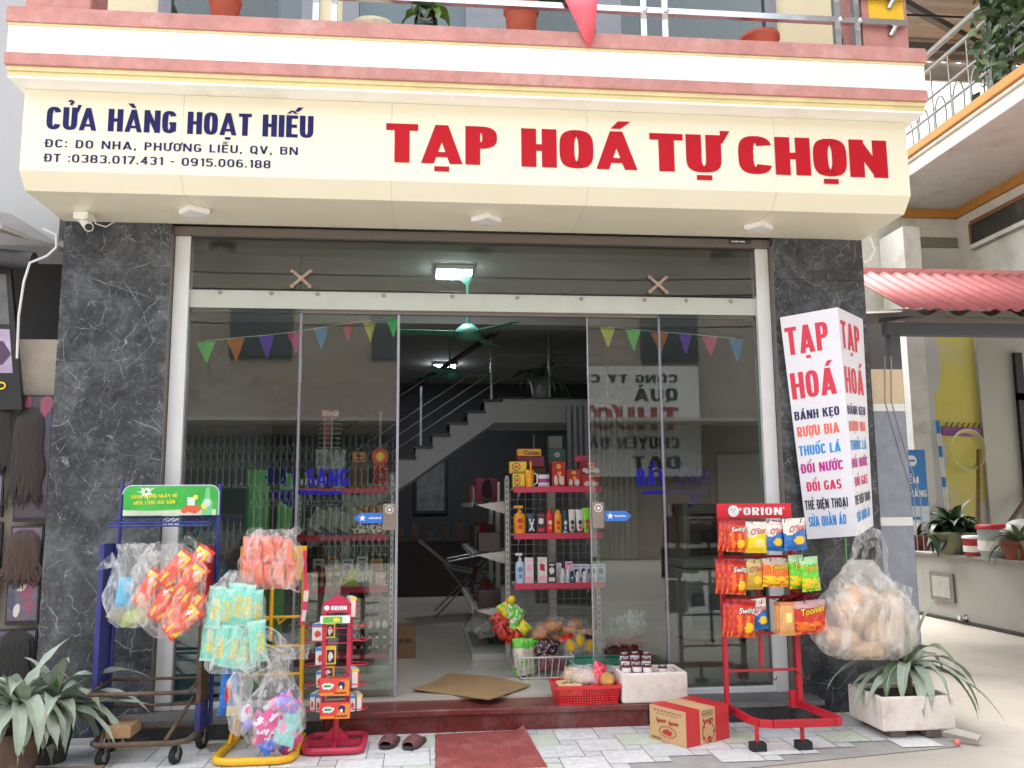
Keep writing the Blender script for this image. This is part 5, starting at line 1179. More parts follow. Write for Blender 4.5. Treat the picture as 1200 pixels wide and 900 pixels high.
# ---- red snack rack
sr = thing('red_snack_rack', 'red wheeled wire rack with a red header board, hung with crisps', 'display rack', (2.22, -.7, 0))
xl, xr = at(847, 700, -.5).x, at(931, 700, -.5).x; zt = at(884, 607, -.5).z
b = MB()
for x, w_ in ((xl, .026), (xr, .036)): b.box(x-w_/2, x+w_/2, -.52, -.48, .16, zt)
b.box((xl+xr)/2-.011, (xl+xr)/2+.011, -.505, -.485, .40, zt-.1)
for py in (785, 700, 652, 742): q = at(890, py, -.5).z; b.box(xl, xr, -.515, -.50, q-.008, q+.008)
b.build('upright_frame', M_RED, sr, .003)
b = MB(); zb3 = .155
b.tube([(xl, -.50, zb3), (xl+.02, -.90, zb3), (xl+.05, -.98, zb3), (xl+.11, -1.0, zb3), (xr+.02, -1.0, zb3), (xr+.06, -.97, zb3), (xr+.05, -.90, zb3), (xr, -.50, zb3)], .0, 4)
b.v, b.f, b.m, b.sm = [], [], [], []
pts = [(xl, -.48), (xl+.01, -.86), (xl+.04, -.95), (xl+.11, -.985), (xr-.0, -.985), (xr+.045, -.97), (xr+.06, -.93), (xr+.04, -.80), (xr, -.48)]
for p_, q_ in zip(pts[:-1], pts[1:]): b.bar((*p_, zb3), (*q_, zb3), .024, .046)
b.box(xr-.06, xr+.02, -.5, -.46, .13, .24); b.build('base', M_RED, sr, .003)
for px, py in ((893, 884), (944, 880)):
    p_ = atz(px, py, 0); b = MB(); b.tube([(p_.x, -.96, .05), (p_.x, -.96, .14)], .014, 8, 1); b.box(p_.x-.045, p_.x+.045, -1.0, -.93, .004, .052, 0); b.build('foot', [M_RUB, M_RED], sr, .005)
b = MB(); b.lathe([(.01, -.012), (.035, -.012), (.035, .012), (.01, .012)], (xr-.03, -.46, .04), 14, M=Matrix.Rotation(R(90), 3, 'Y')); b.box(xr-.045, xr-.015, -.47, -.45, .04, .14); b.build('caster', M_RUB, sr)
hz0, hz1 = at(884, 607.5, -.53).z, at(884, 590, -.53).z; hx0, hx1 = at(840, 600, -.53).x, at(927, 600, -.53).x
b = MB(); b.box(hx0, hx1, -.535, -.525, hz0, hz1); hb = b.build('header_board', pm('header red', 214, 28, 50, .4, var=.03), sr, .002)
wH = hx1-hx0
lettering('header_lettering', 'ORION', plane_fn((hx0+wH*.35, -.5355, hz0+(hz1-hz0)*.22), (1, 0, 0)), wH*.52, (hz1-hz0)*.52, white_ink, hb, tv=.19, th=.13, gap=.1)
f3 = plane_fn((hx0, -.5355, hz0), (1, 0, 0)); b = MB(); blob(b, f3, wH*.22, (hz1-hz0)*.5, .038, .038, 0, .001, 22); star(b, lambda u, v, d: f3(wH*.31+u, (hz1-hz0)*.62+v, d), .014, 0, .0015); blob(b, f3, wH*.895, (hz1-hz0)*.68, .006, .006, 0, .001, 8)
for k, (dx, dz) in enumerate(((-.014, .01), (.010, .012), (-.002, -.004))): blob(b, f3, wH*.22+dx, (hz1-hz0)*.5+dz, .0045, .0045, 1, .0018, 8)
b.build('round_face_mark', [white_ink, pm('header red', 214, 28, 50)], hb)
for py, n_ in ((610, 5), (655, 5), (702, 4), (790, 3)):
    for k in range(n_):
        x = xl+.04+(xr-xl-.06)*k/max(1, n_-1); z = at(890, py, -.55).z; b = MB(); b.tube([(x, -.50, z), (x, -.70, z-.01), (x, -.715, z+.015)], .0035, 5); b.build('hook', pm('hook steel', 150, 90, 90, .4, metal=.5), sr)
def crisps(lab, px0, px1, py0, py1, Y, mats, fn, word=None, wcol=None, under=None, rz=0, tilt=0, dep=.075, group='crisps on the red rack'):
    rz += random.uniform(-.14, .14); tilt += random.uniform(-.05, .05)
    a = at(px0, py1, Y); c = at(px1, py0, Y); w_ = c.x-a.x; h_ = c.z-a.z; ce = Vector(((a.x+c.x)/2, Y, (a.z+c.z)/2))
    root = thing('crisp_bag', lab, 'crisps', (ce.x, Y, a.z), group)
    M = Matrix.Translation(ce) @ rot(rz, 0, tilt); b = MB(); dp = pillow(b, M, w_*1.03, h_*1.02, dep, fn, 16, 20, seed=random.random()*9)
    weld(b.build('packet', mats, root))
    if word:
        ww = w_*.72; f_ = lambda u, v, d: M @ Vector((u-ww*.45, -dp(min(.95, max(-.95, (u-ww*.45)/w_*2)), min(.85, (v+h_*.08)/h_*2))-.003-d, v+h_*.08+u*.15))
        if under: script_text('word_outline', word, lambda u, v, d: f_(u-.002, v-.002, d-.0012), ww*1.03, under, root, h_*.23, .2, fat=.035)
        script_text('word', word, f_, ww, wcol, root, h_*.20, .2, fat=.012)
    return root
def f_swing(u, v): return 1 if v > .72 else 4 if v > .86 else 2 if (u-.35)**2/.18+(v+.45)**2/.09 < 1 and u > -.2 and v < -.15 else 3 if (math.sin(u*9+v*1.5) > .1 and v < .25) else 0
SW = [F_RED, foil('dark red foil', 165, 25, 30), F_YEL, F_ORG, F_WHT]
def f_star(u, v): return 1 if v > .18+.18*math.sin(u*2.5) else 2 if (u-.15)**2/.22+(v+.35)**2/.07 < 1 else 0
OY = [foil('crisp yellow foil', 250, 215, 20, (.85, .5, .05)), F_WHT, F_CRM]; OB = [F_BLU, F_WHT, F_YEL]; OG = [F_GLD, foil('pale gold foil', 200, 180, 120), F_YEL]
def f_toon(u, v): return 1 if v > .55 else 2 if v < -.2 and mnoise.noise(Vector((u*3, v*4, 3))) > -.05 else 0
TO = [F_ORG, foil('silver grey foil', 190, 170, 150), F_YEL]; TR = [F_RED, foil('pale red foil', 190, 150, 150), F_ORG]; TG = [F_GRN, foil('pale green foil', 165, 205, 150), F_YEL]
ink_w = pm('word white', 245, 240, 235, .4, var=.02); ink_g = pm('word outline green', 20, 90, 50, .4); ink_r = pm('word red', 190, 40, 50, .4); ink_y = pm('word yellow', 250, 215, 60, .4); ink_k = pm('word dark', 60, 25, 20, .4)
rows = (('top', 610, 647, ((842, 862), (848, 870), (852, 873))), ('middle', 656, 697, ((839, 862), (845, 868), (851, 875))), ('bottom', 703, 747, ((847, 868), (852, 876), (857, 885))))
for nm, y0, y1, sp in rows:
    for k, (a_, c_x) in enumerate(sp):
        last = k == 2
        crisps(('front red and orange crisp bag at the left of the %s row' if last else ('red and orange crisp bag furthest back at the left of the %s row' if k == 0 else 'red and orange crisp bag second in the left stack of the %s row')) % nm, a_, c_x, y0+(0 if last else -1), y1-(0 if last else 1), -.62-.045*k, SW, f_swing, 'Swing' if last else None, ink_w, ink_g, rz=.12, tilt=.05)
crisps('yellow and white crisp bag in the top row of the red rack', 873, 898, 612, 648, -.68, OY, f_star, "O'Star", ink_r, None, .05, .03)
crisps('blue and white crisp bag right of the yellow one in the top row', 896, 918, 612, 646, -.66, OB, f_star, "O'Star", ink_r, None, .2)
crisps('blue crisp bag half hidden in the middle of the blue bags', 906, 930, 611, 644, -.62, [F_DBL, F_PNK, F_YEL], f_star, None, None, None, .3)
crisps('blue and white crisp bag at the right end of the top row', 918, 944, 608, 645, -.68, OB, f_star, "O'Star", ink_r, None, .05, -.06)
crisps('gold crisp bag in the middle row next to the red and orange bags', 872, 894, 656, 691, -.68, OG, f_star, "O'Star", ink_r, None, .05, .03)
crisps('orange crisp bag with a silver top in the middle row', 893, 925, 655, 688, -.68, TO, f_toon, 'Toonies', ink_y, ink_k, .05)
crisps('left one of the two green crisp bags in the middle row', 924, 942, 651, 690, -.66, TG, f_toon, 'Toon', ink_y, ink_k, .2, -.05)
crisps('right one of the two green crisp bags in the middle row', 939, 959, 653, 693, -.69, TG, f_toon, 'Toonies', ink_y, ink_k, .0, -.06)
crisps('blue and white crisp bag in the bottom row behind the red and orange ones', 879, 899, 702, 738, -.65, OB, f_star, "O'Star", ink_r, None, .1, -.04)
for k in range(3): crisps('peach coloured snack pack, %s of three in the bottom row' % ('rearmost', 'middle', 'front')[k], 906+4*k, 922+4.5*k, 706, 742+1.5*k, -.63-.035*k, [F_PCH, foil('peach top', 200, 130, 80), F_CRM], lambda u, v: 1 if v > .75 else 2 if abs(u) < .4 and -.2 < v < .4 else 0, rz=.15, dep=.045)
for k in range(2): crisps(('rear red crisp bag with an orange picture in the bottom row', 'front red crisp bag with an orange picture at the bottom right')[k], 928+3*k, 965+3*k, 704, 742+k, -.64-.05*k, TR, f_toon, 'Toonies' if k else None, ink_y, ink_k, .02, -.04)
for k in range(4):
    p_ = at(921+9*k, 702-k % 2*2, -.64); b = MB(); M = Matrix.Translation(p_) @ rot(.2*k, 1.1, .1*k); pillow(b, M, .10, .14, .02, lambda u, v: 0); o = weld(b.build('flat_sachet', [F_MAR])); tag(o, 'flat maroon sachet lying on the hooks above the red crisp bags', 'sachet', 'maroon sachets')

# ---- big bag of bread hanging at the pier
bb, *_ = bag('bread_bag', 'big milky plastic bag of bread rolls hanging below the vertical sign box', 953, 1069, 655, 772, -.60, [(0, .55), (.07, .84), (.22, .99), (.42, .97), (.58, .84), (.75, .58), (.9, .36), (1, .22)], .36, FILM_MILKY, seed=55, lump=.1)
crust = mat('bagged bread crust', (.62, .42, .27), .75, var=.4, scale=5, dirt=(.74, .61, .49), dscale=6)
for k, (px, py, rx, rz, a_) in enumerate(((998, 718, .13, .12, .6), (1003, 744, .15, .09, -.2), (1030, 738, .14, .10, .4), (1043, 728, .10, .10, .2), (986, 746, .11, .08, .2), (1012, 714, .13, .11, .8), (1000, 702, .09, .09, .2), (1036, 712, .11, .10, -.5), (1012, 758, .16, .05, 0), (1004, 696, .10, .07, 0))):
    b = MB(); b.ell(at(px, py, -.60+(.05 if k % 2 else -.06)), rx, .09, rz, 18, 0, .45, Matrix.Rotation(a_, 3, 'Y'), k); b.build('bread_roll', crust, bb)
b = MB(); ce = at(1018, 660, -.6)
ribbon(b, [at(1003, 680, -.62), at(1000, 655, -.63), at(1006, 635, -.63), at(1018, 622, -.63), at(1030, 626, -.62), at(1034, 645, -.60), at(1032, 668, -.60), at(1038, 690, -.6)], [.10, .09, .09, .10, .08, .08, .09, .12], twist=.6)
ribbon(b, [at(1012, 672, -.58), at(1012, 655, -.58), at(1016, 640, -.58), at(1026, 636, -.58), at(1032, 650, -.58)], [.08, .07, .06, .06, .06], twist=.7)
ribbon(b, [at(1030, 680, -.62), at(1048, 690, -.62), at(1062, 698, -.62), at(1066, 706, -.6)], [.06, .11, .13, .04], twist=.5); strips(b.build('bag_handle', FILM, bb))
b = MB(); b.tube([at(991, 631, -.45), at(992, 655, -.5), at(994, 662, -.55), at(1004, 668, -.6)], .004, 6); b.build('green_string', pm('green string', 90, 160, 90, .7), bb)

# ---- planters with dracaena
LEAF = mat('dusty leaf', (.30, .35, .275), .5, var=.22, scale=5, dirt=(.46, .49, .43), dscale=9); LEAFY = mat('young leaf', (.10, .23, .03), .4, var=.2)
LEAFD = mat('darker leaf', (.10, .15, .085), .5, var=.3, scale=6, dirt=(.22, .26, .2), dscale=8)
def leaf(b, base, az, el, L, w, droop, mi=0, seed=0, n=12, tip=None):
    base = Vector(base); d = Vector((math.cos(az)*math.cos(el), math.sin(az)*math.cos(el), math.sin(el))); p = base.copy(); vs = []; pts = [p.copy()]
    for i in range(n):
        d = (d+Vector((0, 0, -droop/n*(1+i/n*1.2)))+Vector((mnoise.noise(Vector((seed, i*.5, 1)))*.12, mnoise.noise(Vector((seed, i*.5, 7)))*.12, 0))).normalized(); p = p+d*L/n; pts.append(p.copy())
    for i, p in enumerate(pts):
        t = i/n; ww = w*(.32+.68*math.sin(math.pi*min(1, .1+t*.95))**.8)*(1-t**5) if t < 1 else .001
        dd = (pts[min(i+1, n)]-pts[max(i-1, 0)]).normalized(); s = dd.cross(Vector((0, 0, 1)))
        if s.length < .1: s = Vector((-math.sin(az), math.cos(az), 0))
        s.normalize(); u = s.cross(dd)
        tw = .5*mnoise.noise(Vector((seed*3, t*2.2, 2))); s2 = s*math.cos(tw)+u*math.sin(tw)
        wv = .10*ww*math.sin(i*1.7+seed)
        vs += [p-s2*ww/2+u*(ww*.22+wv), p-s2*ww*.05, p+s2*ww*.05, p+s2*ww/2+u*(ww*.22-wv)]
    o_ = len(b.f); b.add(vs, [(4*i+k, 4*i+k+1, 4*i+5+k, 4*i+4+k) for i in range(n) for k in (0, 1, 2)], mi, True)
    if tip is not None:
        for i in range(n): b.m[o_+3*i+1] = 4
    if tip is not None:
        if tip == 3:
            for q in range(1, 4+3*int(seed*7 % 2)): b.m[-q] = tip
RIB = mat('leaf midrib', (.36, .44, .26), .5)
DRY = mat('dry leaf tip', (.30, .21, .11), .7, var=.3)
fp = thing('foam_planter', 'rectangular white foam planter box filled with soil by the tiled post', 'planter', (3.05, -.6, .04))
foam_tray(fp, 2.83, 3.31, -.84, -.40, .05, .255, .03, M_FOAM); b = MB(); b.box(2.86, 3.28, -.81, -.43, .08, .225); b.build('soil', mat('dark soil', (.03, .024, .018), .95, var=.4, scale=30, bump=.8, bscale=40), fp)
b = MB(); b.box(2.9, 3.0, -.80, -.45, .006, .05); b.box(3.12, 3.22, -.82, -.5, .006, .05); b.build('support_block', mat('broken brick', (.16, .13, .11), .9, var=.2), fp)
pl = thing('dracaena_plant', 'drooping grey-green strap-leaved plant in the foam planter', 'plant', (3.06, -.62, .22))
b = MB(); c0 = at(1063, 776, -.62)
b.tube([(c0.x, -.62, .2), (c0.x, -.62, c0.z-.06)], .022, 8); b.build('stem', mat('plant stem', (.16, .15, .08), .7), pl)
spec = [(-158, 12, .50, .055, 1.0), (-178, 20, .55, .06, 1.6), (165, 25, .60, .06, 1.0), (-150, 38, .42, .07, 2.2), (-120, 42, .42, .075, 2.6), (-88, 48, .40, .075, 3.0), (-62, 45, .42, .07, 2.6), (-35, 28, .58, .065, 1.9), (-15, 32, .62, .06, 1.9), (5, 40, .60, .06, 1.7), (28, 48, .5, .06, 1.5), (70, 62, .42, .06, .8), (110, 66, .40, .06, .6), (40, 70, .36, .05, .5), (-140, 70, .30, .05, .9), (150, 55, .45, .06, 1.2), (-28, 12, .68, .05, 1.1), (-100, 22, .40, .07, 2.4), (175, 5, .45, .05, .7), (100, 80, .52, .06, .35), (60, 78, .50, .06, .5), (-20, 74, .55, .06, .9), (200, 70, .52, .06, .9), (-70, 62, .50, .065, 1.7)]
b = MB()
for k, (az, el, L, w_, dr_) in enumerate(spec): leaf(b, (c0.x, -.62, c0.z-.05+.006*(k % 5)), R(az), R(el), L, w_, dr_, (2 if k % 4 == 3 else 0), k*2.3, tip=3 if k % 3 == 0 else 0)
for k in range(6): leaf(b, (c0.x, -.62, c0.z-.02), R(60*k+20), R(68), .17, .035, .4, 1, k)
b.build('foliage', [LEAF, LEAFY, LEAFD, DRY, RIB], pl)
b = MB(); b.add([atz(1120, 858, .05), atz(1150, 866, .03), atz(1146, 872, .01), atz(1104, 862, .03)], [(0, 1, 2, 3)], 0); o = b.build('broken_slab', concrete); s_ = o.modifiers.new('s', 'SOLIDIFY'); s_.thickness = .03; tag(o, 'broken piece of slab on the ground beside the foam planter', 'slab piece')
b = MB(); b.ell(atz(1122, 870, .02), .02, .015, .018, 10, 0, .5); tag(b.build('pink_scrap', pm('pink plastic scrap', 230, 120, 115, .5)), 'tiny pink plastic scrap by the broken slab', 'litter')
b = MB(); b.add([atz(240, 872, .006), atz(262, 871, .006), atz(272, 876, .006), atz(246, 882, .006)], [(0, 1, 2, 3)], 0); o = b.build('paper_scrap', pm('grey paper', 150, 148, 142, .8)); s_ = o.modifiers.new('s', 'SOLIDIFY'); s_.thickness = .003; tag(o, 'grey scrap of card on the pavement behind the rack wheel', 'litter')
pot_m = pm('old clay pot', 92, 70, 55, .85, var=.25, scale=12, dirt=(.22, .2, .18), dscale=5)
for (px, py, Y, rr, hh, lab, plab, sd, sc) in ((22, 915, -.92, .125, .24, 'brown clay pot at the bottom left corner', 'broad pale-leaved plant in the brown pot at bottom left', 3, 1.0), (60, 905, -.66, .12, .20, 'dark round pot behind the brown clay pot', 'strap-leaved plant in the dark pot spreading towards the blue rack', 9, 1.05)):
    p_ = atz(px, py, 0); x, y = at(px, 860, Y).x, Y
    pt = thing('plant_pot', lab, 'plant pot', (x, y, 0)); b = MB(); b.lathe([(rr*.7, 0), (rr*.95, hh*.8), (rr, hh*.82), (rr*1.03, hh), (rr*.92, hh), (rr*.9, hh*.9), (0, hh*.88)], (x, y, 0), 24); b.build('pot', pot_m if sd == 3 else pm('dark pot', 58, 54, 52, .7), pt)
    b = MB(); b.lathe([(0, hh*.9+.004), (rr*.88, hh*.9+.002)][::-1], (x, y, 0), 20); b.build('soil', mat('dark soil', (.03, .024, .018)), pt)
    pl = thing('dracaena_plant', plab, 'plant', (x, y, hh*.9)); b = MB(); b.tube([(x, y, hh*.8), (x+.01, y, hh+.12)], .03, 8); b.build('stem', mat('plant stem', (.16, .15, .08)), pl)
    rn = random.Random(sd); b = MB(); z_ = hh+.08
    for k in range(19):
        az = R(k*137.5+20); el = R(rn.uniform(5, 60) if k > 2 else 78); L = sc*rn.uniform(.32, .48); leaf(b, (x+.01*math.cos(az), y+.01*math.sin(az), z_+rn.uniform(0, .08)), az, el, L, rn.uniform(.075, .105), rn.uniform(1.0, 2.8), (2 if k % 5 == 4 else 0), k*1.9+sd, tip=3 if k % 3 == 0 else 0)
    if sd == 9:
        for az, el, L, dr_ in ((4, 32, .62, 1.0), (-12, 25, .62, 1.5), (16, 48, .6, 1.0), (-25, 12, .55, .9), (30, 30, .55, .9), (-6, 8, .6, .2), (-50, 40, .42, 2.6), (-80, 45, .40, 3.2)): leaf(b, (x, y, z_+.03), R(az), R(el), L, .075, dr_, 0, az+5, tip=0)
    if sd == 3:
        for az, el, L, dr_ in ((-60, 40, .34, 3.0), (-100, 45, .36, 3.0), (-30, 40, .34, 2.4), (170, 30, .45, 1.4), (60, 70, .45, .7)): leaf(b, (x, y, z_+.03), R(az), R(el), L, .095, dr_, 0, az+3, tip=0)
    for k in range(5): leaf(b, (x, y, z_+.06), R(72*k+10), R(66), .18, .04, .5, 1, k)
    b.build('foliage', [LEAF, LEAFY, LEAFD, DRY, RIB], pl)
# ================================================================== INSIDE THE SHOP
PINK = pm('shelf edge crimson', 196, 44, 80, .35, var=.04); SHW = pm('shelf white enamel', 205, 203, 198, .45, var=.05, dirt=(.4, .38, .35), dscale=6)
def shelf_unit(name, lab, x0, x1, yf, dep, z0, ztop, levels, gz):
    t = thing(name, lab, 'shelf', ((x0+x1)/2, yf+dep/2, .165))
    for x in (x0-.03, x1+.03):
        b = MB(); b.box(x-.014, x+.014, yf+dep-.03, yf+dep, .165, ztop)
        z = .3
        while z < ztop-.04: b.box(x-.004, x+.004, yf+dep-.032, yf+dep-.0295, z, z+.022, 1); z += .05
        b.build('upright', [SHW, M_BLACK], t)
    b = MB(); b.box(x0-.03, x1+.03, yf, yf+dep, .165, .21); b.build('plinth', SHW, t)
    for z in levels:
        b = MB(); b.box(x0, x1, yf+.02, yf+dep, z-.012, z); b.add([(x0+.06, yf+.03, z-.014), (x0+.06, yf+dep, z-.014), (x0+.06, yf+dep, z-.11)], [(0, 1, 2)]); b.add([(x1-.06, yf+.03, z-.014), (x1-.06, yf+dep, z-.014), (x1-.06, yf+dep, z-.11)], [(0, 1, 2)])
        bd = b.build('shelf_board', SHW, t)
        b = MB(); b.box(x0-.008, x1+.008, yf, yf+.02, z-.036, z+.012); b.build('price_rail', PINK, bd, .003)
    b = MB(); y = yf+dep+.005
    z = .30
    while z < gz: b.bar((x0, y, z), (x1, y, z), .005, .005); z += .075
    n = int((x1-x0)/.062)
    for k in range(n+1): x = x0+(x1-x0)*k/n; b.bar((x, y+.006, .25), (x, y+.006, gz), .005, .005)
    b.build('wire_back', pm('wire grey', 165, 163, 158, .45), t)
    b = MB(); xm = (x0+x1)/2; b.box(xm-.035, xm+.035, y+.02, y+.05, .21, gz); b.build('centre_post', SHW, t)
    return t
LV_R = [1.590, 1.218, .825, .26]; LV_L = [1.590, 1.216, .808, .30]
shelf_unit('goods_shelf', 'open white shelf rack with crimson price rails standing right of the doorway', .735, 1.442, .85, .36, .165, 1.70, LV_R[:3], 1.56)
shelf_unit('goods_shelf', 'open white shelf rack with crimson price rails behind the left glass door', -.998, -.288, 1.0, .36, .165, 1.72, LV_L, 1.56)
YR, YL = .89, 1.04
def bottle(lab, px0, px1, py0, py1, Y, m, capm, kind='pump', group='toiletries on the right shelf', z=None, cat='bottle', depth=.7, labm=None):
    a = at(px0, py1, Y); c = at(px1, py0, Y); w_ = c.x-a.x; z0 = a.z if z is None else z; h = c.z-z0; cx = (a.x+c.x)/2; r = w_/2
    root = thing('bottle' if kind != 'tube' else 'squeeze_tube', lab, cat, (cx, Y, z0), group); b = MB()
    if kind == 'pump':
        b.lathe([(r*.9, 0), (r, .01), (r, h*.62), (r*.75, h*.72), (r*.35, h*.75)], (cx, Y, z0), 20, sy=depth); b.build('bottle_body', m, root)
        b = MB(); b.lathe([(r*.35, h*.75), (r*.38, h*.84), (r*.14, h*.845), (r*.14, h*.93)], (cx, Y, z0), 14); b.box(cx-r*.95, cx+r*.5, Y-.008, Y+.008, z0+h*.92, z0+h); b.build('pump_head', capm, root)
    elif kind == 'flat':
        b.lathe([(r*.92, 0), (r, .008), (r, h*.8), (r*.8, h*.86)], (cx, Y, z0), 20, sq=.7, sy=depth); b.build('bottle_body', m, root)
        b = MB(); b.lathe([(r*.62, h*.86), (r*.62, h*.99), (r*.5, h)], (cx, Y, z0), 16, sy=depth); b.build('cap', capm, root)
    elif kind == 'tube':
        b.lathe([(r*.62, h*.14), (r*.8, h*.25), (r, h*.9), (r*1.05, h)], (cx, Y, z0), 18, sy=.45); b.build('tube_body', m, root)
        b = MB(); b.lathe([(r*.6, 0), (r*.62, h*.14)], (cx, Y, z0), 16, sy=.6); b.build('cap', capm, root)
    elif kind == 'roll':
        b.lathe([(r*.9, 0), (r, .006), (r, h*.55), (r*.7, h*.62)], (cx, Y, z0), 16); b.build('bottle_body', m, root)
        b = MB(); b.lathe([(r*.72, h*.62), (r*.75, h*.9), (r*.45, h)], (cx, Y, z0), 16); b.build('cap', capm, root)
    if labm:
        b = MB(); yy = Y-r*(depth if kind != 'roll' else 1)-.001; fn = plane_fn((cx-r, yy, z0), (1, 0, 0)); blob(b, fn, r, h*.48, r*.5, h*.09, 0, .001, 14); sheet(b, fn, r*.7, r*1.3, h*.2, h*.34, 1, .001); b.build('printed_label', labm, root)
    return root
SC_ = [pm('amber shampoo', 228, 150, 30, .3), pm('navy pack', 40, 50, 75, .35), pm('black pack', 45, 30, 38, .35), pm('scarlet bottle', 200, 30, 42, .3), pm('white tube', 220, 215, 212, .35), pm('lime tube', 130, 205, 50, .3), pm('pale blue pack', 190, 205, 225, .35), pm('pink pack', 240, 170, 195, .4), pm('grey lid', 150, 150, 150, .4), pm('crimson print', 190, 30, 60, .4)]
G1 = 'toiletries on the right shelf'; Z2, Z3 = LV_R[1], LV_R[2]
bottle('amber pump bottle at the left end of the middle row of the right shelf', 602, 616, 592.5, 622, YR, SC_[0], SC_[0], 'pump', z=Z2, labm=[SC_[3], SC_[3]])
def pack_face(c1, c2):
    def f(root, fn, w, h, m):
        b = MB(); sheet(b, fn, w*.12, w*.88, h*.12, h*.3, 0, 0); blob(b, fn, w*.5, h*.62, w*.28, h*.16, 1, .0004, 12, .5, w*100); sheet(b, fn, w*.2, w*.8, h*.86, h*.92, 0, 0); b.build('printed_face', [c1, c2], root)
    return f
def gbox(lab, px0, px1, py0, py1, Y, z, dep, m, face=None, group=G1, name='goods_box'):
    a = at(px0, py1, Y); c = at(px1, py0, Y); h = c.z-z
    root = thing(name, lab, 'box', ((a.x+c.x)/2, Y, z), group); w_ = c.x-a.x
    b = MB(); b.box(a.x, c.x, Y, Y+dep, z, c.z); b.build('carton', m, root, .0015)
    if face: face(root, lambda u, v, d: Vector((a.x+u, Y-.001-d, z+v)), w_, h, [m])
    return root
def pouch(lab, px0, px1, py0, py1, Y, z, mats, fn=lambda u, v: 0, dep=.04, rz=0, tilt=0, group=G1, name='pouch', cat='pouch'):
    a = at(px0, py1, Y); c = at(px1, py0, Y); z0 = a.z if z is None else z; h = c.z-z0
    root = thing(name, lab, cat, ((a.x+c.x)/2, Y, z0), group)
    b = MB(); pillow(b, Matrix.Translation(((a.x+c.x)/2, Y, z0+h/2)) @ rot(rz, 0, tilt), c.x-a.x, h, dep, fn, 10, 12, seed=px0*.37); weld(b.build('packet', mats, root)); return root
pouch('navy pouch with a pale cross next to the amber pump bottle', 617, 628.5, 602, 622, YR, Z2, [SC_[1], SC_[4]], lambda u, v: 1 if abs(abs(u)-abs(v+.1)*.8) < .16 and abs(v+.1) < .55 else 0)
gbox('black and crimson box in the middle row of the right shelf', 629, 639, 601, 622, YR, Z2, .05, SC_[2], pack_face(SC_[9], SC_[4]))
bottle('scarlet flat bottle in the middle row of the right shelf', 639.7, 648.7, 597, 622, YR, SC_[3], SC_[3], 'flat', z=Z2, labm=[SC_[4], SC_[0]])
bottle('amber flat bottle between the scarlet one and the navy tube', 649.3, 658, 597.5, 622, YR, SC_[0], SC_[0], 'flat', z=Z2, labm=[SC_[3], SC_[3]])
bottle('navy and white squeeze tube in the middle row', 658.7, 666, 598, 622, YR, SC_[1], SC_[6], 'tube', z=Z2, labm=[SC_[4], SC_[6]])
bottle('plain white squeeze tube beside the navy tube', 666.3, 674.3, 597, 622, YR, SC_[4], SC_[8], 'tube', z=Z2, labm=[SC_[2], SC_[2]])
bottle('white squeeze tube with a crimson edge beside the green tube', 675, 683.7, 597, 622, YR, SC_[4], SC_[9], 'tube', z=Z2, labm=[SC_[2], SC_[9]])
bottle('lime green squeeze tube at the right of the middle row', 682.5, 692.5, 595, 622, YR, SC_[5], SC_[5], 'tube', z=Z2, labm=[SC_[3], SC_[3]])
gbox('mauve box behind the lock plate at the right end of the middle row', 693, 702, 600, 622, YR+.1, Z2, .06, pm('mauve box', 150, 130, 135, .5), None)
bottle('white and blue pump bottle at the left end of the lower row', 604, 614.5, 648, 681, YR, SC_[6], SC_[4], 'pump', z=Z3, labm=[P_BLU, P_BLU])
gbox('tall white and pink box beside the white pump bottle', 615.2, 625, 653.5, 681, YR, Z3, .05, SC_[4], pack_face(SC_[7], SC_[7]))
gbox('tall white box with pink lettering strip in the lower row', 630.5, 641, 653, 681, YR, Z3, .05, SC_[4], pack_face(SC_[7], SC_[9]))
gbox('black and white box with a pink top in the lower row', 642, 651.3, 659, 681, YR, Z3, .05, SC_[2], pack_face(SC_[4], SC_[4]))
gbox('short white box with a pink top in the lower row', 652, 658, 660, 681, YR+.06, Z3, .05, SC_[4], pack_face(SC_[7], SC_[6]))
for k, (x0, x1, y0, m, lab) in enumerate(((656.5, 662.5, 666, SC_[4], 'leftmost white roll-on bottle on the lower row'), (663, 668, 668, SC_[6], 'pale blue roll-on bottle on the lower row'), (667.5, 673, 669, SC_[2], 'black roll-on bottle on the lower row'), (674.5, 680, 669.5, SC_[4], 'white roll-on bottle right of the black one'), (682.5, 688.5, 669, SC_[4], 'white roll-on bottle in front of the blue and white boxes'), (696.5, 701.5, 669, SC_[4], 'rightmost white roll-on bottle on the lower row'))):
    bottle(lab, x0, x1, y0, 681.5, YR-.01, m, SC_[4] if k != 2 else SC_[2], 'roll', z=Z3, depth=1, labm=[SC_[6], SC_[8]])
for k, (x0, x1) in enumerate(((671.5, 679), (679.5, 688), (688.5, 692), (693, 698.5), (699, 709.5))):
    gbox(('pale boxed toiletry standing behind the roll-on bottles, %s from the left') % ('first', 'second', 'third', 'fourth', 'fifth')[k], x0, x1, 661, 681, YR+.07, Z3, .05, SC_[6] if k % 2 == 0 else SC_[4], pack_face(P_BLU if k != 2 else SC_[7], P_NAV))
gbox('pink topped box leaning among the roll-on bottles', 663, 671, 658, 681, YR+.08, Z3, .04, SC_[7], pack_face(SC_[9], SC_[4]))
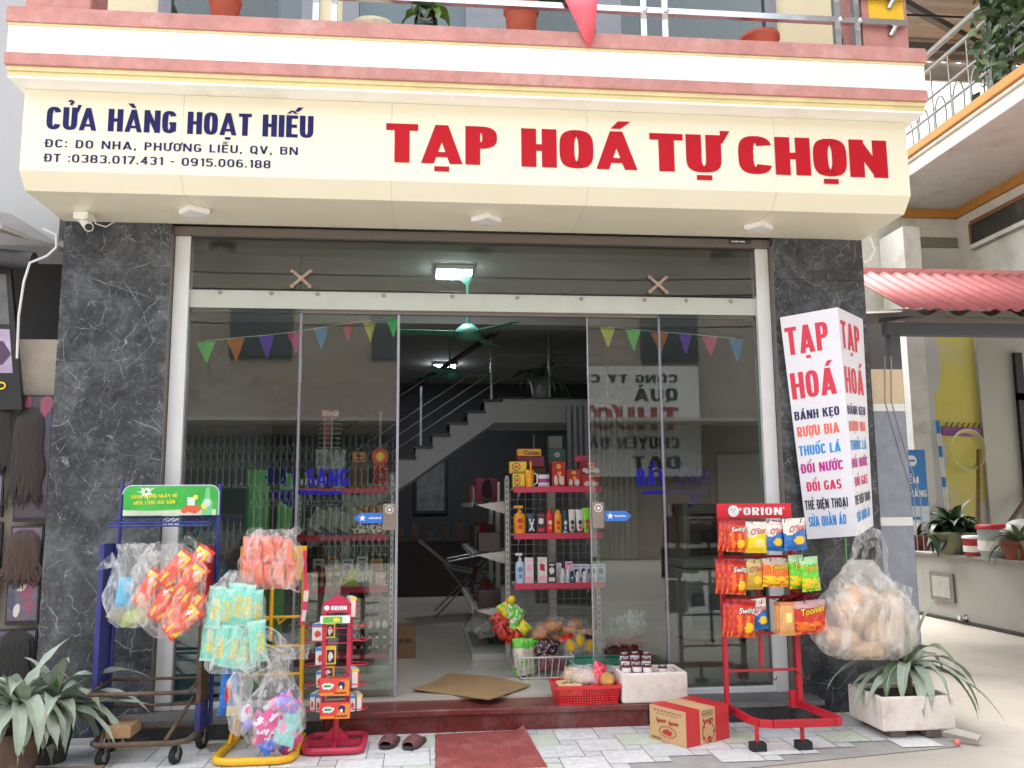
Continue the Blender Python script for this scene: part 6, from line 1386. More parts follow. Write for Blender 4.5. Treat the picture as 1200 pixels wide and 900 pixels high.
# top shelf of the right unit
Z1 = LV_R[0]; G2 = 'goods on top of the right shelf'
YB = pm('tea box yellow', 222, 190, 60, .5, var=.1); RBX = pm('tin red', 165, 30, 32, .35, var=.2, scale=14); GBX = pm('bottle green box', 32, 66, 54, .5); CRM = pm('dull crimson box', 120, 25, 48, .5)
def ring_face(c1, c2):
    def f(root, fn, w, h, m):
        b = MB(); n = 18
        blob(b, fn, w*.38, h*.55, w*.26, h*.36, 0, .0003, 18); blob(b, fn, w*.38, h*.55, w*.21, h*.29, 2, .0006, 18); blob(b, fn, w*.38, h*.55, w*.15, h*.15, 1, .0009, 14); sheet(b, fn, w*.1, w*.9, h*.05, h*.13, 0, .0003); b.build('printed_face', [c1, c2, m[0]], root)
    return f
def tin_face(root, fn, w, h, m):
    b = MB(); blob(b, fn, w*.5, h*.82, w*.18, h*.1, 0, .0003, 12); blob(b, fn, w*.28, h*.3, w*.15, h*.2, 1, .0003, 12, .6, w*90); blob(b, fn, w*.7, h*.28, w*.2, h*.18, 1, .0003, 12, .7, w*70); blob(b, fn, w*.55, h*.55, w*.16, h*.12, 2, .0003, 10, .6, w*50); b.build('printed_face', [pm('tin gold', 200, 150, 60, .4), pm('tin cream', 205, 190, 180, .5), P_ORG], root)
gbox('lower yellow tea box at the left of the top shelf', 601, 614.7, 555, 567, YR, Z1, .08, YB, ring_face(M_BLACK, P_TOM), G2)
zt1 = at(606, 555, YR).z+.004
gbox('upper yellow tea box stacked at the left of the top shelf', 597.5, 617, 541, 555, YR+.003, zt1, .08, YB, ring_face(M_BLACK, P_TOM), G2)
a = at(614.7, 567, YR); c = at(626, 551, YR)
mg = thing('orange_mug', 'orange tumbler with a spoon beside the yellow tea boxes', 'mug', ((a.x+c.x)/2, YR, Z1), G2); r = (c.x-a.x)/2; xm = (a.x+c.x)/2; h = c.z-Z1
b = MB(); b.lathe([(r*.8, 0), (r, h), (r*.9, h), (r*.75, .01), (0, .01)], (xm, YR, Z1), 20); b.build('mug_body', pm('mug amber', 235, 160, 30, .35), mg)
b = MB(); b.tube([(xm+r*.85, YR, Z1+h*.85), (xm+r*1.6, YR, Z1+h*.75), (xm+r*1.6, YR, Z1+h*.3), (xm+r*.8, YR, Z1+h*.15)], .006, 6); b.build('handle', M_WHITE, mg)
b = MB(); b.box(xm+.005, xm+.018, YR-.005, YR+.005, Z1+h*.6, Z1+h*1.5); b.build('spoon', pm('mug amber', 235, 160, 30), mg)
pouch('purple and white drawstring sweet bag on the top shelf', 630.5, 644, 553, 567, YR, Z1, [pm('sweet white', 215, 205, 220, .3), pm('sweet purple', 150, 60, 130, .35), M_BLACK], lambda u, v: 1 if abs(v+.1) < .3 else 2 if v > .7 else 0, group=G2)
for lab, x0, x1, y0, m in (('tall red gift tin in the middle of the top shelf', 647, 662.5, 541, RBX), ('short red gift tin right of the tall one', 664.5, 680.5, 550, RBX), ('wide red gift tin at the right end of the top shelf', 681.5, 703.5, 556, RBX)):
    gbox(lab, x0, x1, y0, 567, YR, Z1, .10, m, tin_face, G2)
zr = at(690, 556, YR).z+.002
gbox('dark red gift tin stacked on the wide one at the right end', 679.5, 705, 540.5, 556, YR+.02, zr, .10, CRM, tin_face, G2)
gbox('pinkish flat box at the very top right of the stack', 674, 689, 534, 541, YR+.05, at(690, 541, YR+.05).z, .09, pm('rose box', 165, 50, 66, .5), None, G2)
YBk = YR+.14
gbox('crimson flat box under the yellow biscuit box', 606, 638, 535, 547, YBk, at(620, 547, YBk).z-.0, .12, CRM, None, G2)
bx = gbox('yellow biscuit box topmost at the left of the top shelf', 606.7, 634, 526, 535, YBk-.01, at(620, 535, YBk-.01).z+.004, .10, pm('biscuit yellow', 215, 150, 35, .5), None, G2)
a = at(614, 533, YBk-.01); script_text('biscuit_word', 'Custas', plane_fn((a.x, YBk-.012, a.z), (1, 0, 0)), .13, pm('word brown', 70, 30, 15, .5), bx, fat=.02)
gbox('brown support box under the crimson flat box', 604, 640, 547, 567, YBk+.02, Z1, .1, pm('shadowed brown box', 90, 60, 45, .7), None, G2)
gx = gbox('dark green drinks box standing behind the red tins', 643.5, 662.7, 526, 567, YBk, Z1, .12, GBX, None, G2)
a = at(653, 533, YBk); b = MB(); f = plane_fn((a.x, YBk-.002, a.z), (1, 0, 0)); blob(b, f, 0, 0, .022, .022, 0, 0, 16); blob(b, f, 0, 0, .009, .009, 1, .0005, 8)
for s in (-1, 1): b.add([f(-.03*s, -.075, .0004), f(-.022*s, -.075, .0004), f(.03*s, -.045, .0004), f(.022*s, -.045, .0004)], [(0, 1, 2, 3) if s < 0 else (3, 2, 1, 0)], 0)
b.build('printed_mark', [pm('faded white print', 150, 150, 150, .5), CRM], gx)
gbox('grey carton on top of the dark green drinks box', 643.5, 659, 511, 526, YBk+.01, at(650, 526, YBk+.01).z+.003, .1, pm('dull grey carton', 78, 84, 80, .6), None, G2)
# bottom of the right shelf: wire basket, pouches, snack heap
wb = thing('wire_basket', 'white wire basket of pouches at the foot of the right shelf', 'basket', (.92, .66, .165)); b = MB()
x0, x1, y0, y1, z0, z1 = .735, 1.13, .50, .84, .175, .33
cs = [(x0, y0), (x1-.03, y0), (x1-.03, y1), (x0, y1)]; ts = [(x0-.03, y0-.05), (x1, y0-.05), (x1, y1+.02), (x0-.03, y1+.02)]
for k in range(4):
    a_, c_2 = Vector((*cs[k], z0)), Vector((*cs[(k+1) % 4], z0)); ta, tb = Vector((*ts[k], z1)), Vector((*ts[(k+1) % 4], z1))
    b.tube([a_, c_2], .005, 6); b.tube([ta, tb], .007, 6)
    for i in range(1, 8): b.tube([a_.lerp(c_2, i/8), ta.lerp(tb, i/8)], .004, 5)
    b.tube([a_, ta], .005, 6)
b.build('basket_wires', SHW, wb)
rn = random.Random(4)
for k in range(4): pouch('lime and white pouch at the left end of the white wire basket' if k == 0 else 'lime and white pouch %s in the white wire basket' % ('second from the left', 'third from the left', 'standing at the back left')[k-1], 602+5*k, 616+5*k, 748+2*(k % 2), 786-3*(k == 3), .56+.05*k, .18, [F_WHT, F_GRN], lambda u, v: 1 if v > .45 or mnoise.noise(Vector((u*2, v*2, 5))) > .2 else 0, .05, rn.uniform(-.3, .3), rn.uniform(-.1, .1), 'pouches in the white wire basket')
FK = foil('black foil', 32, 28, 32); FP = foil('dusky pink foil', 150, 95, 105)
for k in range(9): pouch('small black pouch lying in the %s of the white wire basket' % ('middle', 'front middle', 'right', 'right front', 'back middle', 'back right', 'top middle', 'top right', 'far right corner')[k], 626+4*(k % 5), 638+4*(k % 5), 752+3*(k // 5)+rn.uniform(-3, 3), 768+3*(k // 5), .58+.06*(k % 3), None, [FK, FP, F_WHT], lambda u, v: 1 if mnoise.noise(Vector((u*2.5, v*2.5, 8))) > .12 else 2 if mnoise.noise(Vector((u*4, v*4, 3))) > .35 else 0, .05, rn.uniform(-.6, .6), rn.uniform(-1, 1), 'black pouches in the white wire basket')
for k in range(4): pouch('dusky pink pouch seen through the wires of the white basket, %s' % ('left', 'centre left', 'centre right', 'right')[k], 632+7*k, 644+7*k, 768, 786, .52+.02*k, None, [FP, FK, F_WHT], lambda u, v: 1 if mnoise.noise(Vector((u*3, v*3, 4))) > .2 else 0, .04, 0, rn.uniform(-.4, .4), 'pink pouches in the white wire basket')
SNK = mat('fried snack', (.62, .24, .045), .5, var=.35, scale=30)
for k in range(7):
    p_ = at(632+9*k-(k % 2)*4, 744-(k % 3)*5, .80+.05*(k % 2)); r_ = thing('snack_bag', 'clear bag of orange fried snacks heaped behind the wire basket, %s' % ('far left', 'second from left', 'third from left', 'in the middle', 'third from right', 'second from right', 'far right')[k], 'snack bag', tuple(p_), 'bags of orange snacks under the right shelf')
    b = MB(); b.ell(p_, .075, .06, .05, 14, 0, .6, None, k); b.build('snack_filling', SNK, r_)
    b = MB(); b.ell(p_+Vector((0, -.01, .012)), .09, .07, .065, 18, 0, .5, None, k+4); b.build('bag_film', FILM_THIN, r_)
FC = foil('label yellow', 235, 185, 40)
for k in range(4):
    p_ = at(668+11*k, 757-6*(k % 2), .62+.04*k); r_ = thing('snack_bag', ('clear bag with a yellow and red label right of the wire basket', 'clear bag with a yellow label leaning on the orange snacks', 'clear bag with black and yellow print beside the green tray', 'empty looking clear bag beside the green tray')[k], 'snack bag', tuple(p_))
    b = MB(); pillow(b, Matrix.Translation(p_) @ rot(.2, -.4, .3*(k-1)), .13, .17, .05, lambda u, v: 1 if (u)**2+(v)**2 < .3 else 2 if v > .5 else 0, seed=k); weld(b.build('packet', [FILM_THIN, FC if k < 3 else FILM, FK if k == 2 else F_RED if k == 0 else FILM_THIN], r_))
gt = thing('green_tray', 'teal green plastic tray beside the red basket inside the door', 'tray', (1.45, .45, .165)); b = MB()
pts = rr_loop(1.32, .42, .22, .20, .05, .30); bot = rr_loop(1.32, .42, .18, .16, .04, .18); n = len(pts)
b.add(pts+bot, [(k, (k+1) % n, n+(k+1) % n, n+k) for k in range(n)]+[tuple(range(n, 2*n))], 0); b.tube(pts, .012, 6, closed=True)
b.build('tray_shell', pm('teal plastic', 70, 150, 125, .4), gt)
# items on the left edge of the right shelf: hanging sachets
hs_ = thing('hanging_sachets', 'bunch of red and green sachets hanging from the left corner of the right shelf', 'sachets', tuple(at(598, 740, .78)))
for k, (px, py, tl, mi) in enumerate(((592, 716, .5, 0), (600, 718, -.1, 1), (608, 722, -.6, 1), (585, 728, .7, 2), (592, 736, .3, 2), (602, 736, -.3, 1), (612, 738, -.7, 0), (598, 744, .1, 2), (608, 748, -.3, 2), (588, 740, .6, 2))):
    b = MB(); pillow(b, Matrix.Translation(at(px, py, .78-.012*k)) @ rot(.3*(k % 3), -.1, -tl), .095, .125, .045, lambda u, v: 1 if mnoise.noise(Vector((u*2, v*2, k))) > .15 else 0, seed=k); weld(b.build('sachet', [(F_YEL, F_GRN, F_RED)[mi], (F_GRN, F_WHT, F_MAR)[mi]], hs_))
b = MB(); b.ell(at(599, 703, .78), .035, .02, .03, 10, 0, .4); b.build('sachet_knot', F_YEL, hs_)
# gondola running back from the right shelf, seen end on
gd = thing('long_shelf', 'long white double shelf running back into the shop behind the right shelf rack', 'shelf', (.72, 2.4, .165)); b = MB()
for y in (1.35, 2.3, 3.2): b.box(.70, .74, y, y+.03, .165, 1.68)
for z in (1.50, 1.08, .62): b.add([(.42, 1.3, z-.03), (.70, 1.3, z), (.70, 3.3, z), (.42, 3.3, z-.03)], [(0, 1, 2, 3)]); b.box(.415, .42, 1.3, 3.3, z-.06, z-.02); b.add([(.70, 1.31, z-.01), (.45, 1.31, z-.04), (.70, 1.31, z-.12)], [(0, 1, 2)])
b.box(.42, 1.3, 1.36, 3.3, .165, .22); b.build('shelf_frame', SHW, gd)
rn = random.Random(12)
for z, nm in ((1.50, 'top'), (1.08, 'middle'), (.62, 'lower')):
    for k in range(6):
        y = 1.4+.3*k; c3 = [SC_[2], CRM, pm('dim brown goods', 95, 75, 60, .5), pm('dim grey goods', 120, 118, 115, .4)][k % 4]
        b = MB(); hh = rn.uniform(.12, .26)
        if (k+int(z*10)) % 2: pillow(b, Matrix.Translation((.55, y, z-.01+hh/2)) @ rot(R(-80)), .2, hh, .08); o = weld(b.build('goods_packet', [c3]))
        else: b.box(.47, .66, y-.09, y+.09, z-.015, z-.015+hh); o = b.build('goods_packet', c3, None, .004)
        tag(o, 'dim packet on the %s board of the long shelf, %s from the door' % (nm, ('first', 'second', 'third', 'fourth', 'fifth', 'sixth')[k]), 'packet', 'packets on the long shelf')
# --- left shelf goods
Gl = 'goods on the left shelf'; Zb, Zc, Zd = LV_L[1], LV_L[2], LV_L[3]
JR = pm('jar tan', 150, 115, 90, .3, var=.3, scale=30); 
for k in range(9):
    row = k // 5; px0 = 363+9.2*(k % 5); p_ = at(px0+4, 688, YL+.02); root = thing('small_jar', 'small tan jar with a red lid on the left shelf', 'jar', (p_.x, YL+.05*row, Zc+.075*row), 'small red-lidded jars on the left shelf')
    x, y, z = p_.x, YL+.02+.03*row, Zc+.001+.076*row
    b = MB(); b.lathe([(.022, 0), (.026, .006), (.026, .055)], (x, y, z), 16); b.build('jar_body', JR, root); b = MB(); b.lathe([(.0265, .055), (.027, .072), (.024, .075), (0, .075)], (x, y, z), 16); b.build('lid', pm('lid red', 150, 35, 45, .35), root)
    b = MB(); b.lathe([(.0265, .015), (.0265, .042)], (x, y, z), 16); b.build('jar_label', pm('jar label', 200, 185, 165, .5), root)
for k, (x0, x1, y0, y1, m, lab) in enumerate(((397, 408, 676, 688, 'yg', 'lower yellow-green sachet box on the left shelf'), (407, 418, 668, 688, 'yg', 'taller yellow-green sachet box on the left shelf'), (418, 427, 670, 688, 'w', 'white soap box, left of two on the left shelf'), (427.5, 436, 669, 688, 'w', 'white soap box, right of two on the left shelf'))):
    gbox(lab, x0, x1, y0, y1, YL, Zc, .06, pm('acid yellow green', 190, 200, 40, .4, var=.3, scale=20) if m == 'yg' else pm('soap white', 205, 205, 195, .45), pack_face(F_GRN if m == 'yg' else SC_[8], F_YEL if m == 'yg' else SC_[8]), Gl)
pouch('pale pink soft pack at the right end of the jar shelf', 437, 452, 671, 688, YL, Zc, [pm('soft pink', 205, 170, 155, .5), F_WHT], lambda u, v: 1 if mnoise.noise(Vector((u*3, v*3, 1))) > .2 else 0, .06, group=Gl)
pouch('clear bag with pale contents standing behind the jars', 386, 402, 656, 676, YL+.12, None, [FILM, F_WHT], lambda u, v: 1 if abs(u) < .3 else 0, .08, group=Gl)
for k in range(6):
    pouch('translucent grey bag leaning on the second board of the left shelf, %s' % ('first from the left', 'second from the left', 'third from the left', 'fourth from the left', 'fifth from the left', 'sixth from the left')[k], 362+8*k, 384+8*k, 600+rn.uniform(-4, 4), 627, YL+.05+.03*(k % 2), None, [FILM_MILKY, pm('grey goods', 150, 148, 140, .4), P_NAV], lambda u, v: 2 if v < -.7 else 1 if abs(u) < .55 else 0, .05, .2, .5, Gl)
for k in range(4): pouch('brown and gold pack hanging at the back of the left shelf, %s of four' % ('first', 'second', 'third', 'last')[k], 411+10*k, 422+10*k, 592, 608, YL+.28, None, [pm('dim gold pack', 190, 130, 60, .4), F_WHT], lambda u, v: 1 if mnoise.noise(Vector((u*3, v*3, k))) > .3 else 0, .03, group=Gl)
for k in range(4): pouch('flat red and white packet lying on the second board of the left shelf, %s' % ('leftmost', 'second', 'third', 'rightmost')[k], 412+9*k, 426+9*k, 615, 627, YL, None, [F_WHT, F_MAR], lambda u, v: 1 if mnoise.noise(Vector((u*2, v*2, k+2))) > .1 else 0, .05, .1, .3*k-.4, Gl)
for k in range(7): pouch('dim packet on the top board of the left shelf, %s from the left' % ('first', 'second', 'third', 'fourth', 'fifth', 'sixth', 'seventh')[k], 350+5.5*k, 358+5.5*k, 556-2*(k % 3), 574, YL+.03*(k % 2), LV_L[0]+.001, [SC_[2] if k % 3 == 0 else pm('grey goods', 150, 148, 140, .4) if k % 3 == 1 else CRM, F_WHT], lambda u, v: 1 if abs(u) < .5 and abs(v) < .3 else 0, .04, group=Gl)
for k in range(5): gbox('small box behind the jars on the left shelf, %s from the left' % ('first', 'second', 'third', 'fourth', 'fifth')[k], 366+17*k, 380+17*k, 655-3*(k % 2), 688, YL+.2, Zc, .06, (SHW, pm('dim gold pack', 190, 130, 60), SC_[6])[k % 3], pack_face(CRM, P_NAV), Gl)
# egg trays
ET = pm('egg tray grey', 58, 58, 60, .85, var=.15); EG = pm('egg white shell', 226, 220, 212, .5, var=.04)
ex0, ex1 = at(411, 760, YL).x, at(455, 760, YL).x
egg0 = None
for lv in range(3):
    z = Zd+.003+.075*lv
    tr = thing('egg_tray', 'dark pulp egg tray, %s of the stack on the left shelf' % ('lowest', 'middle', 'topmost')[lv], 'egg tray', ((ex0+ex1)/2, YL+.1, z), 'egg trays on the left shelf')
    b = MB(); n = 6; vs = []; nx, ny = 40, 24
    for j in range(ny+1):
        for i in range(nx+1):
            u, v = i/nx, j/ny; vs.append((ex0-.01+(ex1-ex0+.02)*u, YL-.06+.28*v, z+.022+.018*math.cos(2*math.pi*u*6)*math.cos(2*math.pi*v*4)))
    b.add(vs, [(j*(nx+1)+i, j*(nx+1)+i+1, (j+1)*(nx+1)+i+1, (j+1)*(nx+1)+i) for j in range(ny) for i in range(nx)], 0, True); b.box(ex0-.01, ex1+.01, YL-.062, YL-.056, z, z+.04)
    b.build('tray_pulp', ET, tr)
    for r_ in range(2 if lv == 2 else 1):
        for k in range(5):
            x = ex0+.03+(ex1-ex0-.06)*k/4; y = YL-.03+.06*r_; s_ = 1.15 if lv == 2 else .8
            if egg0 is None:
                b = MB(); b.lathe([(.0005, 0), (.010, .004), (.017, .014), (.0195, .025), (.017, .039), (.009, .05), (.0005, .054)], (0, 0, 0), 16); egg0 = b.build('egg', EG); o = egg0
            else: o = egg0.copy(); COL.objects.link(o)
            o.location = (x, y, z+.018+(.012 if lv == 2 else -.002)); o.scale = (s_, s_, s_*1.05); tag(o, 'white egg standing in a dark egg tray on the left shelf', 'egg', 'eggs in the trays')
gbox('white box with a yellow top behind the yellow stand, on the left shelf', 347, 368, 752, 768, YL, Zd, .12, pm('soap white', 205, 205, 195), pack_face(SC_[8], SC_[9]), Gl)
gbox('yellow box standing on the white box behind the yellow stand', 352, 362, 738, 752, YL+.02, at(355, 752, YL+.02).z, .08, pm('biscuit yellow', 215, 150, 35), None, Gl)
gbox('dim grey carton on the lowest board of the left shelf', 372, 408, 738, 768, YL+.1, Zd, .2, pm('dim grey goods', 120, 118, 115), None, Gl)
# top of left shelf: wire rack with red sign, flower lollipop stand
br = thing('sweet_rack', 'tall wire sweet rack with a red sign on top of the left shelf', 'display rack', tuple(at(388, 574, 1.2))); a = at(376, 480, 1.2); c = at(398, 489, 1.2)
b = MB(); b.box(a.x, c.x, 1.195, 1.205, c.z, a.z); hb = b.build('sign_plate', pm('sign red', 180, 28, 40, .4), br)
p_ = at(378, 487, 1.19); script_text('sign_word', 'Bizo', plane_fn((p_.x, 1.193, p_.z), (1, 0, 0)), at(392, 487, 1.19).x-p_.x, white_ink, hb, fat=.02)
p_ = at(393.5, 484.5, 1.19); b = MB(); f = plane_fn((p_.x, 1.193, p_.z), (1, 0, 0)); blob(b, f, 0, 0, .023, .023, 0, .001, 16); blob(b, f, 0, 0, .008, .008, 1, .002, 8); b.build('round_mark', [white_ink, M_BLACK], hb)
b = MB(); zt_ = at(388, 525, 1.2).z
for s in (-1, 1):
    for t in (0, 1): b.tube([(a.x+.03+(.06 if s > 0 else 0), 1.2+.06*t, LV_L[0]), (a.x+.03+(.06 if s > 0 else 0), 1.2+.06*t, c.z)], .004, 6)
for k in range(6): z = zt_+.04*k; b.tube([(a.x-.01, 1.17, z), (c.x+.01, 1.17, z), (c.x+.01, 1.27, z)], .003, 5)
b.build('rack_wires', pm('wire grey', 165, 163, 158), br); b = MB(); b.box(a.x+.04, a.x+.075, 1.2, 1.22, zt_+.02, zt_+.2); b.build('sweet_tube', pm('tube red', 165, 40, 42, .3), br)
b = MB(); b.box(at(371, 540, 1.2).x, at(404, 540, 1.2).x, 1.15, 1.32, LV_L[0], at(385, 527, 1.2).z); o = b.build('clear_tub', FILM); tag(o, 'clear plastic tub standing under the sweet rack on the left shelf', 'tub')
gbox('small gold tin box to the right of the clear tub on the left shelf', 413, 429, 530, 541, 1.2, at(415, 541, 1.2).z, .06, pm('dim gold pack', 190, 130, 60), pack_face(CRM, CRM), Gl)
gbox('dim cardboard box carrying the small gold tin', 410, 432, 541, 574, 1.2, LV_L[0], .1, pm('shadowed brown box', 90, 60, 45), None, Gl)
fl = thing('lollipop_stand', 'lollipop stand shaped as a red and yellow flower on top of the left shelf', 'sweets stand', tuple(at(445, 573, 1.15)))
p_ = at(445.5, 535, 1.14); b = MB(); f = plane_fn((p_.x, 1.14, p_.z), (1, 0, 0))
for k in range(8): blob(b, f, .048*math.cos(k*math.pi/4), .048*math.sin(k*math.pi/4), .026, .026, 0, .0004*(k % 2), 12)
blob(b, f, 0, 0, .045, .045, 2, .001, 18); blob(b, f, 0, 0, .034, .034, 1, .002, 18); b.build('flower_card', [pm('flower red', 205, 50, 35, .45), F_YEL, F_ORG], fl)
b = MB()
for k in range(34):
    zz = k // 5; q = at(438+3.6*(k % 5)+1.8*(zz % 2), 546+4*zz, 1.14); b.ell((q.x, 1.14+.02*math.sin(k*2.1), q.z), .014, .014, .014, 8)
b.build('lollipops', pm('lollipop red', 190, 70, 60, .25, var=.5, scale=60), fl); q = at(446, 573, 1.16); b = MB(); b.tube([(q.x, 1.165, LV_L[0]), (q.x, 1.165, p_.z)], .012, 8); b.build('stand_stem', M_WHITE, fl)
# --- other things inside
def coolbottle(px, py1, Y, lab):
    p_ = at(px, py1, Y); root = thing('water_bottle', lab, 'water bottle', (p_.x, Y, .17), 'big blue water bottles'); z = .17; b = MB()
    b.lathe([(.10, 0), (.125, .02), (.125, .10), (.118, .115), (.125, .13), (.125, .23), (.118, .245), (.125, .26), (.12, .33), (.05, .40), (.04, .44)], (p_.x, Y, z), 24); b.build('bottle_body', mat('blue bottle plastic', (.16, .50, .74), .2, var=.1), root)
    b = MB(); b.lathe([(.043, .42), (.043, .47), (0, .475)], (p_.x, Y, z), 16); b.build('cap', pm('cap blue', 70, 120, 190, .4), root)
coolbottle(213, 820, .22, 'big blue water bottle standing nearest the left door jamb'); coolbottle(250, 820, .34, 'big blue water bottle second from the left jamb'); 
for k, px in enumerate((214, 243)):
    o = [o for o in COL.objects if o.get('category') == 'water bottle'][k]; c2 = o.copy(); COL.objects.link(c2); c2.location.z = .645; c2['label'] = ('upper blue water bottle stacked nearest the left jamb', 'upper blue water bottle stacked second from the left jamb')[k]
    for ch in list(o.children): d = ch.copy(); COL.objects.link(d); d.parent = c2
a = at(215, 640, .12); c = at(253, 610, .12)
b = MB(); b.box(a.x, c.x, .115, .12, a.z, c.z, 0); f = plane_fn((a.x, .1145, a.z), (1, 0, 0))
for k in range(9): blob(b, f, .03+.025*k, .03+.10*rn.random(), .02, .025, 1+k % 4, .0003*k, 10, .6, k)
tag(b.build('cartoon_poster', [pm('poster blue', 110, 165, 200, .5), pm('poster green', 110, 150, 70, .5), pm('poster brown', 150, 90, 60, .5), pm('poster navy', 50, 70, 110, .5), pm('poster yellow', 215, 205, 110, .5)]), 'small light blue printed card behind the glass at the left', 'poster')
gm = mat('green mesh netting', (.14, .62, .18), .6, var=.1)
def meshmat():
    m = gm; t = m.node_tree; bs = t.nodes['Principled BSDF']; o = t.nodes['Material Output']; tc = t.nodes.new('ShaderNodeTexCoord'); mp = t.nodes.new('ShaderNodeMapping'); mp.inputs['Rotation'].default_value = (0, R(45), 0)
    v = t.nodes.new('ShaderNodeTexChecker'); v.inputs['Scale'].default_value = 75; t.links.new(tc.outputs['Object'], mp.inputs[0]); t.links.new(mp.outputs[0], v.inputs[0]); mx = t.nodes.new('ShaderNodeMix'); mx.data_type = 'RGBA'
    lk = bs.inputs['Base Color'].links[0].from_socket; t.links.new(v.outputs['Fac'], mx.inputs['Factor']); t.links.new(lk, mx.inputs['A']); mx.inputs['B'].default_value = (.35, .62, .33, 1); t.links.new(mx.outputs['Result'], bs.inputs['Base Color'])
meshmat()
p_ = at(302, 551, .42); q = at(300, 760, .42); b = MB(); b.lathe([(.085, 0), (.085, p_.z-.17)], (q.x-.02, .42, .17), 24); b.lathe([(.05, .1), (.05, p_.z-.19)], (q.x+.10, .46, .17), 18, M=Matrix.Rotation(R(3), 3, 'Y')); tag(b.build('netting_roll', gm), 'upright roll of bright green mesh netting behind the left glass', 'netting roll')
cb = thing('carton', 'brown carton on the shop floor just right of the left door edge', 'carton', tuple(at(475, 768, 1.5))); a = at(464, 769, 1.55); c = at(487, 735, 1.55)
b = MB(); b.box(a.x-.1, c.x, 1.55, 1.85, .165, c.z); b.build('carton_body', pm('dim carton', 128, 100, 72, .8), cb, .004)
b = MB(); f = plane_fn((a.x+.03, 1.5485, a.z+.02), (1, 0, 0)); lettering('carton_lettering', 'IN-BIA', plane_fn((a.x+.02, 1.549, (a.z+c.z)/2-.01), (1, 0, 0)), c.x-a.x-.05, .035, pm('carton dark ink', 60, 45, 38, .7), cb)
a = at(571, 769, 1.9); c = at(594, 742, 1.9); b = MB(); b.lathe([(.07, 0), (.085, c.z-.165), (.075, c.z-.165), (.065, .01), (0, .01)], ((a.x+c.x)/2, 1.95, .166), 20, sq=.6); tag(b.build('green_bucket', pm('dark green plastic', 25, 85, 55, .45)), 'dark green bucket on the shop floor left of the right shelf', 'bucket')
p_ = at(566, 730, 1.6); b = MB(); b.ell(p_, .13, .11, .12, 22, 0, .5); tag(b.build('grey_plastic_bag', FILM_MILKY), 'grey plastic bag on the floor at the left foot of the long shelf', 'plastic bag')
ch = thing('folding_lounger', 'dark folding lounger with shiny metal arms at the back of the shop', 'chair', (.3, 4.6, .165)); b = MB()
for y in (4.3, 4.9):
    b = MB(); b.tube([(-.05, y, 1.05), (.35, y, .72), (.95, y, .60)], .011, 8, 0); b.tube([(.15, y, .165), (.75, y, .78)], .010, 8); b.tube([(.75, y, .165), (.25, y, .78)], .010, 8); b.tube([(.3, y, .80), (.75, y, .88)], .013, 8); b.build('metal_frame', mat('dim steel', (.25, .25, .26), .35, 1.0), ch)
b = MB(); b.add([(-.05, 4.3, 1.05), (.35, 4.3, .70), (.95, 4.3, .58), (.95, 4.9, .58), (.35, 4.9, .70), (-.05, 4.9, 1.05)], [(0, 1, 4, 5), (1, 2, 3, 4)]); b.build('sling_seat', M_BLACK, ch)
tb = thing('dark_counter', 'dark wooden counter against the back wall of the shop', 'counter', (0, 6.9, .165)); b = MB(); b.box(-1.0, .9, 6.6, 7.3, .92, .97); b.box(-.95, .85, 6.7, 7.25, .165, .92); tb_m = mat('dark counter wood', (.02, .016, .013), .4, var=.2); b.build('counter_body', tb_m, tb, .01)
for k in range(6): b = MB(); b.box(-.6+.22*k, -.5+.22*k, 6.75, 6.9, .97, 1.08+.06*(k % 3)); tag(b.build('dim_box', pm('dim brown goods', 95, 75, 60)), 'dim small box on the dark counter at the back, %s from the left' % ('first', 'second', 'third', 'fourth', 'fifth', 'sixth')[k], 'box', 'boxes on the dark counter')
a = at(484, 603, 8.38); c = at(525, 538, 8.38); pf_ = thing('wall_picture', 'dark framed picture on the back wall under the stairs', 'picture', (0, 8.38, a.z)); b = MB(); b.box(a.x, c.x, 8.36, 8.39, a.z, c.z); b.build('frame', M_BLACK, pf_, .01); b = MB(); b.box(a.x+.06, c.x-.06, 8.352, 8.36, a.z+.06, c.z-.06); b.build('picture_sheet', mat('dim picture', (.16, .16, .17), .4, var=.6, scale=6), pf_)
# plant on the landing
p_ = at(634, 466, 4.3); pp = thing('landing_plant', 'potted plant with strap leaves in a pale pot on the stair landing', 'plant', (p_.x, 4.3, 2.72)); b = MB(); b.lathe([(.09, 0), (.15, .28), (.13, .28), (0, .25)], (p_.x, 4.3, 2.72), 18); b.build('pot', pm('pale pot', 150, 150, 148, .6), pp)
b = MB()
for k in range(22): leaf(b, (p_.x, 4.3, 2.98), R(k*137), R(20+(k*37) % 60), .55, .05, 1.8, 0, k)
b.build('foliage', LEAFD, pp)
# ceiling fans and lit ceiling lamps
fan_m = pm('fan green enamel', 55, 110, 95, .45)
for (x, y), lab, a0 in (((.295, 3.71), 'green ceiling fan over the doorway, further inside', 8), ((.38, 1.287), 'green ceiling fan close behind the glass front', 65)):
    fn_ = thing('ceiling_fan', lab, 'ceiling fan', (x, y, 3.5)); b = MB(); b.lathe([(.012, -.5), (.012, -.12), (.05, -.10), (.06, 0)], (x, y, 3.5), 14); b.build('down_rod', fan_m, fn_)
    b = MB(); b.lathe([(.03, -.62), (.11, -.60), (.12, -.54), (.05, -.48), (.012, -.48)], (x, y, 3.5), 18); b.build('motor', fan_m, fn_)
    for k in range(3):
        M = Matrix.Translation((x, y, 2.94)) @ Matrix.Rotation(R(a0+120*k), 4, 'Z') @ Matrix.Rotation(R(9), 4, 'X'); b = MB(); b.box(.1, .62, -.06, .06, -.004, .004, 0, M); b.box(.08, .2, -.02, .02, -.008, .008, 0, M); b.build('blade', fan_m, fn_, .002)
lit = emis('lit lamp panel', (.86, .93, 1.0), 22)
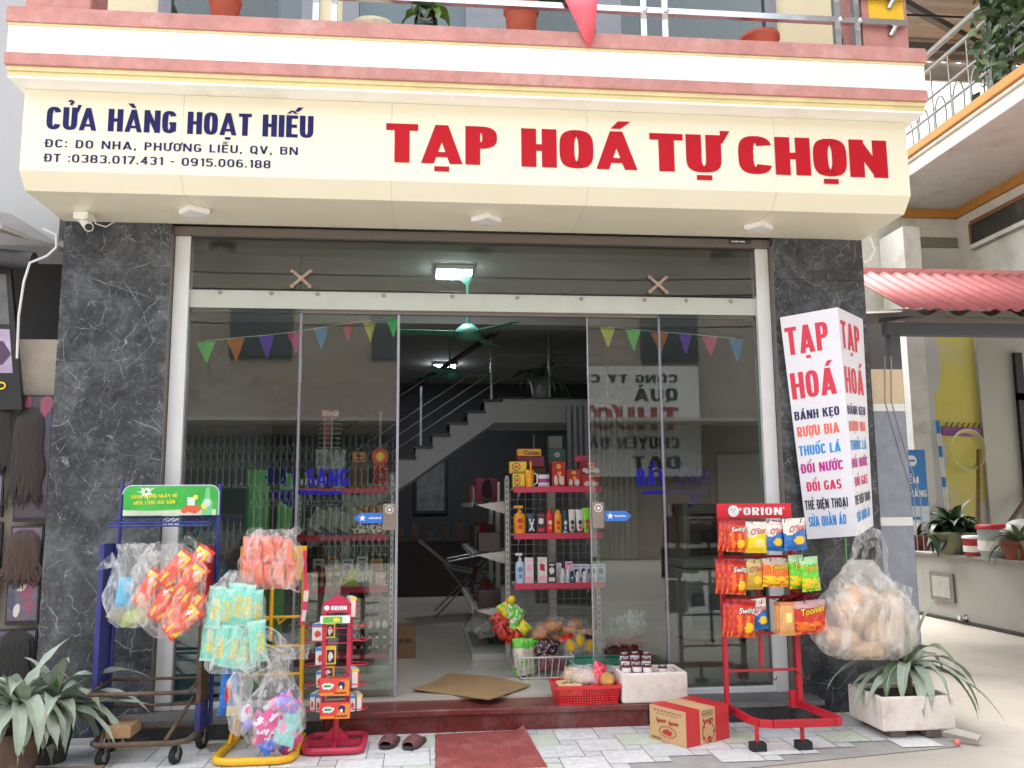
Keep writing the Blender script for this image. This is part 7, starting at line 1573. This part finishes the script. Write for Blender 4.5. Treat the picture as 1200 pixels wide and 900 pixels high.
for (px, py, s, lab) in ((532, 322, .16, 'square lit ceiling lamp behind the transom glass'), (521, 430, .16, 'lit ceiling lamp further inside the shop over the stairs')):
    p_ = atz(px, py, 3.45); lp = thing('ceiling_lamp', lab, 'lamp', (p_.x, p_.y, 3.5)); b = MB(); b.box(p_.x-s, p_.x+s, p_.y-s, p_.y+s, 3.455, 3.499); b.build('lamp_housing', M_WHITE, lp, .01); b = MB(); b.box(p_.x-s+.01, p_.x+s-.01, p_.y-s+.01, p_.y+s-.01, 3.448, 3.455); b.build('lit_panel', lit, lp)
# things behind the right glass
rc = thing('red_crate', 'red plastic crate with bags on the floor behind the right glass door', 'crate', tuple(at(732, 784, .9))); a = at(711, 784, .9); c = at(752, 750, .9); b = MB()
for (A, B) in (((a.x, .9), (c.x, .9)), ((c.x, .9), (c.x, 1.2)), ((a.x, 1.2), (c.x, 1.2)), ((a.x, .9), (a.x, 1.2))): wall_grid(b, (*A, .17), (*B, .17), (0, 0, c.z-.17), 12, 6, .008); b.bar((*A, c.z), (*B, c.z), .02, .03)
b.build('crate_body', pm('crate red', 150, 45, 45, .5), rc)
for k, (px, py) in enumerate(((722, 738), (738, 734), (746, 728))):
    b = MB(); b.ell(at(px, py, 1.02), .10, .08, .10, 18, 0, .5, None, k); tag(b.build('plastic_bag', FILM), 'clear plastic bag in the red crate behind the glass, %s' % ('left', 'middle', 'right')[k], 'plastic bag', 'bags in the red crate')
fz = thing('chest_cooler', 'pale chest cooler behind the right fixed glass', 'cooler', (2.2, 2.3, .165)); a = at(806, 752, 2.0); c = at(842, 640, 2.0); b = MB(); b.box(a.x, a.x+.75, 2.0, 2.6, .19, .84); b.build('cooler_body', pm('cooler white', 165, 172, 168, .4), fz, .015)
b = MB(); b.box(a.x-.01, a.x+.76, 1.99, 2.61, .85, .93); b.build('lid', pm('cooler white', 165, 172, 168), fz, .012); b = MB(); b.box(a.x+.05, a.x+.7, 1.985, 1.9995, .28, .62); b.build('front_panel', pm('cooler panel', 120, 135, 140, .3), fz, .004)
fr_ = thing('drinks_fridge', 'tall pale drinks fridge behind the right glass front', 'fridge', (2.55, 3.4, .165)); x = at(803, 640, 3.2).x; b = MB(); b.box(x, x+.8, 3.2, 3.85, .2, 1.45); b.build('fridge_body', pm('cooler white', 165, 172, 168), fr_, .015); b = MB(); b.box(x+.05, x+.75, 3.18, 3.199, .3, 1.35); b.build('door', pm('fridge door', 85, 95, 98, .2), fr_, .01)
tv = thing('wall_screen', 'dark flat screen on the dim wall behind the right glass', 'screen', (1.9, 4.0, 1.3)); a = at(786, 600, 3.6); c = at(832, 560, 3.6); b = MB(); b.box(a.x, c.x, 3.6, 3.64, a.z, c.z); b.build('screen_body', M_BLACK, tv, .006); b = MB(); b.box(a.x+.3, a.x+.34, 3.64, 3.7, 1.45, a.z); b.build('screen_foot', M_BLACK, tv)
cu = mat('grey striped curtain', (.20, .20, .21), .8, var=.1)
b = MB(); vs = []; n = 60
for k in range(n+1): x = 1.5+.75*k/n; y = 2.9+.03*math.sin(k*1.3); vs += [(x, y, .9), (x, y, 2.5)]
b.add(vs, [(2*k, 2*k+2, 2*k+3, 2*k+1) for k in range(n)], 0, True); o = b.build('curtain', cu); tag(o, 'grey pleated curtain hanging inside behind the right glass door', 'curtain')
# bunting modelled inside, standing in for flags mirrored by the glass
FLC = {'g': (60, 225, 95), 'o': (250, 140, 45), 'v': (140, 75, 225), 'p': (245, 65, 150), 'b': (40, 150, 225), 'r': (205, 40, 70), 'y': (220, 210, 50)}
def bunting(lab, flags, Y):
    bt = thing('bunting', lab, 'bunting', tuple(at(flags[0][0], flags[0][1], Y)))
    for px, py, w_, h_, c_k in flags:
        a = at(px-w_/2, py, Y); c = at(px+w_/2, py, Y); d_ = at(px+1, py+h_, Y+.01); b = MB()
        b.add([a, Vector((a.x, Y+.01, a.z+.012)), Vector((c.x, Y+.01, c.z+.012)), c, d_], [(0, 4, 3), (0, 3, 2, 1)]); o = b.build('pennant', pm('pennant '+c_k, *FLC[c_k], .6, var=.08), bt); s_ = o.modifiers.new('s', 'SOLIDIFY'); s_.thickness = .0015
    b = MB(); b.tube([at(px, py-1, Y)+Vector((0, .004, .008)) for px, py, *_ in flags], .0035, 5); b.build('string', M_WHITE, bt)
bunting('string of coloured pennants across the left glass pane and left door', [(241, 402, 22, 24, 'g'), (276, 398, 20, 26, 'o'), (312, 395, 18, 26, 'v'), (346, 391, 19, 24, 'p'), (376, 386, 16, 25, 'b'), (407, 381, 13, 22, 'r'), (433, 378, 15, 24, 'y'), (460, 374, 15, 22, 'g')], .12)
bunting('string of coloured pennants across the right glass door and right pane', [(712, 385, 17, 23, 'y'), (742, 388, 17, 24, 'g'), (773, 391, 20, 24, 'o'), (803, 393, 15, 23, 'v'), (832, 396, 18, 22, 'p'), (863, 399, 16, 26, 'b')], .12)

# ================================================================== SMALL THINGS AROUND THE NEIGHBOURS AND ON THE BALCONY
# hair posters left
def hairmat(n, c):
    m = mat(n, c, .45, var=.8, scale=2); t = m.node_tree; no = [x for x in t.nodes if x.type == 'TEX_NOISE'][0]; tc = [x for x in t.nodes if x.type == 'TEX_COORD'][0]; mp = t.nodes.new('ShaderNodeMapping'); mp.inputs['Scale'].default_value = (55, 6, 3.5)
    t.links.new(tc.outputs['Object'], mp.inputs[0]); t.links.new(mp.outputs[0], no.inputs['Vector']); return m
def hair_poster(lab, px0, px1, py0, py1, hair, bgc, hc, Y=-.03):
    a = at(px0, py1, Y); c = at(px1, py0, Y); root = thing('hair_poster', lab, 'poster', ((a.x+c.x)/2, Y, a.z), 'hair posters on the left'); b = MB(); b.box(a.x, c.x, Y, Y+.03, a.z, c.z); b.build('poster_frame', M_BLACK, root, .003)
    b = MB(); b.box(a.x+.012, c.x-.012, Y-.004, Y, a.z+.03, c.z-.012); b.build('picture_sheet', pm('poster ground '+lab[-14:], *[v*.62 for v in bgc], .35, var=.5, scale=5), root)
    b = MB(); fn = lambda x, z, d: Vector((x, Y-.005-d, z)); rh = random.Random(lab)
    for k in range(7): blob(b, fn, rh.uniform(a.x+.03, c.x-.03), rh.uniform(a.z+.08, c.z-.05), rh.uniform(.02, .05), rh.uniform(.03, .09), k % 3, .0002*k, 10, .6, k)
    b.build('picture_shapes', [pm('print rose', 140, 75, 95, .4), pm('print cream', 205, 195, 185, .4), pm('print slate', 70, 75, 95, .4)], root)
    b = MB(); (x0, y0, w0), (x1, y1, w1) = hair; p0_, p1_ = at(x0, y0, Y), at(x1, y1, Y); n = 22
    for q in range(15):
        s = -1+2*q/14+rh.uniform(-.05, .05); vs = []; ph = rh.uniform(0, 6); am = rh.uniform(.006, .016); fl = rh.uniform(.88, 1.0)
        for k in range(n+1):
            t = k/n; hw = (w0+(w1-w0)*t)/330*(.35+6*t if t < .1 else .95); x = p0_.x+(p1_.x-p0_.x)*t+s*hw+am*math.sin(t*15+ph)*t*1.4; z = p0_.z+(p1_.z-p0_.z)*t*fl; sw = .017*(1 if t < .85 else max(.05, (1-t)/.15))
            d_ = .010+.022*math.sqrt(max(0, 1-s*s))*min(1, t*5+.2)+.003*rh.random()
            vs += [(x-sw, Y-d_, z), (x, Y-d_-.008, z), (x+sw, Y-d_, z)]
        b.add(vs, [(3*k+u, 3*k+u+3, 3*k+u+4, 3*k+u+1) for k in range(n) for u in (0, 1)], 0, True)
    m = hairmat('hair '+lab[-14:], [v*.45 for v in hc]); b.build('hair', m, root)
    return root
hair_poster('poster of long dark wavy hair on a pinkish ground', 14, 65, 463, 612, ((37, 478, 24), (26, 600, 42)), (120, 105, 125), (.03, .014, .010))
hair_poster('poster of straight black hair cut off by the left edge', -40, 12, 463, 607, ((0, 470, 26), (-2, 560, 34)), (165, 160, 190), (.012, .010, .010))
hair_poster('poster of brown layered hair below the wavy hair', 5, 52, 616, 733, ((30, 622, 26), (24, 690, 46)), (165, 150, 175), (.10, .045, .03))
hair_poster('poster with a face edge at the far left below the black hair', -45, 3, 612, 735, ((-25, 620, 20), (-20, 700, 30)), (150, 165, 190), (.02, .015, .012))
hair_poster('lowest poster of long black hair behind the potted plants', -20, 44, 737, 850, ((20, 738, 30), (15, 832, 44)), (165, 150, 190), (.012, .011, .012))
a = at(-30, 480, -.10); c = at(24, 306, -.10); lb = thing('light_box_sign', 'tall narrow advertising light box with a purple picture at the far left', 'sign', (a.x, -.1, a.z)); b = MB(); p_ = [at(-30, 308, -.1), at(12, 314, -.1), at(26, 480, -.1), at(-30, 480, -.1)]; b.add(p_+[v+Vector((0, .04, 0)) for v in p_], [(0, 3, 2, 1), (4, 5, 6, 7), (0, 1, 5, 4), (1, 2, 6, 5), (2, 3, 7, 6), (3, 0, 4, 7)]); b.build('box_case', M_BLACK, lb)
b = MB(); p_ = [at(-28, 318, -.102), at(7, 322, -.102), at(11, 380, -.102), at(-28, 380, -.102)]; b.add(p_, [(0, 3, 2, 1)], 0); p_ = [at(-28, 384, -.102), at(11, 386, -.102), at(15, 437, -.102), at(-28, 437, -.102)]; b.add(p_, [(0, 3, 2, 1)], 1); p_ = [at(-10, 398, -.104), at(4, 400, -.104), at(13, 415, -.104), at(2, 428, -.104), at(-10, 424, -.104)]; b.add(p_, [(0, 4, 3, 2, 1)], 2); b.build('picture_sheet', [pm('grey picture', 95, 95, 95, .5, var=.3), pm('lilac picture', 165, 150, 175, .4, var=.3), pm('plum picture', 75, 50, 75, .5)], lb)
b = MB(); q = at(1, 452, -.103); n = 16; b.tube([q+Vector((.028*math.cos(2*math.pi*k/n), 0, .022*math.sin(2*math.pi*k/n))) for k in range(n)], .006, 5, closed=True); b.build('yellow_ring_mark', P_YEL, lb)
# right side: blue sign, broom, hose rack, sticks, plants, tubs
a = at(1062, 527, 3.4); c = at(1090, 612, 3.4); bs = thing('blue_sign', 'blue and white sign half hidden behind the tiled post', 'sign', (a.x, 3.4, c.z)); xl_ = at(1040, 560, 3.4).x
b = MB(); z2 = at(1075, 593, 3.4).z; b.box(xl_, c.x, 3.40, 3.42, z2, a.z, 0); b.box(xl_, c.x, 3.40, 3.42, c.z, z2-.001, 1); b.build('sign_panel', [pm('sign blue', 20, 120, 190, .4), pm('sign pale', 195, 210, 225, .4)], bs, .003)
f = lambda px, py: plane_fn((at(px, py, 3.4).x, 3.398, at(px, py, 3.4).z), (1, 0, 0))
k_ = at(1076, 560, 3.4).x-at(1066, 560, 3.4).x
lettering('sign_lettering', 'ĐIỂM', f(1056, 566.5), k_*2.05, k_*.75, white_ink, bs); lettering('sign_lettering', 'BÁN HÀNG', f(1048, 582.5), k_*3.8, k_*.75, white_ink, bs)
b = MB(); f_ = f(1068, 540); blob(b, f_, 0, 0, k_*.62, k_*.62, 0, .001, 18); sheet(b, f_, -k_*.4, k_*.4, -k_*.1, k_*.12, 1, .002); sheet(b, f(1066, 609), -k_*.3, k_*1.3, 0, k_*.3, 1, .001); b.build('sign_mark', [white_ink, pm('sign blue', 20, 120, 190)], bs)
YW = 5.0
mo = thing('broom', 'broom with a blue and white stick leaning on the yellow wall', 'broom', tuple(at(1112, 605, YW))); b = MB(); A_, B_2 = at(1098.5, 493, YW), at(1110, 600, YW)
b.tube([A_, A_.lerp(B_2, .14)], .03, 8, 0); b.tube([A_.lerp(B_2, .14), A_.lerp(B_2, .28)], .024, 8, 1); b.tube([A_.lerp(B_2, .28), A_.lerp(B_2, .40)], .026, 8, 0); b.tube([A_.lerp(B_2, .40), A_.lerp(B_2, .62)], .024, 8, 1); b.tube([A_.lerp(B_2, .62), A_.lerp(B_2, .73)], .026, 8, 0); b.tube([A_.lerp(B_2, .73), B_2], .024, 8, 1); b.build('stick', [pm('stick blue', 25, 110, 165, .4), pm('stick white', 195, 192, 180, .5)], mo)
b = MB(); b.ell(at(1113, 607, YW), .18, .08, .10, 14, 0, .4); b.build('broom_head', pm('broom purple', 80, 35, 105, .8, var=.3, scale=30), mo)
hk = thing('hook_rail', 'purple wall hook rail on the yellow wall', 'hook rail', tuple(at(1125, 504, 5.2))); b = MB(); A_, B_2 = at(1104, 505, 5.2), at(1149, 507, 5.2); b.bar(A_, B_2, .03, .12)
b.build('rail_bar', pm('hook purple', 140, 75, 150, .5), hk)
for k in range(7): p_ = A_.lerp(B_2, (k+.5)/7); b = MB(); b.tube([p_+Vector((0, -.02, .05)), p_+Vector((0, -.05, .10)), p_+Vector((.02, -.06, .12))], .008, 5); b.build('hook', M_BLACK, hk)
b = MB(); ce = at(1132, 527, 5.1); n = 28
for j in range(4): b.tube([ce+Vector(((.215+.013*j)*math.cos(2*math.pi*k/n), -.02*j, (.24+.012*j)*math.sin(2*math.pi*k/n))) for k in range(n)], .009, 6, closed=True)
tag(b.build('coiled_hose', pm('pale hose', 195, 190, 140, .5)), 'coiled pale garden hose hanging on the purple hook rail', 'hose')
b = MB(); b.tube([at(1147, 527, 5.1), at(1147, 622, 4.9)], .03, 8); tag(b.build('bamboo_pole', pm('bamboo brown', 130, 100, 50, .6, var=.3)), 'brown bamboo pole standing against the yellow wall', 'pole')
b = MB(); b.tube([at(1210, 575, 5.0), at(1180, 618, 4.8)], .035, 8); tag(b.build('brown_stick', pm('stick brown', 95, 78, 60, .7)), 'brown stick leaning at the right edge by the grey door', 'stick')
ZC = .815
def small_pot(px, x_, r_, h_, m, lab, plab, nl, L, w_, mt, seed):
    p_ = atx(px, 640, x_); y = p_.y; t = thing('plant_pot', lab, 'plant pot', (x_, y, ZC), 'pots on the grey counter'); b = MB(); b.lathe([(r_*.7, 0), (r_, h_*.85), (r_*1.06, h_*.86), (r_*1.06, h_), (r_*.9, h_), (r_*.85, h_*.85), (0, h_*.85)], (x_, y, ZC), 18); b.build('pot', m, t)
    pl = thing('potted_plant', plab, 'plant', (x_, y, ZC+h_*.85)); b = MB(); rn2 = random.Random(seed)
    for k in range(nl): leaf(b, (x_, y, ZC+h_*.86), R(k*137.5), R(rn2.uniform(22, 80)), L*rn2.uniform(.6, 1.1), w_*rn2.uniform(.7, 1.2), rn2.uniform(.8, 2.6), 0, k+seed, 8)
    b.build('foliage', mt, pl)
LG = mat('dark green leaf', (.035, .075, .03), .45, var=.4, scale=8)
small_pot(1120, 6.62, .30, .27, pm('grey green pot', 115, 118, 90, .7, var=.2), 'wide grey-green pot on the counter under the bushy plant', 'bushy dark green plant in the wide pot on the counter', 70, .50, .17, LG, 2)
small_pot(1077, 6.66, .18, .20, pm('brown pot', 110, 45, 40, .6), 'small brown pot at the far end of the counter', 'small dark plant at the far end of the counter', 14, .25, .05, LG, 5)
small_pot(1195, 6.60, .20, .2, pm('terracotta pot', 130, 62, 45, .7), 'terracotta pot at the right end of the counter', 'arching strap-leaved plant at the right edge of the counter', 26, .55, .05, mat('pale strap leaf', (.13, .20, .09), .5, var=.4), 7)
def tub(px, x_, r_, h_, body, lid, lab):
    p_ = atx(px, 640, x_); t = thing('plastic_tub', lab, 'tub', (x_, p_.y, ZC)); b = MB(); b.lathe([(r_*.9, 0), (r_, h_*.85)], (x_, p_.y, ZC), 20); b.build('tub_body', body, t); b = MB(); b.lathe([(r_*1.05, h_*.85), (r_*1.05, h_*.97), (r_*.9, h_), (0, h_)], (x_, p_.y, ZC), 20); b.build('lid', lid, t)
    b = MB(); b.lathe([(r_*1.0, h_*.2), (r_*1.003, h_*.5)], (x_, p_.y, ZC), 20); b.build('printed_band', P_WHT, t)
tub(1147, 6.60, .17, .24, pm('tub red', 170, 40, 50, .5), M_WHITE, 'red and white plastic tub with a white lid on the counter')
tub(1173, 6.68, .24, .38, pm('tub grey clear', 165, 170, 170, .3), pm('tub lid red', 185, 45, 50, .4), 'tall clear tub with a red lid on the counter')
tub(1192, 6.85, .2, .36, pm('tub blue', 40, 90, 150, .4), pm('tub blue', 40, 90, 150), 'blue tub at the back of the counter near the right edge')
b = MB(); p_ = atx(1195, 620, 6.75); b.ell(p_, .2, .15, .10, 14, 0, .5); tag(b.build('white_bundle', M_WHITE), 'white crumpled bundle on the blue tub', 'bundle')
# creeper on the neighbour's balcony rail
b = MB(); rn = random.Random(3); yl2 = atx(1172, 60, XE+.1).y
for k in range(900):
    t = rn.random(); y = yl2+.42*(rn.random()-.5)*(1.5 if t < .4 else 1.0)-.05; z = ZS+.3+1.75*t**.8*(.75+.25*rn.random()); x = XE+.1+rn.uniform(-.15, .2); s = rn.uniform(.03, .07)
    if abs(y-yl2) > .40*(.6+.4*math.sin(t*6)): continue
    M = Matrix.Translation((x, y, z)) @ rot(rn.uniform(0, 6), rn.uniform(-1, 1), rn.uniform(-1, 1)); b.add([M @ Vector(v) for v in ((-s, 0, 0), (0, 0, -s*.7), (s, 0, 0), (0, .01, s*.7))], [(0, 1, 2, 3)], rn.randint(0, 1))
cv = thing('creeper_plant', 'leafy green creeper climbing the neighbour balcony railing', 'plant', (XE+.1, yl2, ZS+.28)); b.build('foliage', [LG, mat('mid creeper leaf', (.09, .14, .055), .5, var=.3)], cv)
b = MB(); b.tube([(XE+.1, yl2, ZS+.28), (XE+.14, yl2+.1, ZS+.9), (XE+.08, yl2-.05, ZS+1.6)], .012, 6); b.build('stem', mat('plant stem', (.16, .15, .08)), cv)
# things on the balcony
def pot_on_slab(px0, px1, py0, lab, m, wide=False, Y=-.72):
    a = at(px0, 40, Y); c = at(px1, 40, Y); r_ = (c.x-a.x)/2; x = (a.x+c.x)/2; z0 = 4.503; z1 = max(z0+.06, at((px0+px1)/2, py0, Y).z); h_ = z1-z0; t = thing('plant_pot', lab, 'plant pot', (x, Y, z0)); b = MB(); b.lathe([(r_*.72, 0), (r_*.9, h_*.8), (r_*1.0, h_*.82), (r_*1.0, h_), (r_*.88, h_), (r_*.8, h_*.8), (0, h_*.8)], (x, Y, z0), 22); b.build('pot', m, t); return x, z0+h_*.8, r_
terra = pm('balcony terracotta', 190, 96, 74, .7, var=.12)
x, z, r_ = pot_on_slab(590, 632, 6, 'terracotta pot with variegated leaves on the balcony edge', terra, Y=-.70); pl = thing('snake_plant', 'variegated stiff-leaved plant in the terracotta pot on the balcony', 'plant', (x, -.7, z)); b = MB()
for k in range(9): leaf(b, (x, -.7, z), R(k*137), R(35+(k*29) % 45), .40, .085, .5, k % 2, k)
b.build('foliage', [LG, mat('cream leaf edge', (.42, .45, .18), .5)], pl)
pot_on_slab(243, 282, -3, 'plain terracotta pot at the left of the balcony edge', terra, Y=-.72)
x, z, r_ = pot_on_slab(868, 912, 44, 'shallow terracotta pot with a spider plant on the balcony edge', terra, Y=-.75); pl = thing('spider_plant', 'small spider plant in the shallow pot on the balcony', 'plant', (x, -.75, z)); b = MB()
for k in range(22): leaf(b, (x, -.75, z+.02), R(k*137), R(25+(k*31) % 40), .16, .016, 1.6, k % 2, k, 8)
b.build('foliage', [mat('pale strap leaf', (.13, .20, .09)), mat('cream leaf edge', (.42, .45, .18))], pl)
a = at(437, 24, -.75); b = MB(); b.lathe([(.08, 0), (.135, .04), (.14, .09), (.125, .12), (.115, .115), (0, .06)], (a.x, -.75, 4.503), 22, sy=.7); tag(b.build('oval_dish', pm('cream china', 200, 188, 160, .4, var=.2, scale=18)), 'cream oval china dish on the balcony edge', 'dish')
a = at(499, 24, -.75); gv = thing('glass_vase', 'glass vase with ivy leaves on the balcony edge', 'vase', (a.x, -.75, 4.503)); b = MB(); b.lathe([(.05, 0), (.075, .02), (.08, .15), (.06, .18), (.065, .2)], (a.x, -.75, 4.503), 18); b.build('vase_body', glassmat('vase glass', (.6, .65, .6)), gv); b = MB(); b.lathe([(.045, .004), (.065, .02), (.07, .1), (0, .11)], (a.x, -.75, 4.503), 14); b.build('vase_content', pm('vase soil', 130, 120, 85, .6, var=.3, scale=30), gv)
b = MB()
for k, (az, el) in enumerate(((-60, 40), (-90, 35), (-20, 60), (-120, 55), (180, 40), (-40, 75), (20, 60))): leaf(b, (a.x, -.75, 4.68), R(az), R(el), .24, .09, 2.2, k % 2, k)
b.build('leaves', [mat('ivy leaf', (.14, .28, .05), .4), LG], gv)
pc = thing('pink_cloth', 'pink pointed cloth hanging over the balcony rail', 'cloth', tuple(at(680, 30, -.97))); P_ = [at(656, -12, -.98), at(700, -12, -.98), at(699, 14, -.985), at(697, 36, -.985), at(692, 57, -.985), at(683, 44, -.985), at(676, 28, -.985), at(668, 12, -.985)]
b = MB(); ce = sum(P_, Vector())/8-Vector((0, .03, 0)); b.add([ce]+P_, [(0, k % 8+1, (k+1) % 8+1) for k in range(8)], 0, True); o = b.build('cloth_sheet', pm('pink cloth', 235, 100, 115, .8, var=.1, scale=12), pc); s_ = o.modifiers.new('s', 'SOLIDIFY'); s_.thickness = .004
# power cable across the top right
b = MB(); b.tube([at(1052, 17, 2), at(1120, 20, 2), at(1210, 23, 2)], .012, 6); tag(b.build('power_cable', M_BLACK), 'black overhead cable crossing in front of the neighbour roof', 'cable')

# ================================================================== ACROSS THE STREET (seen in the glass)
op = thing('street_house', 'house row across the street, mirrored in the shop glass', 'building', (0, -18, 0))
b = MB(); b.box(-14, 14, -19, -17.2, 0, 8.8); b.build('facade', mat('opposite facade', (.27, .235, .20), .8, var=.25, dirt=(.14, .12, .10), dscale=.6), op)
b = MB(); b.box(-6.5, 1.0, -17.19, -17.1, .1, 3.3); b.build('shopfront_shade_sheet', mat('opposite opening shade tone', (.02, .024, .024), .7), op)  # near-black panel stands for the unlit shop behind the gate
b = MB(); gm2 = mat('gate grey-green', (.30, .34, .31), .5, .3)
for k in range(46):
    x = -6.4+.16*k
    for (za, zb_) in ((.2, .9), (1.4, 2.1), (2.4, 3.1)): b.bar((x, -17.05, za), (x+.3, -17.05, zb_), .02, .02); b.bar((x+.3, -17.03, za), (x, -17.03, zb_), .02, .02)
    b.bar((x, -17.04, .1), (x, -17.04, 3.3), .025, .025)
b.build('folding_gate', gm2, op)
b = MB(); rn = random.Random(8)
for k in range(7):
    x = -12.5+3.7*k; b.box(x, x+1.6, -17.19, -17.12, 5.4, 7.0)
b.build('upper_windows', mat('opposite glass', (.05, .06, .07), .2), op)
b = MB()
for k in range(4): b.tube([(-14+9.4*j, -14.5+.2*k, 6.0+.35*k-.3*math.sin(math.pi*j/3)) for j in range(4)], .02, 5)
tag(b.build('street_cables', M_BLACK), 'bundle of overhead cables along the far side of the street', 'cable')
b = MB(); b.box(-14, 14, -17.2, -15.9, 3.6, 3.7); b.build('awning', mat('opposite awning', (.34, .32, .3), .7), op)
b = MB(); b.box(2.2, 7.5, -17.0, -16.9, 2.2, 5.2); sg = b.build('sign_panel', mat('opposite sign', (.50, .50, .50), .5, var=.05), op)
ik = mat('opposite sign ink', (.03, .03, .035), .5); rk2 = mat('opposite sign red', (.22, .03, .03), .5)
fo = lambda z: plane_fn((6.9, -16.89, z), (-1, 0, 0), n=Vector((0, 1, 0)))
for s, z, h_, w_, m in (('CÔNG TY CP DƯỢC', 4.75, .22, 4.0, ik), ('QUẢ', 4.25, .34, 1.2, ik), ('THƯƠNG', 3.45, .62, 3.6, rk2), ('CHUYÊN BÁN', 2.95, .30, 2.8, ik), ('ĐẠT', 2.4, .34, 1.3, ik)): lettering('sign_lettering', s, fo(z), w_, h_, m, sg)
b = MB(); b.box(3.2, 4.6, -17.1, -16.95, .1, 2.1); b.build('white_banner', mat('opposite banner', (.55, .55, .53), .6), op)
b = MB(); b.box(-14, -7, -17.19, -17.1, .1, 2.8); b.box(8, 14, -17.19, -17.1, .1, 2.8); b.build('shutter', mat('opposite shutter', (.3, .27, .22), .6, var=.1), op)
b = MB(); b.box(-14, 14, -24, -16.8, 8.8, 8.95); b.build('roof', mat('opposite roof', (.12, .06, .05), .7), op)
for o in list(bpy.data.objects):
    if '_o' in o: del o['_o']
